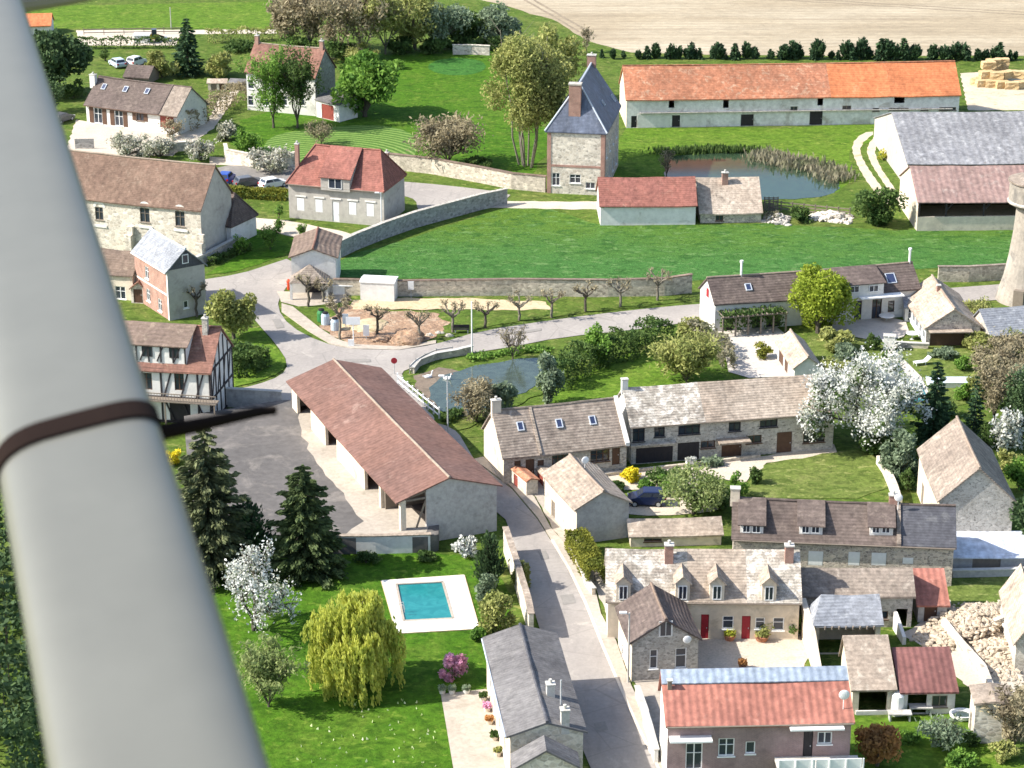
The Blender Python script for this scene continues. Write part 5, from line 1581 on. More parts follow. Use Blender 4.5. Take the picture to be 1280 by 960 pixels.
h.opm('F', .5, h.x1 - h.x0 - .5, 0, h.zt - .3, 'open'); b = bmesh.new(); h.slab(b, 'F', .3, h.x1 - h.x0 - .3, 0, .35, .01, .15); h.part("sill", b, 'white'); h.finish()
h = House("maroon_shed", "white shed with flat maroon sheet roof beside the beige garage", "shed",
          long_frame((1125, 866), (1199, 865), 893, (1125, 809), .42, .3, rf=.97), M['white'], M['maroon'])
h.opm('F', .5, 2.0, 0, h.zt - .3, 'open'); h.opm('F', 2.4, 3.6, .6, 1.6, 'w', 'oldwood'); h.finish()
# -- house with the brick-red roof, bottom
h = House("red_roof_house", "mauve brick house with brick-red sheet roof and pale blue ridge strip", "house",
          long_frame((832, 908), (1069, 903), 985, (822, 838), .55, .35, rf=.75), M['mauvebrick'], M['sheet_brick'], gmat={'L': M['white']})
b = bmesh.new(); s1, s0 = h.rf * h.D, h.rf * h.D * .74
A_ = [Vector((.0, s0, h.ze + s0 * h.slope)), Vector((h.W, s0, h.ze + s0 * h.slope)), Vector((h.W, s1, h.zr)), Vector((0, s1, h.zr))]
up = [b.verts.new(p + Vector((0, 0, .09))) for p in A_]; dn = [b.verts.new(p + Vector((0, 0, .004))) for p in A_]
b.faces.new(up); b.faces.new(dn[::-1])
for i in range(4): b.faces.new((up[i], up[(i + 1) % 4], dn[(i + 1) % 4], dn[i]))
bmesh.ops.recalc_face_normals(b, faces=b.faces[:]); h.part("ridge_strip", b, 'sheet_blue')
h.op('F', (857, 929, 878, 962), 'fw', 'whitep'); h.op('F', (898, 923, 918, 945), 'w'); h.op('F', (932, 927, 944, 942), 'w'); h.op('F', (1004, 912, 1016, 948), 'd', 'timber'); h.op('F', (1022, 915, 1040, 930), 'w')
for x0, x1, y in ((836, 889, 921), (986, 1053, 906)):
    q0, z = h.px2f('F', (x0, y)); q1, _ = h.px2f('F', (x1, y)); b = bmesh.new(); h.slab(b, 'F', q0, q1, z - .05, z + .08, .01, .9); h.part("awning", b, 'whitep')
h.dish((1054, 886), r=.40, mast=1.2); h.chimney((837, 860), .6, .3, .3, 'oldwood', pots=0); h.chimney(None, .9, .7, .7, 'brick', onridge=.97) if False else None
a0, z0 = h.px2f('F', (968, 945)); a1, _ = h.px2f('F', (1072, 940)); z0 = 2.4
b = bmesh.new(); h.slab(b, 'F', a0, a1, z0 - .2, z0, .01, 2.2); bal = h.part("balcony", b, 'concrete')
b = bmesh.new(); 
for (p, q) in ((a0, a0 + 2.6), (a0 + 2.7, a1 - .1)): h.slab(b, 'F', p, q, z0 + .15, z0 + .95, 2.05, 2.13)
for x in np.linspace(a0, a1, 6): h.slab(b, 'F', x - .05, x + .05, z0, z0 + 1.0, 2.05 + .09, 2.13 + .1)
h.part("railing", b, 'whitep', bal); h.gutter('oldwood'); h.finish({'L': M['white']})
# -- bottom-left house on the street
h = House("slate_house", "grey slate-roofed house with a pale stone gable at the foot of the street", "house",
          gable_frame((684, 903), (650, 780), (633, 921), 984, .3, .25), M['cream'], M['slate_d'], ridge=M['slate_d'], segs=[(1, M['fibro'])])
for k in range(4): h.opm('L', 2 + k * 3.2, 3.1 + k * 3.2, 1.0, 2.4, 'w')
for x, y, tp in ((688, 868, 861), (706, 905, 893)): h.chimney((x, y), 1, .6, .6, 'concrete', 'X', top=tp - 6)
b = bmesh.new(); q = h.ron((701, 880), 'X'); tube(b, [q - Vector((0, 0, .3)), q + Vector((0, 0, 2.0))], [.06, .06], 6); h.part("flue_pipe", b, 'steel'); h.gutter('zinc')
h.finish({'F': M['chalk'], 'R': M['block']})
h = House("gabled_annex", "small grey-roofed annex against the stone gable at the bottom edge", "annex",
          gable_frame((683, 938), (681, 925), (640, 962), 1012, .2, .15, L=2.2), M['chalk'], M['fibro'])
h.opm('F', 1, 2, 1, 2, 'w'); h.finish()
# -- stone gable house right
h = House("stone_barn", "tall stone barn with steep grey-brown roof beside the dark spruce", "barn",
          gable_frame((1225, 585), (1196, 521), (1172, 627), 682, .25, .2), M['stone'], M['t_greybrown'], ridge=M['ridge'])
h.op('L', (1150, 610, 1156, 630), 'd', 'oldwood', w=1.2, h=2.4); h.finish({'L': M['cream']})
# -- modern white house
h = House("white_farmhouse", "long white house with dark brown roof, vine pergola and raised window bay", "house",
          long_frame((893, 381), (1152, 361), 415, (872, 347), .72, .3), M['white'], M['t_dark'], ridge=M['ridge'])
h.sdormer((1052, 355, 1104, 372), M['t_dark'], M['white'], [(1062, 357, 1074, 366), (1086, 356, 1098, 365)])
h.skylight((1106, 342, 1121, 354)); h.skylight((931, 354, 940, 364), w=.9, h=1.2)
for bb in ((1068, 376, 1077, 398), (1090, 374, 1102, 396), (1110, 376, 1118, 390)): h.op('F', bb, 'fw', 'wood')
for bb in ((905, 391, 917, 412), (940, 389, 952, 410), (958, 386, 976, 406)): h.op('F', bb, 'g', 'timber')
b = bmesh.new(); a0 = h.px2f('F', (1070, 372))[0]; a1 = h.px2f('F', (1124, 369))[0]; z = h.zt - .25; h.slab(b, 'F', a0, a1, z - .12, z, .01, 1.6); h.part("awning", b, 'whitep')
b = bmesh.new(); a0 = .3; a1 = h.px2f('F', (975, 390))[0]
for a in np.linspace(a0, a1, 6): h.slab(b, 'F', a - .08, a + .08, 0, 2.3, 2.0, 2.16)
h.slab(b, 'F', a0 - .2, a1 + .2, 2.3, 2.45, 1.98, 2.18)
for a in np.linspace(a0, a1, 14): h.slab(b, 'F', a - .04, a + .04, 2.452, 2.55, .01, 2.4)
pg = h.part("pergola", b, 'oldwood')
rg_ = np.random.default_rng(5); n_ = 1500; aa = rg_.uniform(a0, a1, n_)
Cc = np.array([tuple(h.face_pt('F', a, 2.55 + rg_.normal() * .14 - (rg_.random() ** 3) * 1.8, 2.2 * rg_.random() ** .6)) for a in aa])
obj("vine", leafmesh(Cc, .24), M['l_mid'], pg)
for fx, py, tp in ((.165, 342, 325), (.985, 325, 308)):
    b = bmesh.new(); q = h.m(h.L * fx, h.rf * h.Wd, h.zr); tube(b, [q - Vector((0, 0, .4)), q + Vector((0, 0, 1.5))], [.13, .13], 8); tube(b, [q + Vector((0, 0, 1.5)), q + Vector((0, 0, 1.75))], [.2, .2], 8); h.part("flue_pipe", b, 'whitep')
b = bmesh.new(); aL, zL = (h.y1 - h.y0) / 2, h.zt + .35; h.slab(b, 'L', aL - .4, aL + .4, zL - .5, zL + .5, .004, .07); h.part("shutter", b, 'crimson')
h.finish()
# -- gabled stone cottage
h = House("pale_roof_cottage", "stone cottage with pale blotchy roof and a white glazed side wall", "house",
          gable_frame((1194, 386), (1165, 344), (1155, 411), 433, .3, .2), M['flint'], M['t_pink'], ridge=M['ridge'])
LL = h.y1 - h.y0
for k in range(6): h.opm('L', .6 + k * LL / 6.3, .6 + (k + .8) * LL / 6.3, .5, h.zt - .2, 'w')
h.opm('F', .5, h.x1 - h.x0 - 1.6, .3, 1.7, 'g', 'wood'); h.chimney((1173, 362), .5, .4, .4, 'brick', pots=0)
b = bmesh.new(); h.slab(b, 'F', .2, h.x1 - h.x0 - 1.0, 1.9, 2.0, .01, 1.1); h.part("canopy", b, 't_beige'); h.finish({'L': M['whitep']})
h = House("glass_porch", "small porch with blue-grey roof between the white farmhouse and pale cottage", "porch",
          long_frame((1130, 384), (1150, 384), 402, (1130, 371), .5, .1, rf=.99), M['white'], M['slate_l'])
h.opm('F', .3, 1.4, .03, 1.7, 'fw'); h.finish()
# -- little gabled garage
h = House("garden_garage", "small garage with pale tiled roof behind the long stone house", "garage",
          gable_frame((1011, 446), (988, 412), (991, 461), 482, .25, .2), M['white'], M['t_pink'], ridge=M['ridge'])
h.opm('L', .8, 3.0, 0, 1.9, 'g', 'wood'); h.opm('L', 3.6, 5.2, 0, 1.9, 'g', 'wood'); h.finish()
# -- ruin at right edge
h = House("mossy_shed", "grey mossy-roofed shed at the right edge below the stone tower", "shed",
          long_frame((1238, 420), (1310, 414), 438, (1230, 386), .6, .2, rf=.6), M['stone'], M['slate_l'])
h.opm('F', .8, 2.0, 0, 1.6, 'd', 'oldwood'); h.opm('F', 3, 4, .6, 1.4, 'w', 'oldwood'); h.finish()
# -- farm hangar
h = House("farm_hangar", "wide farm hangar with grey corrugated roof and white left fascia", "barn",
          long_frame((1134, 205), (1330, 203), 236, (1110, 140), .32, .3), M['whitep'], M['fibro_x'], th=.1, skip=('F',))
b = bmesh.new()
for a in np.linspace(.2, h.x1 - h.x0 - .2, 7): h.slab(b, 'F', a - .15, a + .15, 0, h.zt, -.3, 0)
h.slab(b, 'F', 0, h.x1 - h.x0, h.zt - .4, h.zt - .05, -.25, -.05); h.part("post", b, 'oldwood')
h.finish({'L': M['greyrender']})
h = House("open_barn", "open barn with faded pink sheet roof and low brick front wall", "barn",
          long_frame((1147, 253), (1330, 251), 289, (1140, 207), .5, .3), M['cream'], M['sheet_pink'], th=.1, skip=('F',))
b = bmesh.new(); h.slab(b, 'F', 0, h.x1 - h.x0, -.1, 1.9, -.25, 0); h.part("low_wall", b, 'cream')
b = bmesh.new()
for x in (1183, 1230, 1275):
    a = h.px2f('F', (x, 262))[0]; h.slab(b, 'F', a - .12, a + .12, 1.902, h.zt, -.24, -.02)
    beam(b, h.face_pt('F', a + .1, h.zt - 1.2, -.12), h.face_pt('F', a + 1.1, h.zt - .05, -.12), .14)
h.slab(b, 'F', 0, .25, 1.902, h.zt, -.24, -.004); h.part("post", b, 'timber')
b = bmesh.new(); h.slab(b, 'F', .3, h.x1 - h.x0, 1.0, 1.2, -h.D * .6, -.3); h.part("hay_floor", b, 'sand'); h.finish()
# -- red roofed farm building and its brown neighbour
h = House("red_roof_barn", "low white barn with a bright red tiled roof at the field's top edge", "barn",
          long_frame((749, 258), (872, 257), 282, (751, 221), .75, .25), M['white'], M['t_red'])
h.opm('L', 1.5, 2.6, 0, 2.0, 'd', 'wood'); h.finish()
h = House("brown_roof_barn", "low barn with patchy brown tiled roof joined to the red-roofed barn", "barn",
          long_frame((874, 267), (954, 266), 279, (873, 221.5), .75, .25), M['flint'], M['t_pink'])
h.chimney((906, 228), 1, .8, .6, 'brick', top=216); h.opm('F', 2, 3, .3, 1.2, 'w', 'wood'); h.finish()
# -- slate mansion
HIP = 2.8
g1_, g2_ = G((724, 104), 5), G((740, 77), 5); v_ = (g2_ - g1_).normalized(); a_ = G((681, 164), 8.7)
zr_ = bisect(lambda z: -((G((724, 104), z) - a_).dot(v_) - HIP), 0, 9, 25)
fm = gable_frame((724, 104), (740, 77), (681, 164), 241, .3, .3, zr=zr_); fm['D'] += HIP
h = House("slate_manor", "tall stone manor with steep blue slate roof and big brick chimney", "house", fm, M['stone'], M['slate'], hipA=HIP, ridge=M['zinc'])
for bb in ((690, 216, 700, 232), (712, 218, 726, 229), (732, 228, 744, 236)): h.op('F', bb, 'w')
for k in range(5): h.opm('R', 1.2 + k * 3.6, 2.3 + k * 3.6, 1.0, 2.9, 'w'); h.opm('R', 1.2 + k * 3.6, 2.3 + k * 3.6, 4.8, 6.4, 'w')
W_ = h.x1 - h.x0; b = bmesh.new()
for a0, a1 in ((.003, .55), (W_ - .55, W_ - .003)): h.slab(b, 'F', a0, a1, 0, h.zt - .02, .004, .06)
for z in (h.zt * .42, h.zt - .5): h.slab(b, 'F', .56, W_ - .56, z, z + .3, .004, .05)
h.slab(b, 'R', .003, .5, 0, h.zt - .02, .004, .05); h.part("quoin", b, 'brick')
h.chimney((718, 150), 4, 1.5, 1.1, 'brick', 'N', top=107) if False else None
b = bmesh.new(); cx = h.W * .46; box(b, cx - .8, .9, h.ze + .3, cx + .8, 2.0, 14.9); h.part("chimney", b, 'brick', h.roofs[0])
b = bmesh.new(); box(b, cx - .88, .82, 14.903, cx + .88, 2.08, 15.1); h.part("chimney_top", b, 'stone')
h.chimney(None, 1.0, 1.2, .9, 'brick', onridge=.97)
h.skylight((764, 118, 769, 127), 'X', w=.9, h=1.4); h.skylight((752, 126, 756, 131), 'X', w=.7, h=1.0); h.finish({'F': M['chalk'], 'R': M['flint']})
# -- very long farm range
h = House("long_farm_range", "very long farm range with old orange roof, newer bright orange at right", "barn",
          long_frame((782, 125), (1202, 119), 160, (780, 82), .75, .3), M['whitegrey'], M['t_old'], segs=[(.61, M['t_old']), (.79, M['t_orange']), (1, M['t_orange'])], ridge=M['t_old'])
for bb in ((836, 124, 843, 135), (904, 123, 911, 135), (1022, 121, 1029, 132), (1118, 115, 1131, 129)): h.op('F', bb, 'open')
for bb in ((789, 145, 796, 158), (840, 144, 850, 160), (926, 143, 942, 159), (1012, 139, 1028, 157)): h.op('F', bb, 'd', 'timber')
for bb in ((988, 133, 997, 138), (1053, 132, 1064, 137), (1091, 135, 1099, 139), (1111, 135, 1136, 138), (1151, 135, 1160, 138), (1174, 134, 1195, 138)): h.op('F', bb, 'w', 'oldwood')
b = bmesh.new(); Lr_ = h.x1 - h.x0
for a0, a1, mt in ((2.0, Lr_ - 1, 'stone'),):
    h.slab(b, 'F', a0, a1, h.zt * .5, h.zt * .5 + .12, .01, .35)
h.part("ledge", b, 'stone')
b = bmesh.new()
for x0, x1 in ((797, 838), (852, 883)): 
    a0, a1 = h.px2f('F', (x0, 150))[0], h.px2f('F', (x1, 150))[0]; h.slab(b, 'F', a0, a1, 0, h.zt * .47, .006, .05)
h.part("render_patch", b, 'white'); h.finish({'L': M['cream']})
# -- left and top small buildings
h = House("orange_roof_house", "house with bright orange roof peeping out beside the strut at top left", "house",
          long_frame((-10, 33), (64, 32), 44, (-10, 17), .7, .3), M['white'], M['t_orange'])
h.opm('F', 4, 5, .8, 2, 'w'); h.finish()
h = House("pink_shed", "row of small pale pink garden sheds beside the tall white house", "shed",
          long_frame((258, 104), (284, 104), 113, (258, 97), .35, .1, D=2.6), M['cream'], M['t_pink'], th=.1)
h.opm('F', .5, 1.4, 0, 1.5, 'd', 'oldwood'); h.opm('F', 1.8, 2.6, 0, 1.5, 'd', 'wood'); h.finish()
h = House("garden_shed", "open-fronted garden shed with flat grey-green roof beside the pink sheds", "shed",
          long_frame((284, 104), (306, 105), 113, (287, 94), .25, .1, D=3.4), M['oldwood'], M['fibro'], th=.1)
h.opm('F', .3, 2.1, 0, 1.5, 'open'); h.finish()
h = House("white_kiosk", "small flat white kiosk on the far lane near the top left", "kiosk",
          long_frame((166, 44), (187, 44), 55, (166, 41.5), .1, .08, D=2.4), M['whitep'], M['whitep'], th=.1)
h.opm('F', .5, 1.3, 0, 1.7, 'd', 'whitep'); h.finish()
h = House("brown_hut", "low dark hut among bushes behind the bungalow", "hut",
          long_frame((153, 96), (186, 98), 104, (160, 84), .6, .2, D=5), M['oldwood'], M['t_dark'])
h.opm('F', .6, 1.5, 0, 1.3, 'd', 'wood'); h.finish()
h = House("white_roof_hall", "low hall with a shining white sheet roof right of the dormer house", "shed",
          long_frame((1186, 697), (1330, 695), 714, (1190, 672), .22, .3), M['block'], M['sheet_white'], th=.1)
h.opm('F', 2, 4.5, 0, 1.2, 'g', 'oldwood'); h.finish()
h = House("pale_cottage", "pale tiled cottage cut off by the right edge beside the rubble", "house",
          gable_frame((1296, 770), (1276, 704), (1267, 806), 842, .25, .2), M['chalk'], M['t_pink'])
h.opm('L', 1.5, 2.5, .8, 1.8, 'w'); h.finish()
h = House("stone_privy", "narrow stone hut with pale tiled roof at the lower right corner", "hut",
          gable_frame((1245, 877), (1238, 853), (1218, 880), 930, .15, .15), M['chalk'], M['t_beige'])
h.opm('L', .5, 1.3, 0, 1.8, 'd', 'oldwood'); h.finish()

# -- round stone tower at the right edge
g = G((1283, 374)); sm = mpp((1283, 374))
root = tag(empty("stone_tower", g), "round stone tower with flared base and wider capped top at the right edge", "tower")
b = bmesh.new(); lathe(b, [(3.7, -.2), (3.6, .3), (2.9, 2.8), (2.45, 5.5), (2.15, 8.5), (2.0, 11.4)], 28); obj("shaft", b, M['towerwall'], root)
b = bmesh.new(); lathe(b, [(2.3, 11.402), (2.95, 11.8), (3.0, 12.1), (3.0, 14.2), (2.7, 14.4)], 28); obj("head", b, M['towerwall'], root)
b = bmesh.new(); lathe(b, [(3.12, 11.9), (3.15, 12.08), (3.02, 12.2)], 28); obj("cornice", b, M['stone'], root)
b = bmesh.new(); lathe(b, [(3.2, 14.402), (3.2, 14.6), (.4, 15.3)], 28); obj("roof", b, M['t_greybrown'], root)
b = bmesh.new(); M_ = Matrix.Rotation(math.radians(-118), 4, 'Z'); box(b, 3.0, -.6, 0, 3.75, .6, 2.1, M_); obj("door", b, M['oldwood'], root)

# ================================================================ TREES AND PLANTS
# -- far belt of budding trees behind the park
belt = [("bare", (362, 62), -6, 52, 'l_bud', "leftmost bare brown tree of the belt behind the tall house"),
        ("bare", (388, 64), -14, 62, 'l_bud', "tall bare tree with pale twigs second from left in the belt"),
        ("bare", (424, 70), -10, 70, 'l_bud', "broad bare tree above the round green tree in the belt"),
        ("bare", (455, 72), -18, 70, 'l_bud', "bare many-branched tree behind the round green tree's right edge"),
        ("bare", (482, 68), -12, 74, 'l_olive', "bare tree with forked trunk in the middle of the belt"),
        ("broad", (518, 62), -14, 74, 'l_olive', "olive budding tree right of the forked bare tree"),
        ("broad", (553, 60), -4, 70, 'l_silver', "grey-green leafy tree in the belt left of the stone wall end"),
        ("shrub", (500, 66), 44, 44, 'l_mid', "low dark green bush under the belt's forked tree"),
        ("shrub", (540, 66), 46, 46, 'l_mid', "low green bush beside the short wall under the belt"),
        ("broad", (580, 54), 14, 60, 'l_mid', "dark leafy tree in the shade left of the blue-green willow"),
        ("broad", (622, 56), 8, 60, 'l_silver', "blue-green willow at the end of the belt beside the ploughed field")]
for i, (k, b, ty, w, m, lab) in enumerate(belt):
    tree('bare_tree' if k == 'bare' else ('bush' if k == 'shrub' else 'leafy_tree'), lab, k, b, ty, w, m, 20 + i, "trees in the belt behind the park", 'bush' if k == 'shrub' else 'tree', dens=.8 if k != 'bare' else .55, ls=.34 if k != 'bare' else .28, bark='barkpale')
T = tree
# -- top left
T('leafy_tree', "big dark green tree beside the strut below the orange roof", 'broad', (66, 118), 36, 92, 'l_dark', 1, n=4200, clear=.1)
T('leafy_tree', "small dark tree beside the strut left of the bungalow", 'broad', (64, 140), 92, 44, 'l_dark', 2, n=1500, clear=.1)
T('spruce', "dark spruce with mossy tips on the far lane", 'conifer', (236, 94), 22, 46, 'l_conif', 3, n=2600)
T('bush', "rounded olive bush between the parked white cars and the spruce", 'shrub', (203, 97), 58, 44, 'l_olive', 4, group="bushes behind the bungalow")
T('bush', "green bush at the foot of the dark spruce", 'shrub', (243, 78), 58, 18, 'l_green', 5, n=500)
T('bush', "loose grey-green bush right of the spruce", 'shrub', (276, 96), 66, 46, 'l_olive', 6)
T('bush', "small round green bush left of the parked cars", 'shrub', (132, 76), 60, 18, 'l_mid', 7, n=500)
T('bush', "dark bush near the small garden fence left of the bungalow's chimney", 'shrub', (93, 122), 100, 38, 'l_mid', 8, n=900)
hedge('hedge', "long brown-green hedge along the far lane below the meadow", [(100, 61), (160, 60), (222, 60)], 1.2, 1.8, 'l_mid', 1600)
hedge('hedge', "dark hedge along the lane right of the spruce", [(258, 54), (300, 52), (350, 50)], 1.6, 2.2, 'l_olive', 1600)
hedge('hedge', "dark untrimmed hedge from the bungalow's gable to the tall house", [(232, 165), (262, 146), (285, 132), (306, 122)], 1.8, 2.6, 'l_bud', 3000, rough=.4)
T('bush', "bare brown bush at the bungalow's garage door", 'bare', (216, 172), 152, 26, 'l_bud', 9, n=500, cat='bush')
for i, (x, y, ty, w, lab) in enumerate(((160, 193, 168, 46, "white blossom bush left of the three above the church roof"), (200, 196, 174, 40, "white blossom bush in the middle above the church roof"), (250, 200, 176, 34, "white blossom bush nearest the wall's bend beside the church ridge"), (283, 175, 155, 22, "small white blossom tree beside the green bush"))):
    T('blossom_bush', lab, 'blossom', (x, y), ty, w, 'l_cream', 30 + i, "blossom bushes above the church", 'bush', n=1500, ls=.2)
T('bush', "round green bush beside the small blossom tree", 'shrub', (306, 190), 158, 42, 'l_green', 10, n=1400)
T('blossom_bush', "pale flowering bush along the wall left of the red hipped house", 'blossom', (338, 212), 186, 52, 'l_cream', 35, "blossom bushes above the church", 'bush', n=1700, ls=.22)
T('climber_tree', "leafy thin tree hiding the front of the tall white house", 'bare', (342, 160), 62, 52, 'l_green', 11, n=3600, clear=.12)
T('climber_tree', "darker leafy tree at the right end of the tall house's front", 'bare', (372, 160), 66, 52, 'l_mid', 12, n=3800, clear=.12)
T('leafy_tree', "big round bright green tree right of the tall white house", 'broad', (456, 146), 63, 80, 'l_green', 13, n=5200, clear=.05)
T('shrub', "bare grey shrub on the mown lawn in front of the tall house", 'bare', (402, 180), 152, 34, 'l_bud', 14, n=500, cat='bush')
T('bush', "low green bush behind the round green tree", 'shrub', (496, 86), 74, 26, 'l_green', 15, n=500)
T('poplar_clump', "tall clump of slim trees with olive-gold crown left of the slate manor", 'multi', (658, 208), 28, 126, 'l_olive', 16, n=26000, bark='barkpale', ls=.24)
T('leafy_tree', "yellow-green top tree behind the slim clump", 'broad', (690, 130), 30, 76, 'l_olive', 17, n=3600)
T('bare_tree', "slender bare tree behind the manor's ridge chimney", 'bare', (733, 66), 34, 14, 'l_bud', 18, n=300)
T('round_tree', "small rounded brown-green tree on the lawn above the garden wall", 'bare', (560, 208), 154, 68, 'l_bud', 19, n=3600, ls=.22)
T('bush', "low green bush along the wall right of the small rounded tree", 'shrub', (600, 214), 196, 46, 'l_mid', 41, n=900)
# -- row of small conifers along the ploughed field
rgc = random.Random(4)
protos = []
xs = list(np.linspace(757, 790, 4)) + list(np.linspace(812, 1278, 66))
for i, x in enumerate(xs):
    x += rgc.uniform(-9, 9); y = 73 + rgc.uniform(-1, 1) + (x - 757) * .004
    hh = rgc.choice((1.5, 2.2, 2.6, 3.0, 3.3)) * rgc.uniform(.85, 1.15) if x > 800 else rgc.uniform(1.2, 2.0)
    lab = "small dark conifer in the ragged row along the ploughed field"
    if i < 4:
        t_ = tree('small_conifer', lab, ('conifer', 'column', 'shrub', 'column')[i], (x, y), 0, 0, 'l_conif', 60 + i, "conifers along the ploughed field", h=2.6, wm=2.0, n=520, ls=.26); protos.append(t_)
    else:
        t_ = copy_tree(protos[i % 4])
    t_.location = G((x, y)); s = hh / 2.6; t_.scale = (s * rgc.uniform(.8, 1.25), s, s); t_.rotation_euler = (0, 0, rgc.random() * 6)
# -- farm pond
tag(obj("reeds", leafmesh(np.concatenate([np.stack([NPR.normal(c.x, 1.3, 400), NPR.normal(c.y, 1.4, 400), NPR.uniform(.05, .8, 400)], 1) for c in [G(p) for p in ((980, 204), (1005, 208), (1030, 214), (955, 198), (1044, 222))]]), .3, 3.2, np.tile([0, 0, 1.0], (2000, 1))), M['l_reed']), "pale dry reeds along the far bank of the farm pond", "reeds", kind='stuff')
tag(obj("reeds", leafmesh(np.concatenate([np.stack([NPR.normal(c.x, 1.8, 300), NPR.normal(c.y, .5, 300), NPR.uniform(.05, .8, 300)], 1) for c in [G(p) for p in ((845, 192), (870, 191), (900, 190), (925, 190))]]), .26, 3.0, np.tile([0, 0, 1.0], (1200, 1))), M['l_mid']), "dark rushes along the left bank of the farm pond", "rushes", kind='stuff')
T('bare_tree', "crooked bare stump tree at the farm pond's left corner", 'bare', (833, 222), 188, 18, 'l_bud', 42, n=200)
T('bush', "big dark green bush between the pond and the open barn", 'shrub', (1096, 282), 228, 68, 'l_mid', 43, n=3600, ls=.3)
T('bush', "yellowish bush beside the hangar's white fascia", 'shrub', (1104, 200), 186, 16, 'l_yellow', 44, n=350)
T('bush', "scrubby bush on the stone heap behind the field", 'shrub', (1000, 276), 258, 40, 'l_mid', 45, n=700)
T('bush', "low scrub on the stone heap nearest the barn", 'shrub', (965, 276), 262, 24, 'l_reed', 46, n=500)
# -- church and square
T('bush', "pale green bush at the church porch wall", 'shrub', (300, 318), 292, 26, 'l_green', 47, n=900)
T('small_tree', "small light green tree on the churchyard lawn", 'bare', (338, 312), 286, 24, 'l_green', 48, n=900)
for i, (x, y) in enumerate(((349, 292), (377, 298), (349, 276))):
    T('sapling', ["thin sapling on the churchyard lawn by the path", "thin sapling at the path's right end", "small young tree beside the grey house's left corner"][i], 'bare', (x, y), y - 18, 12, 'l_green', 50 + i, "saplings by the church path", n=160)
hedge('hedge', "clipped brown-green hedge between the car park and lawn", [(284, 246), (320, 248), (358, 250)], 1.2, 1.4, 'l_hedge', 2200, rough=.1)
hedge('hedge', "low dark hedge against the churchyard wall", [(262, 332), (285, 322), (312, 312)], .9, .8, 'l_mid', 900)
hedge('hedge', "low dark green strip of bushes below the curved wall's start", [(466, 292), (490, 285), (505, 280)], .8, .7, 'l_mid', 500)
T('climber', "dark ivy climbing the right corner of the grey hipped house", 'shrub', (480, 276), 243, 16, 'l_mid', 49, n=700, cat='ivy')
T('wall_tree', "dark bare espalier tree against the brick house's gable", 'pollard', (246, 396), 352, 34, 'l_bud', 53, n=200)
T('leafy_tree', "green tree beside the road left of the junction", 'broad', (293, 424), 356, 62, 'l_olive', 54, n=3400, ls=.26)
T('bush', "green bush on the verge below the junction tree", 'shrub', (300, 452), 420, 44, 'l_mid', 55, n=1800)
hedge('hedge', "rounded dark hedge on the roadside verge by the timbered house", [(286, 470), (306, 466), (326, 456)], 2.6, 2.2, 'l_mid', 2600, rough=.3)
pol = [(386, 384, 340), (404, 378, 350), (425, 424, 368), (472, 418, 380), (524, 425, 386), (566, 416, 376), (607, 410, 375), (649, 401, 366), (690, 397, 360), (732, 390, 352), (775, 384, 346), (822, 376, 336)]
ordn = ["first", "second", "third", "fourth", "fifth", "sixth", "seventh", "eighth", "ninth", "tenth", "eleventh", "twelfth"]
for i, (x, y, ty) in enumerate(pol):
    T('pollard_tree', "%s pollarded tree along the square counting from the white hut" % ordn[i], 'pollard', (x, y), ty, 40 if i != 1 else 30, 'l_bud', 70 + i, "pollarded trees along the square", bark='barkpale' if i % 3 else 'bark', dens=1.0 if i != 2 else 3.0)
# -- village pond
T('bush', "soft grey-green willow bush at the pond's right bank", 'shrub', (684, 506), 440, 44, 'l_silver', 56, n=2200)
T('bush', "low green willow bush in the pond's near corner", 'shrub', (620, 518), 478, 62, 'l_silver', 57, n=3000)
T('bush', "grey twiggy bush beside the cottage chimney", 'bare', (596, 528), 478, 46, 'l_bud', 58, n=2200, cat='bush')
hedge('hedge', "thick dark green hedge between the road and the sloping lawn", [(688, 488), (712, 472), (740, 458), (775, 448), (800, 440), (830, 424)], 2.6, 2.6, 'l_mid', 6000, rough=.35)
T('bush', "tall pointed green bush in the roadside hedge", 'shrub', (746, 456), 404, 42, 'l_green', 59, n=1800)
T('bare_tree', "leaning bare trunk on the pond's far bank", 'bare', (641, 450), 408, 34, 'l_bud', 90, n=160)
T('bush', "olive twiggy bush on the lawn beside the gravel drive", 'bare', (858, 478), 424, 72, 'l_olive', 91, n=3600, cat='bush', clear=.03)
T('bush', "brownish bush below the white farmhouse gable", 'shrub', (862, 420), 394, 46, 'l_olive', 92, n=1500)
hedge('hedge', "pale twiggy hedge along the gravel drive's left edge", [(862, 420), (885, 424), (905, 442), (910, 462)], 1.4, 1.5, 'l_reed', 1800, rough=.4)
T('bush', "small clipped bush island on the gravel drive", 'shrub', (952, 446), 428, 34, 'l_hedge', 93, n=800)
T('round_tree', "round vivid lime-green tree in front of the white farmhouse", 'broad', (1022, 416), 332, 86, 'l_lime', 94, n=7000, clear=.04, ls=.24)
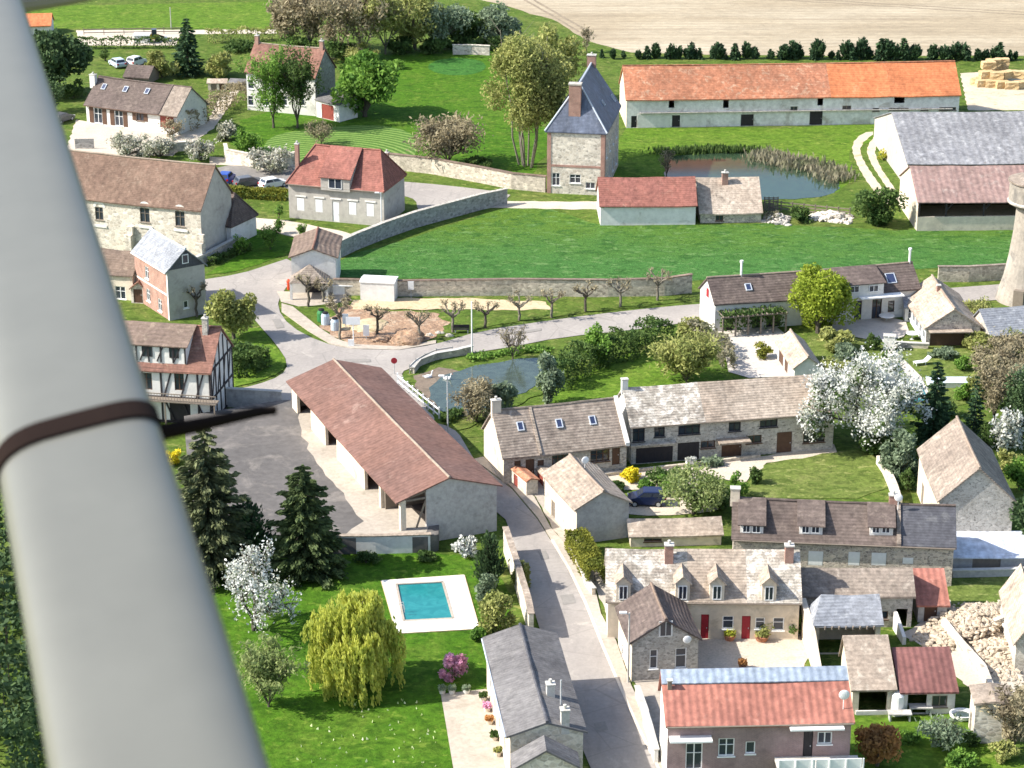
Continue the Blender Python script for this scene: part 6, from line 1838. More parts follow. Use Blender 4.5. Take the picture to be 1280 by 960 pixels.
# -- right side gardens
T('blossom_tree', "large white blossom tree at the right end of the long stone house", 'blossom', (1076, 560), 450, 138, None, 95, n=15000, ls=.17)
T('spruce', "dark green spruce beside the blossom tree", 'conifer', (1166, 556), 450, 54, 'l_conif', 96, n=9000, ls=.2)
T('spruce', "narrow dark conifer right of the big spruce", 'conifer', (1216, 546), 468, 34, 'l_conif', 97, n=2600)
T('leafy_tree', "dark tree against the right edge above the stone barn", 'broad', (1276, 548), 462, 54, 'l_dark', 98, n=2600)
T('bare_tree', "brown bare tree between the narrow conifer and the right edge", 'bare', (1242, 530), 452, 44, 'l_bud', 99, n=1800)
T('blossom_bush', "white flowering bush right of the stone barn's ridge", 'blossom', (1258, 562), 518, 38, None, 100, n=1400, ls=.22, cat='bush')
T('bush', "grey-green bush between the blossom tree and the stone barn", 'shrub', (1126, 600), 538, 56, 'l_silver', 101, n=2600)
T('bush', "small dark bush at the lawn corner by the stone barn", 'shrub', (1136, 612), 586, 26, 'l_mid', 102, n=800)
T('bush', "green mixed bush under the white blossom", 'shrub', (1096, 566), 536, 60, 'l_mid', 103, n=1800)
T('bush', "big round green bush at the right edge below the stone barn", 'shrub', (1276, 612), 562, 50, 'l_green', 104, n=2200)
T('bush', "dark evergreen filling the corner right of the stone barn gable", 'shrub', (1290, 690), 610, 56, 'l_dark', 105, n=2200)
T('bush', "small dark shrub at the stone barn's gable foot", 'shrub', (1240, 672), 656, 22, 'l_mid', 106, n=500)
scr = [(1222, 408, 378, 36, 'l_olive', 'bare'), (1225, 438, 410, 46, 'l_olive', 'shrub'), (1262, 452, 424, 50, 'l_bud', 'bare'), (1240, 470, 440, 44, 'l_bud', 'bare'), (1275, 500, 450, 46, 'l_silver', 'shrub'), (1208, 500, 478, 36, 'l_green', 'shrub'), (1262, 430, 408, 40, 'l_olive', 'bare')]
scl = ["olive bare bush behind the pale roof cottage's right eave", "olive bush right of the pale roof cottage gable", "brown twiggy bush below the mossy shed", "brown twiggy bush beside the garden's right path", "grey-green bush at the right edge above the dark tree", "small green bush behind the big spruce", "olive twiggy bush in front of the mossy shed"]
for i, (x, y, ty, w, m, k) in enumerate(scr): T('bush', scl[i], k, (x, y), ty, w, m, 110 + i, "garden bushes at the right edge", 'bush', n=1500)
T('bush', "rounded clipped bush on the patio's edge left of the white pier", 'shrub', (1091, 437), 416, 22, 'l_mid', 117, n=700)
T('bush', "loose shrub in the shade of the lime-green tree", 'shrub', (1040, 436), 412, 56, 'l_olive', 118, n=1400)
T('bush', "low bushes in front of the pale roof cottage's garage", 'shrub', (1180, 446), 434, 44, 'l_silver', 119, n=900)
T('small_tree', "small light green tree on the cottage lawn beside the blue car", 'broad', (867, 642), 578, 84, 'l_pale', 120, n=3000, ls=.2, dens=.8)
T('flower_bush', "bright yellow forsythia bush beside the roadside cottage", 'shrub', (790, 601), 584, 32, 'l_flowers', 121, n=1200)
T('bush', "green bush between the yellow bush and the small tree", 'shrub', (824, 606), 584, 40, 'l_mid', 122, n=1000)
T('bush', "loose bush beside the lawn's left corner", 'shrub', (920, 622), 590, 36, 'l_green', 123, n=1200)
T('bush', "small dark bush on the lawn's left edge", 'shrub', (944, 604), 582, 22, 'l_mid', 124, n=700)
hedge('hedge', "low flower border along the long stone house's front", [(880, 584), (900, 580)], 1.0, .6, 'l_silver', 400)
hedge('hedge', "tall clipped olive hedge beside the street below the roadside cottage", [(719, 686), (733, 708), (748, 736)], 1.9, 1.9, 'l_hedge', 7000, rough=.02, ls=.15)
T('bush', "green climbing bush at the cream cottage's right end", 'shrub', (990, 796), 764, 30, 'l_mid', 125, n=1200)
T('bush', "pale potted bush before the cream cottage's wall", 'shrub', (955, 798), 774, 26, 'l_olive', 126, n=600)
T('bush', "copper-brown tree beside the red-roofed house", 'broad', (1096, 958), 906, 54, 'l_brown', 127, n=2600, cat='tree')
T('bush', "dark bare bush beside the narrow stone hut", 'bare', (1268, 936), 866, 50, 'l_bud', 128, n=2400, cat='bush')
T('bush', "loose grey bush on the lower right lawn", 'bare', (1176, 934), 898, 50, 'l_silver', 129, n=900, cat='bush')
# -- lower left garden
T('dark_conifer', "shaggy tall dark conifer beside the strut below the black strap", 'conifer', (264, 716), 532, 128, 'l_cypress', 130, n=34000, ls=.22, fill=2)
T('dark_conifer', "narrow dark conifer between the shaggy one and the spruce", 'column', (316, 712), 616, 62, 'l_conif', 131, n=3600)
T('spruce', "broad dense dark green spruce on the edge of the barn yard", 'conifer', (382, 716), 580, 104, 'l_spruce', 132, n=40000, ls=.21, fill=2)
T('blossom_tree', "white magnolia-like blossom tree beside the strut on the lawn", 'blossom', (318, 788), 692, 84, None, 133, n=3000, ls=.16, fill=.12, clear=.05)
T('willow_tree', "golden weeping willow in the middle of the garden lawn", 'willow', (442, 858), 742, 112, 'l_willow', 134, n=26000, ls=.17)
T('flower_bush', "round pink flowering bush on the lawn below the pool", 'shrub', (565, 850), 811, 38, 'l_pink', 135, n=1600)
T('bush', "bare pale bush at the strut's edge left of the willow", 'bare', (336, 884), 808, 66, 'l_pale', 136, n=2600, cat='bush')
T('dark_conifer', "dark bushy conifer against the barn's gable by the street", 'column', (612, 738), 660, 46, 'l_dark', 137, n=3200)
T('bush', "brownish bush between the pool and the street wall", 'shrub', (622, 790), 732, 52, 'l_olive', 138, n=2000)
T('bush', "grey-green bush right of the pool's upper corner", 'shrub', (604, 752), 714, 36, 'l_silver', 139, n=1200)
T('blossom_bush', "small white flowering bush at the foot of the barn gable", 'blossom', (582, 694), 674, 26, None, 140, n=700, ls=.2, cat='bush')
T('bush', "dark bush at the low yard wall beside the broad spruce", 'shrub', (460, 704), 690, 40, 'l_mid', 141, n=800)
T('flower_bush', "bright yellow flowering bush behind the strut strap", 'shrub', (216, 580), 556, 30, 'l_flowers', 142, n=900)
hedge('hedge', "tall dark hedge at the far lower left behind the strut", [(-20, 1000), (12, 860), (8, 760), (-14, 700)], 6.0, 5.0, 'l_dark', 9000, rough=.4, ls=.35)
# -- growth nobody could count
def scatter(name, label, pix, n, size, mat, h=.25, seed=1, tilt=True):
    P = [G(p) for p in pix]; xs = [p.x for p in P]; ys = [p.y for p in P]
    rg = np.random.default_rng(seed); X = rg.uniform(min(xs), max(xs), n * 3); Y = rg.uniform(min(ys), max(ys), n * 3)
    ins = np.zeros(len(X), bool); j = len(P) - 1
    for i in range(len(P)):
        c = ((P[i].y > Y) != (P[j].y > Y)) & (X < (P[j].x - P[i].x) * (Y - P[i].y) / (P[j].y - P[i].y + 1e-9) + P[i].x)
        ins ^= c; j = i
    X, Y = X[ins][:n], Y[ins][:n]
    C = np.stack([X, Y, rg.uniform(.03, h, len(X))], 1)
    return tag(obj(name, leafmesh(C, size, 2.0, np.tile([0, 0, .9], (len(C), 1))), M[mat]), label, name.replace('_', ' '), kind='stuff')
M['l_grass'] = leaf("grass_blade", (.055, .15, .012), (.085, .19, .02), (.04, .11, .012))
M['l_crop'] = leaf("crop_blade", (.025, .13, .022), (.05, .19, .03), (.02, .10, .02))
M['l_daisy'] = leaf("lawn_flowers", (.55, .58, .40), (.35, .42, .18))
scatter('lawn_flowers', "scattered pale wild flowers in the lower garden lawn", [(400, 880), (545, 870), (552, 960), (360, 960)], 70, .16, 'l_daisy', .12, 5)

for i, (x, y, w, ty) in enumerate(((372, 66, 60, 44), (418, 74, 66, 50), (452, 76, 50, 54), (300, 62, 60, 50), (576, 62, 44, 46), (612, 62, 40, 44))):
    T('bush', ["dark undergrowth bush at the left foot of the belt", "dark undergrowth bush behind the round green tree", "dark undergrowth bush at the belt's forked trunks", "dark bush on the lane left of the tall house's chimney", "dark bush behind the short pale wall's left end", "dark bush behind the short pale wall's right end"][i], 'shrub', (x, y), ty, w, 'l_mid' if i != 2 else 'l_olive', 150 + i, "undergrowth below the belt", 'bush', n=900, ls=.36)

hedge('bank_plants', "low green plants along the pond's road bank", [(585, 452), (620, 445), (660, 440), (690, 440)], 1.2, .5, 'l_green', 900, rough=.5, cat='plants')
hedge('bank_plants', "low dark sedge along the pond's near edge by the grey lamp", [(556, 530), (566, 522), (578, 516)], .9, .6, 'l_mid', 500, rough=.5, cat='plants')

ex = [(1228, 500, 470, 40, 'l_olive', 'bare', "olive twiggy bush left of the narrow dark conifer's top"), (1250, 512, 480, 46, 'l_mid', 'shrub', "mid-green bush among the brown twigs at the right edge"), (1205, 462, 446, 30, 'l_green', 'shrub', "small green bush at the pale cottage's garden end"), (1268, 472, 446, 40, 'l_bud', 'bare', "grey-brown twiggy bush at the right edge below the mossy shed"), (1186, 520, 498, 30, 'l_mid', 'shrub', "green bush tucked behind the big spruce's right side"),
      (1232, 560, 528, 40, 'l_mid', 'shrub', "green bush at the stone barn's far end"), (1150, 590, 560, 34, 'l_mid', 'shrub', "dark bush at the spruce's foot beside the stone barn"), (1262, 590, 560, 40, 'l_olive', 'shrub', "olive bush right of the stone barn's far slope"), (1058, 452, 430, 44, 'l_silver', 'shrub', "grey-green bush above the white blossom's left half"), (1046, 474, 452, 36, 'l_olive', 'bare', "twiggy bush between the garage and the white blossom")]
for i, (x, y, ty, w, m, k, lab) in enumerate(ex): T('bush', lab, k, (x, y), ty, w, m, 170 + i, "garden bushes at the right edge", 'bush', n=1500)
ex = [(806, 614, 598, 26, 'l_green', "fresh green bush between the yellow bush and the blue car"), (836, 618, 594, 40, 'l_green', "fresh green bush behind the blue car's tail"), (846, 600, 584, 34, 'l_mid', "dark green bush in the cottage bed below the white urns"), (900, 636, 612, 40, 'l_mid', "green bush right of the small light green tree"), (928, 646, 626, 30, 'l_olive', "olive bush at the dormer house's left chimney"), (884, 612, 594, 34, 'l_silver', "grey-green bush on the cottage bed's right part"), (772, 612, 602, 22, 'l_mid', "low dark bush at the roadside cottage's far gable")]
for i, (x, y, ty, w, m, lab) in enumerate(ex): T('bush', lab, 'shrub', (x, y), ty, w, m, 190 + i, "bushes in the cottage bed", 'bush', n=1300, ls=.18)
ex = [(652, 735, 700, 26, 'l_olive', "olive shrub by the street wall above the pool"), (598, 800, 782, 24, 'l_green', "green shrub at the pool surround's lower right corner"), (614, 715, 692, 30, 'l_mid', "green shrub under the dark conifer by the barn gable"), (534, 700, 690, 30, 'l_mid', "low shrub at the barn gable's left foot"), (1134, 928, 914, 34, 'l_green', "fresh green bush on the lower right lawn"), (1216, 930, 914, 30, 'l_mid', "dark green bush left of the narrow stone hut"), (1200, 960, 938, 44, 'l_green', "green bush at the bottom edge of the lower right lawn"), (932, 962, 944, 22, 'l_lime', "lime-green bush before the mauve brick wall"), (1256, 950, 926, 44, 'l_olive', "olive bush at the lower right corner")]
for i, (x, y, ty, w, m, lab) in enumerate(ex): T('bush', lab, 'shrub', (x, y), ty, w, m, 210 + i, "garden shrubs in the lower gardens", 'bush', n=1300, ls=.17)

# ================================================================ WALLS AND FENCES
wall("garden_wall", "long ivy-grown stone wall between the park lawn and the driveway", [(487, 211), (540, 217), (600, 228), (640, 236), (682, 240)], 2.2, .5, 'gardenwall', 't_brown')
wall("garden_wall", "pale stone wall with white end above the parked cars", [(282, 196), (284, 203), (330, 212), (362, 208), (372, 206)], 1.9, .4, 'chalk', 'chalk')
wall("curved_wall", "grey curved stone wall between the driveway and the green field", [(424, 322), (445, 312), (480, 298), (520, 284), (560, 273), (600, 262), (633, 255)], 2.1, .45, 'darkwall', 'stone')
wall("field_wall", "long stone wall along the near edge of the green field", [(418, 368), (500, 370), (640, 369), (760, 371), (830, 370), (864, 366)], [1.9, 1.9, 2.0, 2.1, 2.2, 2.3], .4, 'gardenwall', 't_brown')
wall("field_wall", "stone wall from the white farmhouse to the stone tower", [(1172, 352), (1210, 352), (1262, 349)], 1.9, .4, 'gardenwall', 't_greybrown')
wall("stone_wall", "short pale stone wall at the belt's end by the park", [(566, 68), (590, 68), (612, 69)], 1.6, .4, 'chalk', 'chalk')
wall("churchyard_wall", "low stone churchyard wall with pale coping beside the porch", [(244, 334), (262, 326), (285, 314), (300, 306)], 1.2, .4, 'stone', 'concrete')
wall("yard_wall", "low white-washed wall with tiled coping at the yard's end", [(426, 692), (470, 692), (538, 690)], 1.75, .35, 'white', 't_beige')
wall("street_wall", "stone wall between the pool garden and the street", [(632, 690), (645, 730), (660, 780), (664, 800)], 2.4, .4, 'chalk', 't_beige')
wall("court_wall", "tall cream wall left of the grey open shed", [(1002, 792), (1014, 826), (1022, 856)], [3.2, 2.6, 1.6], .3, 'cream', 'cream', caph=.05)
wall("low_wall", "low stone wall from the roadside cottage to the olive hedge", [(714, 690), (734, 735), (742, 745)], .7, .3, 'cream', 'concrete')
wall("low_wall", "low wall along the pavement below the gabled cottage", [(796, 872), (806, 900), (812, 918)], 1.0, .3, 'cream', 'concrete')
wall("retaining_wall", "low stone step along the front of the long stone house", [(700, 604), (780, 592), (870, 582), (950, 572)], .35, .3, 'gardenwall', None)
wall("yard_wall", "plain grey wall between the timbered house and the barn", [(282, 508), (320, 510), (352, 512)], 2.0, .35, 'block', 'concrete')
wall("garden_pier", "white rendered pier beside the patio garden path", [(1104, 437), (1118, 438)], 1.7, .8, 'white', 'concrete')
wall("garden_wall", "low stone wall in front of the pale roof cottage", [(1118, 434), (1160, 436)], .6, .3, 'gardenwall', 'concrete')
wall("stone_wall", "crumbling pale wall at the lawn's right corner by the barn", [(1098, 580), (1106, 592), (1118, 620), (1124, 636)], [.9, 1.2, 1.2, 1.0], .5, 'chalk', None)
wall("pond_wall", "low stone parapet along the pond's road side", [(516, 468), (524, 458), (545, 450), (570, 446), (590, 441)], .8, .35, 'gardenwall', 'concrete')
wall("stone_wall", "low dry wall in front of the bungalow's forecourt", [(183, 186), (205, 190), (238, 188)], 1.3, .4, 'chalk', 'chalk')
wall("fence_panel", "dark timber fence panel in the yard left of the bungalow", [(94, 186), (118, 186)], 1.5, .12, 'darkwall', None, cat='fence')
wall("street_wall", "white plinth wall at the red-roofed house's left corner", [(806, 905), (812, 925), (820, 955)], 1.2, .3, 'white', 'concrete')
wall("yard_wall", "grey yard wall below the white roof hall", [(1190, 722), (1240, 721), (1300, 719)], .7, .3, 'block', 'concrete')

def rail_fence(name, label, pix, h, nrail, mat, post=1.5, pw=.12):
    P = [G(p) for p in pix]; c = P[0].copy(); L = poly_len(P)
    root = tag(empty(name, c), label, 'fence')
    n = max(2, int(L / post))
    for i in range(n + 1):
        p, d = along(P, i / n); q = p - c; b = bmesh.new()
        box(b, q.x - pw / 2, q.y - pw / 2, -.1, q.x + pw / 2, q.y + pw / 2, h + .08); obj("post", b, M[mat], root)
    b = bmesh.new()
    for i in range(n):
        p0, _ = along(P, i / n); p1, _ = along(P, (i + 1) / n)
        for k in range(nrail):
            z = h * (k + .7) / nrail; beam(b, p0 - c + Vector((0, .0, z)), p1 - c + Vector((0, 0, z)), .07, .14)
    obj("rails", b, M[mat], root)
    return root
rail_fence("white_fence", "white two-rail wooden fence between the barn and the pond", [(497, 481), (522, 502), (549, 524)], 1.25, 2, 'whitep', 1.3, .16)
rail_fence("bridge_railing", "white railing on the low bridge over the pond inlet", [(512, 468), (523, 457), (546, 447), (566, 444)], 1.1, 2, 'concrete', 1.6, .08)
rail_fence("paddock_fence", "thin wire fence along the far meadow lane", [(105, 44), (160, 43), (230, 42)], 1.2, 2, 'oldwood', 3, .1)
rail_fence("pond_fence", "weathered wooden fence behind the stone heap by the farm pond", [(962, 262), (1000, 266), (1040, 270), (1062, 272)], 1.3, 3, 'oldwood', 1.4, .14)
rail_fence("paling_fence", "grey paling fence at the brown barn's right end", [(955, 264), (972, 264)], 1.9, 8, 'oldwood', .5, .14)

# ================================================================ POOL
def pool():
    c = G((528, 757)); root = tag(empty("swimming_pool", c), "rectangular turquoise swimming pool with wide white paved surround", "pool")
    o = [(477, 727), (580, 720), (599, 787), (496, 793)]; i_ = [(496, 732), (553, 729), (566, 774), (505, 777)]
    b = bmesh.new()
    O = [G(p) - c for p in o]; I = [G(p) - c for p in i_]
    for z, k in ((.12, 1), (-.02, 0)):
        pass
    ot = [b.verts.new((p.x, p.y, .12)) for p in O]; it = [b.verts.new((p.x, p.y, .12)) for p in I]
    ob = [b.verts.new((p.x, p.y, -.1)) for p in O]; ib = [b.verts.new((p.x, p.y, .012)) for p in I]
    for k in range(4):
        j = (k + 1) % 4
        b.faces.new((ot[k], ot[j], it[j], it[k])); b.faces.new((ob[k], ob[j], ot[j], ot[k])); b.faces.new((it[k], it[j], ib[j], ib[k]))
    bmesh.ops.recalc_face_normals(b, faces=b.faces[:]); obj("surround", b, M['white'], root)
    b = bmesh.new(); b.faces.new([b.verts.new((p.x, p.y, .045)) for p in I][::-1]); b.normal_update()
    if b.faces[:][0].normal.z < 0: bmesh.ops.reverse_faces(b, faces=b.faces[:])
    obj("water", b, M['poolw'], root)
    b = bmesh.new()
    for k in range(4): 
        j = (k + 1) % 4; m = (I[0] + I[2]) / 2
        beam(b, I[k].lerp(m, -.02) + Vector((0, 0, .135)), I[j].lerp(m, -.02) + Vector((0, 0, .135)), .22, .03)
    obj("coping", b, M['pave'], root)
    b = bmesh.new()
    for k in range(4):
        j = (k + 1) % 4; beam(b, O[k] + Vector((0, 0, .05)), O[j] + Vector((0, 0, .05)), .14, .13)
    obj("tile_edge", b, M['sand'], root)
    b = bmesh.new(); p = I[3].lerp(I[0], .2) + Vector((-.1, 0, .12))
    for s in (-.25, .25): tube(b, [p + Vector((-.3, s, 0)), p + Vector((-.2, s, .8)), p + Vector((.15, s, .9)), p + Vector((.3, s, .2))], [.03] * 4, 6)
    obj("ladder", b, M['steel'], root)
pool()

# ================================================================ CARS
def car_paint(name, c): 
    m = plain(name, c, .28, .5, amp=.03); return m
M['c_blue'] = car_paint("blue_car_paint", (.02, .06, .30)); M['c_navy'] = car_paint("navy_car_paint", (.012, .022, .07)); M['c_white'] = car_paint("white_car_paint", (.72, .73, .74)); M['c_grey'] = car_paint("grey_car_paint", (.10, .10, .11)); M['c_silver'] = car_paint("silver_car_paint", (.42, .50, .56))
M['tyre'] = plain("tyre", (.015, .015, .016), .9); M['lamp'] = plain("lamp_glass", (.6, .6, .58), .15, .5); M['tail'] = plain("tail_lamp", (.35, .01, .01), .2, .5); M['plate'] = plain("number_plate", (.7, .7, .62), .5)

def car(label, base, ang, mat, L=4.3, Wd=1.75, H=1.5, kind='hatch', group=None, cat='car'):
    root = tag(empty('parked_car', G(base), math.radians(ang)), label, cat, group)
    s = L / 4.3; k = H / 1.5
    lo = [(-2.12, .35), (-2.15, .62), (-2.05, .92), (-1.0, .98), (.0, .98), (1.0, .96), (1.75, .84), (2.1, .68), (2.15, .45), (2.1, .3), (-2.0, .25)]
    b = bmesh.new(); w = Wd / 2
    def loft(prof, ws):
        rings = []
        for y, f in ws: rings.append([b.verts.new((x * s * (1 - .012 * f), y, z * k)) for x, z in prof])
        n = len(prof)
        for r0, r1 in zip(rings, rings[1:]):
            for i in range(n): b.faces.new((r0[i], r0[(i + 1) % n], r1[(i + 1) % n], r1[i]))
        b.faces.new(rings[0][::-1]); b.faces.new(rings[-1])
    loft(lo, [(-w, 4), (-w * .93, 1), (-w * .5, 0), (w * .5, 0), (w * .93, 1), (w, 4)])
    rear = {'hatch': -1.85, 'van': -2.05, 'suv': -2.0}[kind]
    base_ = [(rear, .94), (1.15, .95)]; top = [(rear + .3, 1.46), (.25, 1.5)]
    def ring(t, inset):
        x0 = base_[0][0] + (top[0][0] - base_[0][0]) * t; x1 = base_[1][0] + (top[1][0] - base_[1][0]) * t; z = .95 + .53 * t
        y = (w * .95) * (1 - .16 * t) - inset
        return [(x0 * s, -y, z * k), (x1 * s, -y, z * k), (x1 * s, y, z * k), (x0 * s, y, z * k)]
    r0 = [b.verts.new(p) for p in ring(0, 0)]; r1 = [b.verts.new(p) for p in ring(.9, 0)]; r2 = [b.verts.new((p[0] * .93 - .02, p[1] * .9, p[2])) for p in ring(1.0, 0)]
    for a, c in ((r0, r1), (r1, r2)):
        for i in range(4): b.faces.new((a[i], a[(i + 1) % 4], c[(i + 1) % 4], c[i]))
    b.faces.new(r2)
    bmesh.ops.recalc_face_normals(b, faces=b.faces[:]); body = obj("body", b, M[mat], root)
    A, Bm = ring(.12, -.012), ring(.82, -.012)
    names = ("side_window", "windscreen", "side_window", "rear_window")
    for i in range(4):
        j = (i + 1) % 4; a0, a1, c1, c0 = Vector(A[i]), Vector(A[j]), Vector(Bm[j]), Vector(Bm[i])
        off = (a1 - a0).cross(c0 - a0).normalized() * .014
        segs = ((.06, .5), (.54, .94)) if i in (0, 2) else ((.08, .92),)
        g = bmesh.new()
        for u0, u1 in segs:
            g.faces.new([g.verts.new(p + off) for p in (a0.lerp(a1, u0), a0.lerp(a1, u1), c0.lerp(c1, u1), c0.lerp(c1, u0))])
        obj(names[i], g, M['glass'], body)
    for x in (-1.3, 1.32):
        for y in (-1, 1):
            g = bmesh.new(); Mx = Matrix.Translation((x * s, y * (w - .09), .32)) @ Matrix.Rotation(math.pi / 2, 4, 'X')
            bmesh.ops.create_cone(g, cap_ends=True, segments=16, radius1=.32, radius2=.32, depth=.2, matrix=Mx); wh = obj("wheel", g, M['tyre'], root)
            g = bmesh.new(); Mx = Matrix.Translation((x * s, y * (w + .012), .32)) @ Matrix.Rotation(math.pi / 2, 4, 'X')
            bmesh.ops.create_cone(g, cap_ends=True, segments=12, radius1=.19, radius2=.19, depth=.02, matrix=Mx); obj("rim", g, M['steel'], wh)
    for y in (-1, 1):
        g = bmesh.new(); box(g, 2.02 * s, y * w * .72 - .2, .6 * k, 2.125 * s, y * w * .72 + .2, .74 * k); obj("headlight", g, M['lamp'], root)
        g = bmesh.new(); box(g, -2.17 * s, y * w * .78 - .14, .66 * k, -2.06 * s, y * w * .78 + .14, .9 * k); obj("tail_light", g, M['tail'], root)
    g = bmesh.new(); box(g, 2.12 * s, -.26, .42 * k, 2.165 * s, .26, .52 * k); obj("number_plate", g, M['plate'], root)
    return root
car("dark blue car parked on the cottage drive beside the small green tree", (808, 630), 178, 'c_navy', 3.6, 1.7, 1.55, 'suv')
car("bright blue car half hidden behind the church's gable", (283, 228), 80, 'c_blue', 3.6, 1.7, 1.6, 'suv', "cars in the church car park")
car("dark grey car beside the bright blue one in the car park", (311, 232), 28, 'c_grey', 4.2, 1.75, 1.4, 'hatch', "cars in the church car park")
car("white car at the car park's right end under the flowering bush", (342, 234), 35, 'c_white', 4.0, 1.7, 1.45, 'hatch', "cars in the church car park")
car("pale blue-white car on the grass behind the bungalow, left of the two", (147, 83), 120, 'c_silver', 4.1, 1.75, 1.5, 'hatch', "cars behind the bungalow")
car("white van-like car on the grass behind the bungalow, right of the two", (171, 82), 60, 'c_white', 3.6, 1.7, 1.7, 'van', "cars behind the bungalow")
car("black car beside the strut left of the bungalow's forecourt", (78, 152), 60, 'c_grey', 4.2, 1.75, 1.45, 'hatch')
# small yellow loader and car on the far lane
def loader():
    root = tag(empty("yellow_loader", G((192, 52)), math.radians(10)), "tiny yellow loader beside the white kiosk on the far lane", "loader")
    b = bmesh.new(); box(b, -1.2, -.6, .5, .9, .6, 1.2); box(b, -1.3, -.5, 1.2, -.3, .5, 1.5); obj("body", b, M['l_flowers'] if False else plain("loader_yellow", (.6, .38, .02), .5), root)
    b = bmesh.new(); box(b, -.25, -.5, 1.203, .6, .5, 2.2); obj("cab", b, M['glass'], root)
    b = bmesh.new()
    for y in (-.55, .55): beam(b, (.7, y, 1.1), (2.0, y, .6), .12, .2)
    obj("arm", b, M['tyre'], root)
    b = bmesh.new(); box(b, 1.9, -.8, .15, 2.4, .8, .7); obj("bucket", b, M['steel'], root)
    for x in (-.8, .7):
        for y in (-.7, .7):
            g = bmesh.new(); bmesh.ops.create_cone(g, cap_ends=True, segments=14, radius1=.45, radius2=.45, depth=.3, matrix=Matrix.Translation((x, y, .45)) @ Matrix.Rotation(math.pi / 2, 4, 'X')); obj("wheel", g, M['tyre'], root)
loader()

# ================================================================ STREET FURNITURE
def lamp_post(label, base, topy, arm, mat='steel'):
    h = hgt(base, topy); root = tag(empty("street_lamp", G(base)), label, "street lamp")
    b = bmesh.new(); tube(b, [(0, 0, -.1), (0, 0, .5), (0, 0, h)], [.11, .09, .065], 8); obj("pole", b, M[mat], root)
    if arm:
        b = bmesh.new(); tube(b, [(0, 0, h - .15), (arm, 0, h)], [.05, .04], 6); obj("arm", b, M[mat], root)
        b = bmesh.new(); box(b, arm - .38, -.12, h - .05, arm + .2, .12, h + .09); bmesh.ops.bevel(b, geom=b.edges[:], offset=.05, segments=1); obj("lantern", b, M['whitep'], root)
    return root
lamp_post("white post standing on the pond's road bank", (590, 446), 377, 0, 'whitep')
lamp_post("grey street lamp between the white fence and the willow bush", (560, 548), 470, -.5)
lamp_post("white lamp post at the grey hipped house's right corner", (477, 288), 241, -.4, 'whitep')
lamp_post("pale street lamp at the corner of the gabled cottage", (785, 854), 766, -.4, 'concrete')
lamp_post("thin pale telegraph pole in the far meadow", (214, 36), 9, 0, 'concrete')
# sign board on the square
root = tag(empty("sign_board", G((442, 430))), "blank white sign board on a post beside the earthworks", "sign")
b = bmesh.new(); tube(b, [(0, 0, -.1), (0, 0, 2.6)], [.06, .06], 6); obj("post", b, M['whitep'], root)
b = bmesh.new(); box(b, -.8, -.06, 2.3, .8, -.0, 3.2); bmesh.ops.bevel(b, geom=b.edges[:], offset=.02, segments=1); obj("board", b, M['whitep'], root)
for i, (x, y, hh, m, lab) in enumerate(((458, 425, 1.3, 'whitep', "narrow white notice stand right of the sign board"), (432, 410, 1.2, 'c_silver', "round-headed blue-grey notice left of the sign board"), (439, 433, .7, 'whitep', "low white box at the foot of the sign board"), (514, 350, 1.0, 'whitep', "white notice fixed on the field wall")) ):
    g = G((x, y)) if i != 3 else G((514, 371)) + Vector((0, -.3, 0))
    root = tag(empty("notice_board", g), lab, "notice")
    b = bmesh.new(); z0 = .5 if i != 3 else 1.0
    if i != 2: tube(b, [(0, .0, -.1), (0, 0, z0)], [.04, .04], 6)
    else: z0 = .12; box(b, -.3, -.2, -.05, .3, .2, .117)
    obj("stand", b, M['steel'], root)
    b = bmesh.new(); box(b, -.34, -.05, z0 + .003, .34, .03, z0 + hh); bmesh.ops.bevel(b, geom=b.edges[:], offset=.02, segments=1); obj("panel", b, M[m], root)
for i, (x, y, m, lab) in enumerate(((402, 402, 'l_mid', "green bottle bank leftmost of the three by the pollards"), (407, 406, 'c_silver', "blue-grey bottle bank between the other two"), (419, 413, 'c_silver', "pale bottle bank nearest the sign board"))):
    root = tag(empty("bottle_bank", G((x, y))), lab, "bin", "bottle banks on the square")
    b = bmesh.new(); lathe(b, [(.42, -.05), (.5, .1), (.5, 1.1), (.36, 1.4)], 14); obj("body", b, M[m] if i else plain("green_plastic", (.03, .16, .05), .5), root)
    b = bmesh.new(); lathe(b, [(.37, 1.403), (.3, 1.55), (.1, 1.62)], 14); obj("lid", b, M['tyre'], root)
# road sign, red and white
root = tag(empty("road_sign", G((493, 468))), "small red round road sign at the white fence's far end", "sign")
b = bmesh.new(); tube(b, [(0, 0, -.1), (0, 0, 1.6)], [.04, .04], 6); obj("post", b, M['steel'], root)
b = bmesh.new(); bmesh.ops.create_cone(b, cap_ends=True, segments=20, radius1=.34, radius2=.34, depth=.04, matrix=Matrix.Translation((0, -.07, 1.6)) @ Matrix.Rotation(math.pi / 2, 4, 'X')); obj("disc", b, M['crimson'], root)
# red hydrant-like post at the hut
root = tag(empty("red_post", G((361, 362))), "small orange-red hydrant at the white hut's left corner", "hydrant")
b = bmesh.new(); lathe(b, [(.2, -.05), (.2, .9), (.26, .92), (.26, 1.1), (.12, 1.3)], 12); obj("body", b, plain("signal_red", (.55, .06, .02), .5), root)
b = bmesh.new(); tube(b, [(-.34, 0, .75), (.34, 0, .75)], [.09, .09], 8); obj("outlet", b, M['steel'], root)
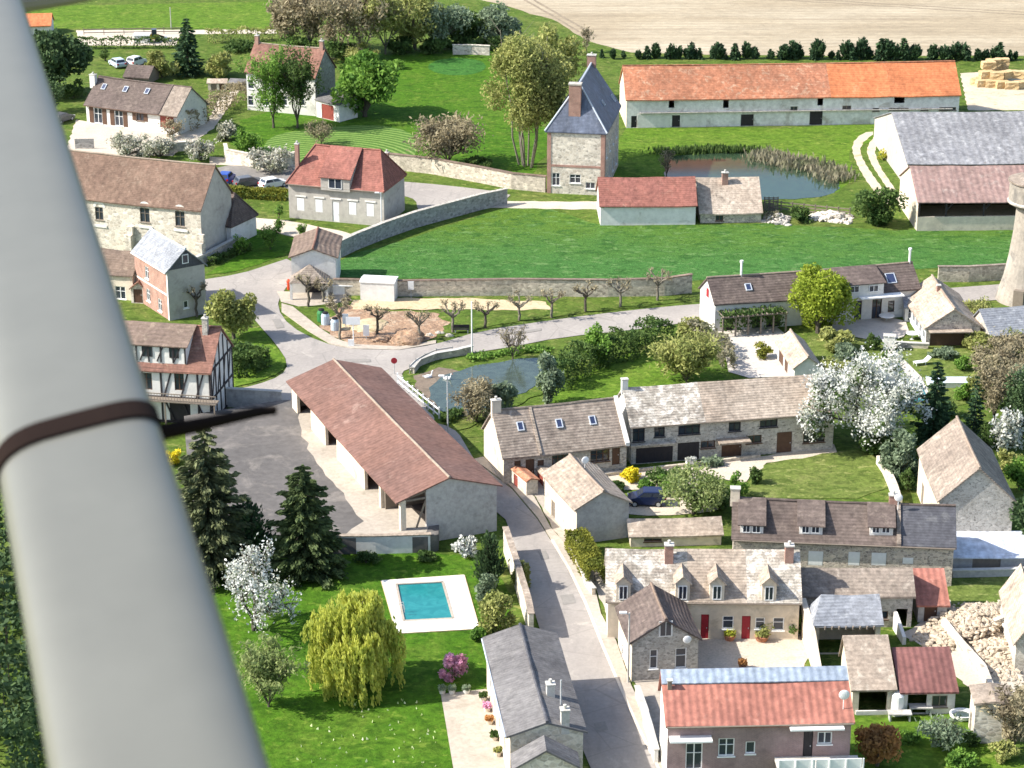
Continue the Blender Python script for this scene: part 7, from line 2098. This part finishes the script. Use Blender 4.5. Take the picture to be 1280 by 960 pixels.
# earth mounds and boulders on the square
def mound(name, label, base, w, d, h, mat, seed, cat):
    b = bmesh.new(); bmesh.ops.create_icosphere(b, subdivisions=4, radius=1)
    rg = random.Random(seed); ph = [rg.uniform(0, 6) for _ in range(6)]
    for v in b.verts:
        x, y, z = v.co; n = 1 + .16 * math.sin(3.1 * x + ph[0]) + .14 * math.sin(4.3 * y + ph[1]) + .10 * math.sin(7 * (x + z) + ph[2]) + rg.uniform(-.05, .05)
        v.co = Vector((x * n * w / 2, y * n * d / 2, z * n * h))
    o = obj(name, b, M[mat]); o.location = G(base); return tag(o, label, cat)
mound("earth_mound", "large orange earth mound in the middle of the earthworks", (508, 426), 4.6, 3.0, 1.0, 'dirt', 1, "mound")
mound("earth_mound", "pale trench spoil heap behind the sign board", (452, 408), 5.0, 4.0, .5, 'sand', 2, "mound")
mound("earth_mound", "small brown spoil heap left of the large mound", (476, 426), 2.6, 1.8, .45, 'dirt', 3, "mound")
mound("earth_mound", "small brown spoil heap at the left end of the earthworks", (432, 420), 2.4, 1.6, .3, 'dirt', 4, "mound")
for i, (x, y) in enumerate(((538, 420), (550, 417), (562, 420))):
    mound("boulder", ["pale boulder right of the earth mound", "middle pale boulder of the three beyond the earth mound", "pale boulder farthest right of the earth mound"][i], (x, y), 1.0, .7, .3, 'chalk', 9 + i, "boulder")
root = tag(empty("bench", G((577, 416))), "dark bench on the square below the sixth pollarded tree", "bench")
b = bmesh.new(); box(b, -.9, -.25, .42, .9, .2, .48); obj("seat", b, M['timber'], root)
b = bmesh.new(); box(b, -.9, .2, .5, .9, .25, .9); obj("backrest", b, M['timber'], root)
for x in (-.7, .7): b = bmesh.new(); box(b, x - .05, -.2, -.05, x + .05, .2, .417); obj("leg", b, M['steel'], root)
# garden loungers
def lounger(label, base, ang, sc_=1.0, group="white garden furniture"):
    root = tag(empty("garden_lounger", G(base), math.radians(ang)), label, "lounger", group); 
    b = bmesh.new(); box(b, -.9, -.35, .35, .4, .35, .42); obj("seat", b, M['whitep'], root)
    b = bmesh.new(); v = box(b, 0, -.35, 0, .75, .35, .07); 
    for q in v: q.co = Matrix.Translation((.41, 0, .36)) @ Matrix.Rotation(-.7, 4, 'Y') @ q.co
    obj("backrest", b, M['whitep'], root)
    for x in (-.8, .3):
        for y in (-.3, .3): b = bmesh.new(); box(b, x - .03, y - .03, -.02, x + .03, y + .03, .347); obj("leg", b, M['whitep'], root)
for i, (x, y) in enumerate(((1082, 462), (1097, 465), (1113, 468))): lounger(["white lounger behind the blossom tree, farthest left", "white lounger behind the blossom tree, in the middle", "white lounger nearest the garden path"][i], (x, y), 70 + 8 * i)
lounger("white lounger on the grass right of the garden path", (1152, 456), 20)
def table(label, base, r=.7):
    root = tag(empty("patio_table", G(base)), label, "table")
    b = bmesh.new(); lathe(b, [(r, .7), (r, .75)], 18); obj("tabletop", b, M['whitep'], root)
    b = bmesh.new(); lathe(b, [(.3, -.02), (.06, .1), (.06, .697)], 10); obj("pedestal", b, M['steel'], root)
table("round white table on the sunny patio", (1108, 402), .9)
table("round pale table beside the pier on the patio", (1140, 424), .7)
root = tag(empty("pool_cover", G((1190, 482))), "long white covered box beside the dark spruce's top", "box")
b = bmesh.new(); box(b, -2.6, -.8, -.05, 2.6, .8, .6); bmesh.ops.bevel(b, geom=b.edges[:], offset=.12, segments=2); obj("box", b, M['whitep'], root)
b = bmesh.new(); box(b, -2.7, -.9, .603, 2.7, .9, .68); obj("lid", b, M['tin'], root)
sheet("garden_pool", [(1096, 494), (1150, 478), (1160, 500), (1110, 512)], 'poolw', .03)
# plant pots and flower tubs
def pot(label, base, r, pm, lm, h=.5, group=None):
    root = tag(empty("plant_pot", G(base)), label, "plant pot", group)
    b = bmesh.new(); lathe(b, [(r * .7, -.02), (r, h), (r * .9, h + .02)], 14); obj("pot", b, M[pm], root)
    C = np.clip(NPR.normal(size=(220, 3)), -1.7, 1.7) * r * .5; C[:, 2] = np.abs(C[:, 2]) + h; obj("plant", leafmesh(C, .16), M[lm], root)
pot("terracotta tub with yellow-green plant by the crimson door", (912, 800), .5, 't_old', 'l_yellow')
pot("terracotta pot standing alone on the pale courtyard", (928, 836), .35, 't_rust', 'l_brown')
pot("wide terracotta trough before the cream cottage's right windows", (952, 801), .6, 't_old', 'l_olive')
for i, (x, y) in enumerate(((604, 876), (609, 889), (612, 905), (618, 925), (622, 945))):
    pot(["flower pot farthest from the camera along the slate house wall", "second flower pot along the slate house's terrace wall", "orange flower pot in the middle of the slate house's terrace row", "fourth flower pot towards the bottom edge by the slate house", "flower pot nearest the bottom edge by the slate house"][i], (x, y), .32, 'cream', ['l_mid', 'l_pink', 'l_brown', 'l_mid', 'l_olive'][i], .4, "flower pots on the terrace")
for i, x in enumerate((553, 565, 583)):
    pot(["white flower pot at the terrace's left corner", "white flower pot in the middle of the terrace's top edge", "white flower pot rightmost on the terrace's top edge"][i], (x, 867), .3, 'white', 'l_silver', .4, "white pots on the terrace edge")
for i, (x, y) in enumerate(((860, 584), (866, 583))): pot(["white urn left of the pair in front of the long stone house", "white urn right of the pair in front of the long stone house"][i], (x, y), .28, 'whitep', 'l_blossom', .7, "white urns")
# hay stack at the farm: bales one by one
Z0 = [0]
M['hay'] = surf("straw_bale", (.52, .38, .20), (.44, .31, .16), (.60, .47, .28), s1=.5, s2=5, amp=.25)
proto = None
spots = [(1228, 108, 0, 8), (1240, 109, 0, -6), (1252, 110, 0, 12), (1264, 111, 0, -4), (1276, 110, 0, 20), (1232, 106, 1.15, 10), (1245, 107, 1.15, -10), (1234, 103, 2.3, 4), (1258, 106, 1.15, 30), (1222, 106, 0, 40), (1238, 100, 0, 2), (1250, 99, 0, -3), (1238, 100, 1.15, 3), (1250, 99, 1.15, 0), (1240, 100, 2.3, 5), (1251, 99, 2.3, -4), (1272, 106, 1.15, -15)]
bl = ["bale at the stack's left foot", "bale on the ground in front of the stack", "bale third from the stack's left foot", "bale lying right of the stack's middle", "bale at the right edge of the photo", "bale in the second layer at the left", "bale in the second layer at the middle", "bale topmost at the stack's left", "tilted bale in the second layer at right", "bale rolled loose left of the stack", "back row ground bale at left", "back row ground bale at right", "back row second-layer bale at left", "back row second-layer bale at right", "back row topmost bale at left", "back row topmost bale at right", "tilted bale resting near the photo's right edge"]
for i, (x, y, z, a) in enumerate(spots):
    if proto is None:
        b = bmesh.new(); box(b, -1.1, -.75, 0, 1.1, .75, 1.14); bmesh.ops.subdivide_edges(b, edges=b.edges[:], cuts=3, use_grid_fill=True)
        for v in b.verts: v.co += Vector((RND.uniform(-.07, .07), RND.uniform(-.07, .07), RND.uniform(-.04, .02)))
        bmesh.ops.bevel(b, geom=[e for e in b.edges if len(e.link_faces) == 2 and e.calc_face_angle(0) > 1], offset=.08, segments=1)
        o = proto = obj("straw_bale", b, M['hay'])
    else: o = proto.copy(); COL.objects.link(o)
    o.location = G((x, y)) + Vector((0, 0, z)); o.rotation_euler = (0, 0, math.radians(a))
    tag(o, "golden straw " + bl[i], "straw bale", "straw bales by the farm range")
# rubble and stone heaps
def rubble(name, label, pix, n, size, mat, hmax, seed):
    P = [G(p) for p in pix]; c = sum(P, Vector()) / len(P); rg = random.Random(seed)
    t_ = bmesh.new(); bmesh.ops.create_icosphere(t_, subdivisions=1, radius=1); t_.verts.index_update()
    tv = [v.co.copy() for v in t_.verts]; tf = [[v.index for v in f.verts] for f in t_.faces]; t_.free()
    V, F = [], []; R = max((q - c).length for q in P) * .8
    for i in range(n):
        w = [rg.random() ** 3 for _ in P]; s = sum(w); p = sum((q * (a / s) for q, a in zip(P, w)), Vector())
        k = max(0, 1 - (p - c).length / R); z = hmax * k * rg.random() ** .7
        sz = size * rg.choice((.4, .6, .8, 1.0, 1.5)); an = rg.random() * 6; ca, sa = math.cos(an), math.sin(an); el = rg.uniform(.7, 1.6)
        o = len(V)
        for v in tv:
            x, y, zz = (v.x + rg.uniform(-.22, .22)) * el, (v.y + rg.uniform(-.22, .22)) * .7, (v.z + rg.uniform(-.2, .2)) * .55
            V.append((p.x - c.x + (x * ca - y * sa) * sz, p.y - c.y + (x * sa + y * ca) * sz, z + zz * sz))
        F += [[o + q for q in f] for f in tf]
    me = bpy.data.meshes.new(name); me.from_pydata(V, [], F)
    o = obj(name, me, M[mat]); o.location = c; return tag(o, label, "rubble", kind='stuff')
rubble("rubble", "pale demolition rubble around the ruined walls", [(1140, 800), (1178, 768), (1262, 748), (1276, 776), (1240, 800), (1170, 818)], 3200, .24, 'rubblem', 1.6, 3)
rubble("rubble", "pale rubble spilled below the broken wall", [(1215, 800), (1268, 790), (1276, 850), (1232, 852)], 1800, .22, 'rubblem', .9, 4)
rubble("stone_heap", "heap of field stones beside the brown barn", [(952, 278), (985, 282), (985, 272), (960, 270)], 220, .35, 'stone', .9, 5)
rubble("stone_heap", "heap of stones left of the big dark bush", [(1010, 274), (1062, 280), (1066, 270), (1020, 268)], 260, .4, 'chalk', .9, 6)
wall("ruined_wall", "broken diagonal wall running through the rubble", [(1178, 792), (1200, 812), (1228, 846), (1240, 866)], [1.4, .9, 1.1, .5], .45, 'chalk', None)
wall("ruined_wall", "broken cross wall through the rubble towards the pale cottage", [(1208, 800), (1240, 790), (1268, 784)], [.6, 1.1, 1.5], .4, 'chalk', None)
wall("ruined_wall", "leaning pale slab of wall beside the maroon shed", [(1118, 786), (1130, 806)], [1.6, .7], .3, 'white', None)
root = tag(empty("upturned_bath", G((1203, 898))), "white oval tub lying beside the maroon shed", "tub")
b = bmesh.new(); lathe(b, [(.5, -.02), (.75, .2), (.8, .5), (.7, .5), (.6, .2)], 18); 
for v in b.verts: v.co.x *= 1.3
obj("shell", b, M['whitep'], root); b = bmesh.new(); lathe(b, [(.6, .28), (.62, .3)], 18); obj("water", b, M['pond'], root)
for i, (x, y, lab) in enumerate(((1150, 892, "grey workbench in front of the maroon shed"), (1124, 900, "low grey slab table before the beige garage"))):
    root = tag(empty("workbench", G((x, y))), lab, "bench"); b = bmesh.new(); box(b, -.9, -.4, .6, .9, .4, .7); obj("top", b, M['concrete'], root)
    for sx in (-.75, .75): b = bmesh.new(); box(b, sx - .06, -.35, -.02, sx + .06, .35, .597); obj("leg", b, M['steel'], root)
root = tag(empty("white_tank", G((1121, 893))), "upright white tank between the garage and the maroon shed", "tank")
b = bmesh.new(); lathe(b, [(.45, -.02), (.5, .1), (.5, 1.7), (.3, 1.95)], 16); obj("body", b, M['whitep'], root); b = bmesh.new(); lathe(b, [(.14, 1.952), (.14, 2.05)], 10); obj("cap", b, M['steel'], root)
# white goose-like litter in the pond: three geese
def goose(label, base, ang):
    root = tag(empty("goose", G(base), math.radians(ang)), label, "goose", "geese on the pond")
    b = bmesh.new(); bmesh.ops.create_uvsphere(b, u_segments=14, v_segments=10, radius=.3, matrix=Matrix.Translation((0, 0, .2)) @ Matrix.Diagonal((1.5, .85, .75, 1)))
    tube(b, [(.3, 0, .25), (.45, 0, .5), (.47, 0, .75), (.58, 0, .82)], [.12, .07, .06, .085], 8); tube(b, [(-.35, 0, .25), (-.62, 0, .36)], [.14, .03], 6); obj("body", b, M['whitep'], root)
    b = bmesh.new(); tube(b, [(.6, 0, .82), (.76, 0, .79)], [.045, .015], 6); obj("beak", b, M['t_orange'], root)
goose("white goose near the pond's left end", (535, 473), 20); goose("white goose in the middle of the pond", (559, 475), -30)

# ================================================================ THE AIRCRAFT: strut, strap and wing edge
def cw(px, py, d):
    """point seen at pixel, d metres along the view axis"""
    r = ray(px, py); return Vector((0, 0, CAMH)) + r * d
air = tag(empty("aircraft_wing", cw(197, 960, 1.43)), "pale grey aircraft wing strut with black strap crossing the left edge", "aircraft")
base = air.location.copy()
Pb, Pt = cw(197, 960, 1.43), cw(-38, 0, 3.05)
ax = (Pt - Pb).normalized()
P0, P1 = Pb - ax * .5, Pt + ax * .9
vw = (Vector((0, 0, CAMH)) - Pb.lerp(Pt, .4)).normalized()
side = ax.cross(vw).normalized(); nrm = side.cross(ax).normalized()
def ell(b, p, c, t, n=40):
    return [b.verts.new(p - base + side * math.copysign(abs(math.cos(a)) ** .5, math.cos(a)) * c + nrm * (math.sin(a) * t * (1 - .12 * math.cos(a)))) for a in [2 * math.pi * k / n for k in range(n)]]
def sleeve(b, p, q, c, t, n=40, m=8, capd=True):
    R = [ell(b, p.lerp(q, i / m), c, t, n) for i in range(m + 1)]
    for r0, r1 in zip(R, R[1:]):
        for k in range(n): b.faces.new((r0[k], r0[(k + 1) % n], r1[(k + 1) % n], r1[k])).smooth = True
    if capd: b.faces.new(R[0][::-1]); b.faces.new(R[-1])
M['strap'] = plain("brown_black_strap", (.016, .010, .008), .9, .05)
M['alu'] = plain("grey_aircraft_paint", (.142, .142, .122), .5, .25, amp=.05, sc_=14)
M['alu'].node_tree.nodes['Principled BSDF'].inputs['Coat Weight'].default_value = .2
M['alu'].node_tree.nodes['Principled BSDF'].inputs['Coat Roughness'].default_value = .12
CH_, TH_ = .0655, .022
b = bmesh.new(); sleeve(b, P0, P1, CH_, TH_); bmesh.ops.recalc_face_normals(b, faces=b.faces[:]); st = obj("strut", b, M['alu'], air)
# strap: ring round the strut, slightly oblique
tS = (560 - 960) / (0 - 960.0); 
def onaxis(py):
    lo, hi = 0.0, 1.0
    for _ in range(50):
        m = (lo + hi) / 2
        if proj(Pb.lerp(Pt, m))[1] > py: lo = m
        else: hi = m
    return Pb.lerp(Pt, lo)
pc = onaxis(560)
b = bmesh.new(); n = 40; R = []
for (dz, k) in ((-.0155, 1.01), (-.0155, 1.04), (.0155, 1.04), (.0155, 1.01)):
    R.append([b.verts.new(pc - base + ax * (dz + .016 * math.cos(a)) + side * math.copysign(abs(math.cos(a)) ** .5, math.cos(a)) * CH_ * k + nrm * math.sin(a) * (TH_ * k + .002 * (k > 1.03)) * (1 - .12 * math.cos(a))) for a in [2 * math.pi * j / n for j in range(n)]])
for r0, r1 in zip(R, R[1:] + R[:1]):
    for k in range(n): b.faces.new((r0[k], r0[(k + 1) % n], r1[(k + 1) % n], r1[k]))
bmesh.ops.recalc_face_normals(b, faces=b.faces[:]); sp_ = obj("strap", b, M['strap'], st)
dS = 2.05
b = bmesh.new(); tube(b, [cw(196, 541, 2.06) - base, cw(240, 533, 2.08) - base, cw(290, 522, 2.1) - base, cw(322, 515, 2.12) - base, cw(344, 513, 2.13) - base], [.0085, .0072, .0058, .0054, .0045], 8); obj("strap_tail", b, M['strap'], sp_)
# wing edge at the top left corner, shaped as a tapered tube
b = bmesh.new(); tube(b, [cw(-60, 12, 3.6) - base, cw(20, 3, 3.6) - base, cw(75, -5, 3.62) - base, cw(130, -14, 3.64) - base, cw(200, -34, 3.7) - base], [.020, .018, .0165, .015, .013], 12); obj("wing_edge", b, plain("brown_wing_edge", (.30, .25, .21), .6), air)
print("VERTS", sum(len(m.vertices) for m in bpy.data.meshes))
for o in bpy.data.objects:
    if o.get('kind') == 'structure' and o.type == 'MESH' and len(o.data.polygons) > 3:
        A = sum(p.area for p in o.data.polygons)
        vs = [v.co for v in o.data.vertices]
        S = abs(sum(a.x * b.y - b.x * a.y for a, b in zip(vs, vs[1:] + vs[:1]))) / 2
        if abs(A - S) > .02 * S and 'ground' not in o.name: print("AREA", o.name, round(A), round(S))
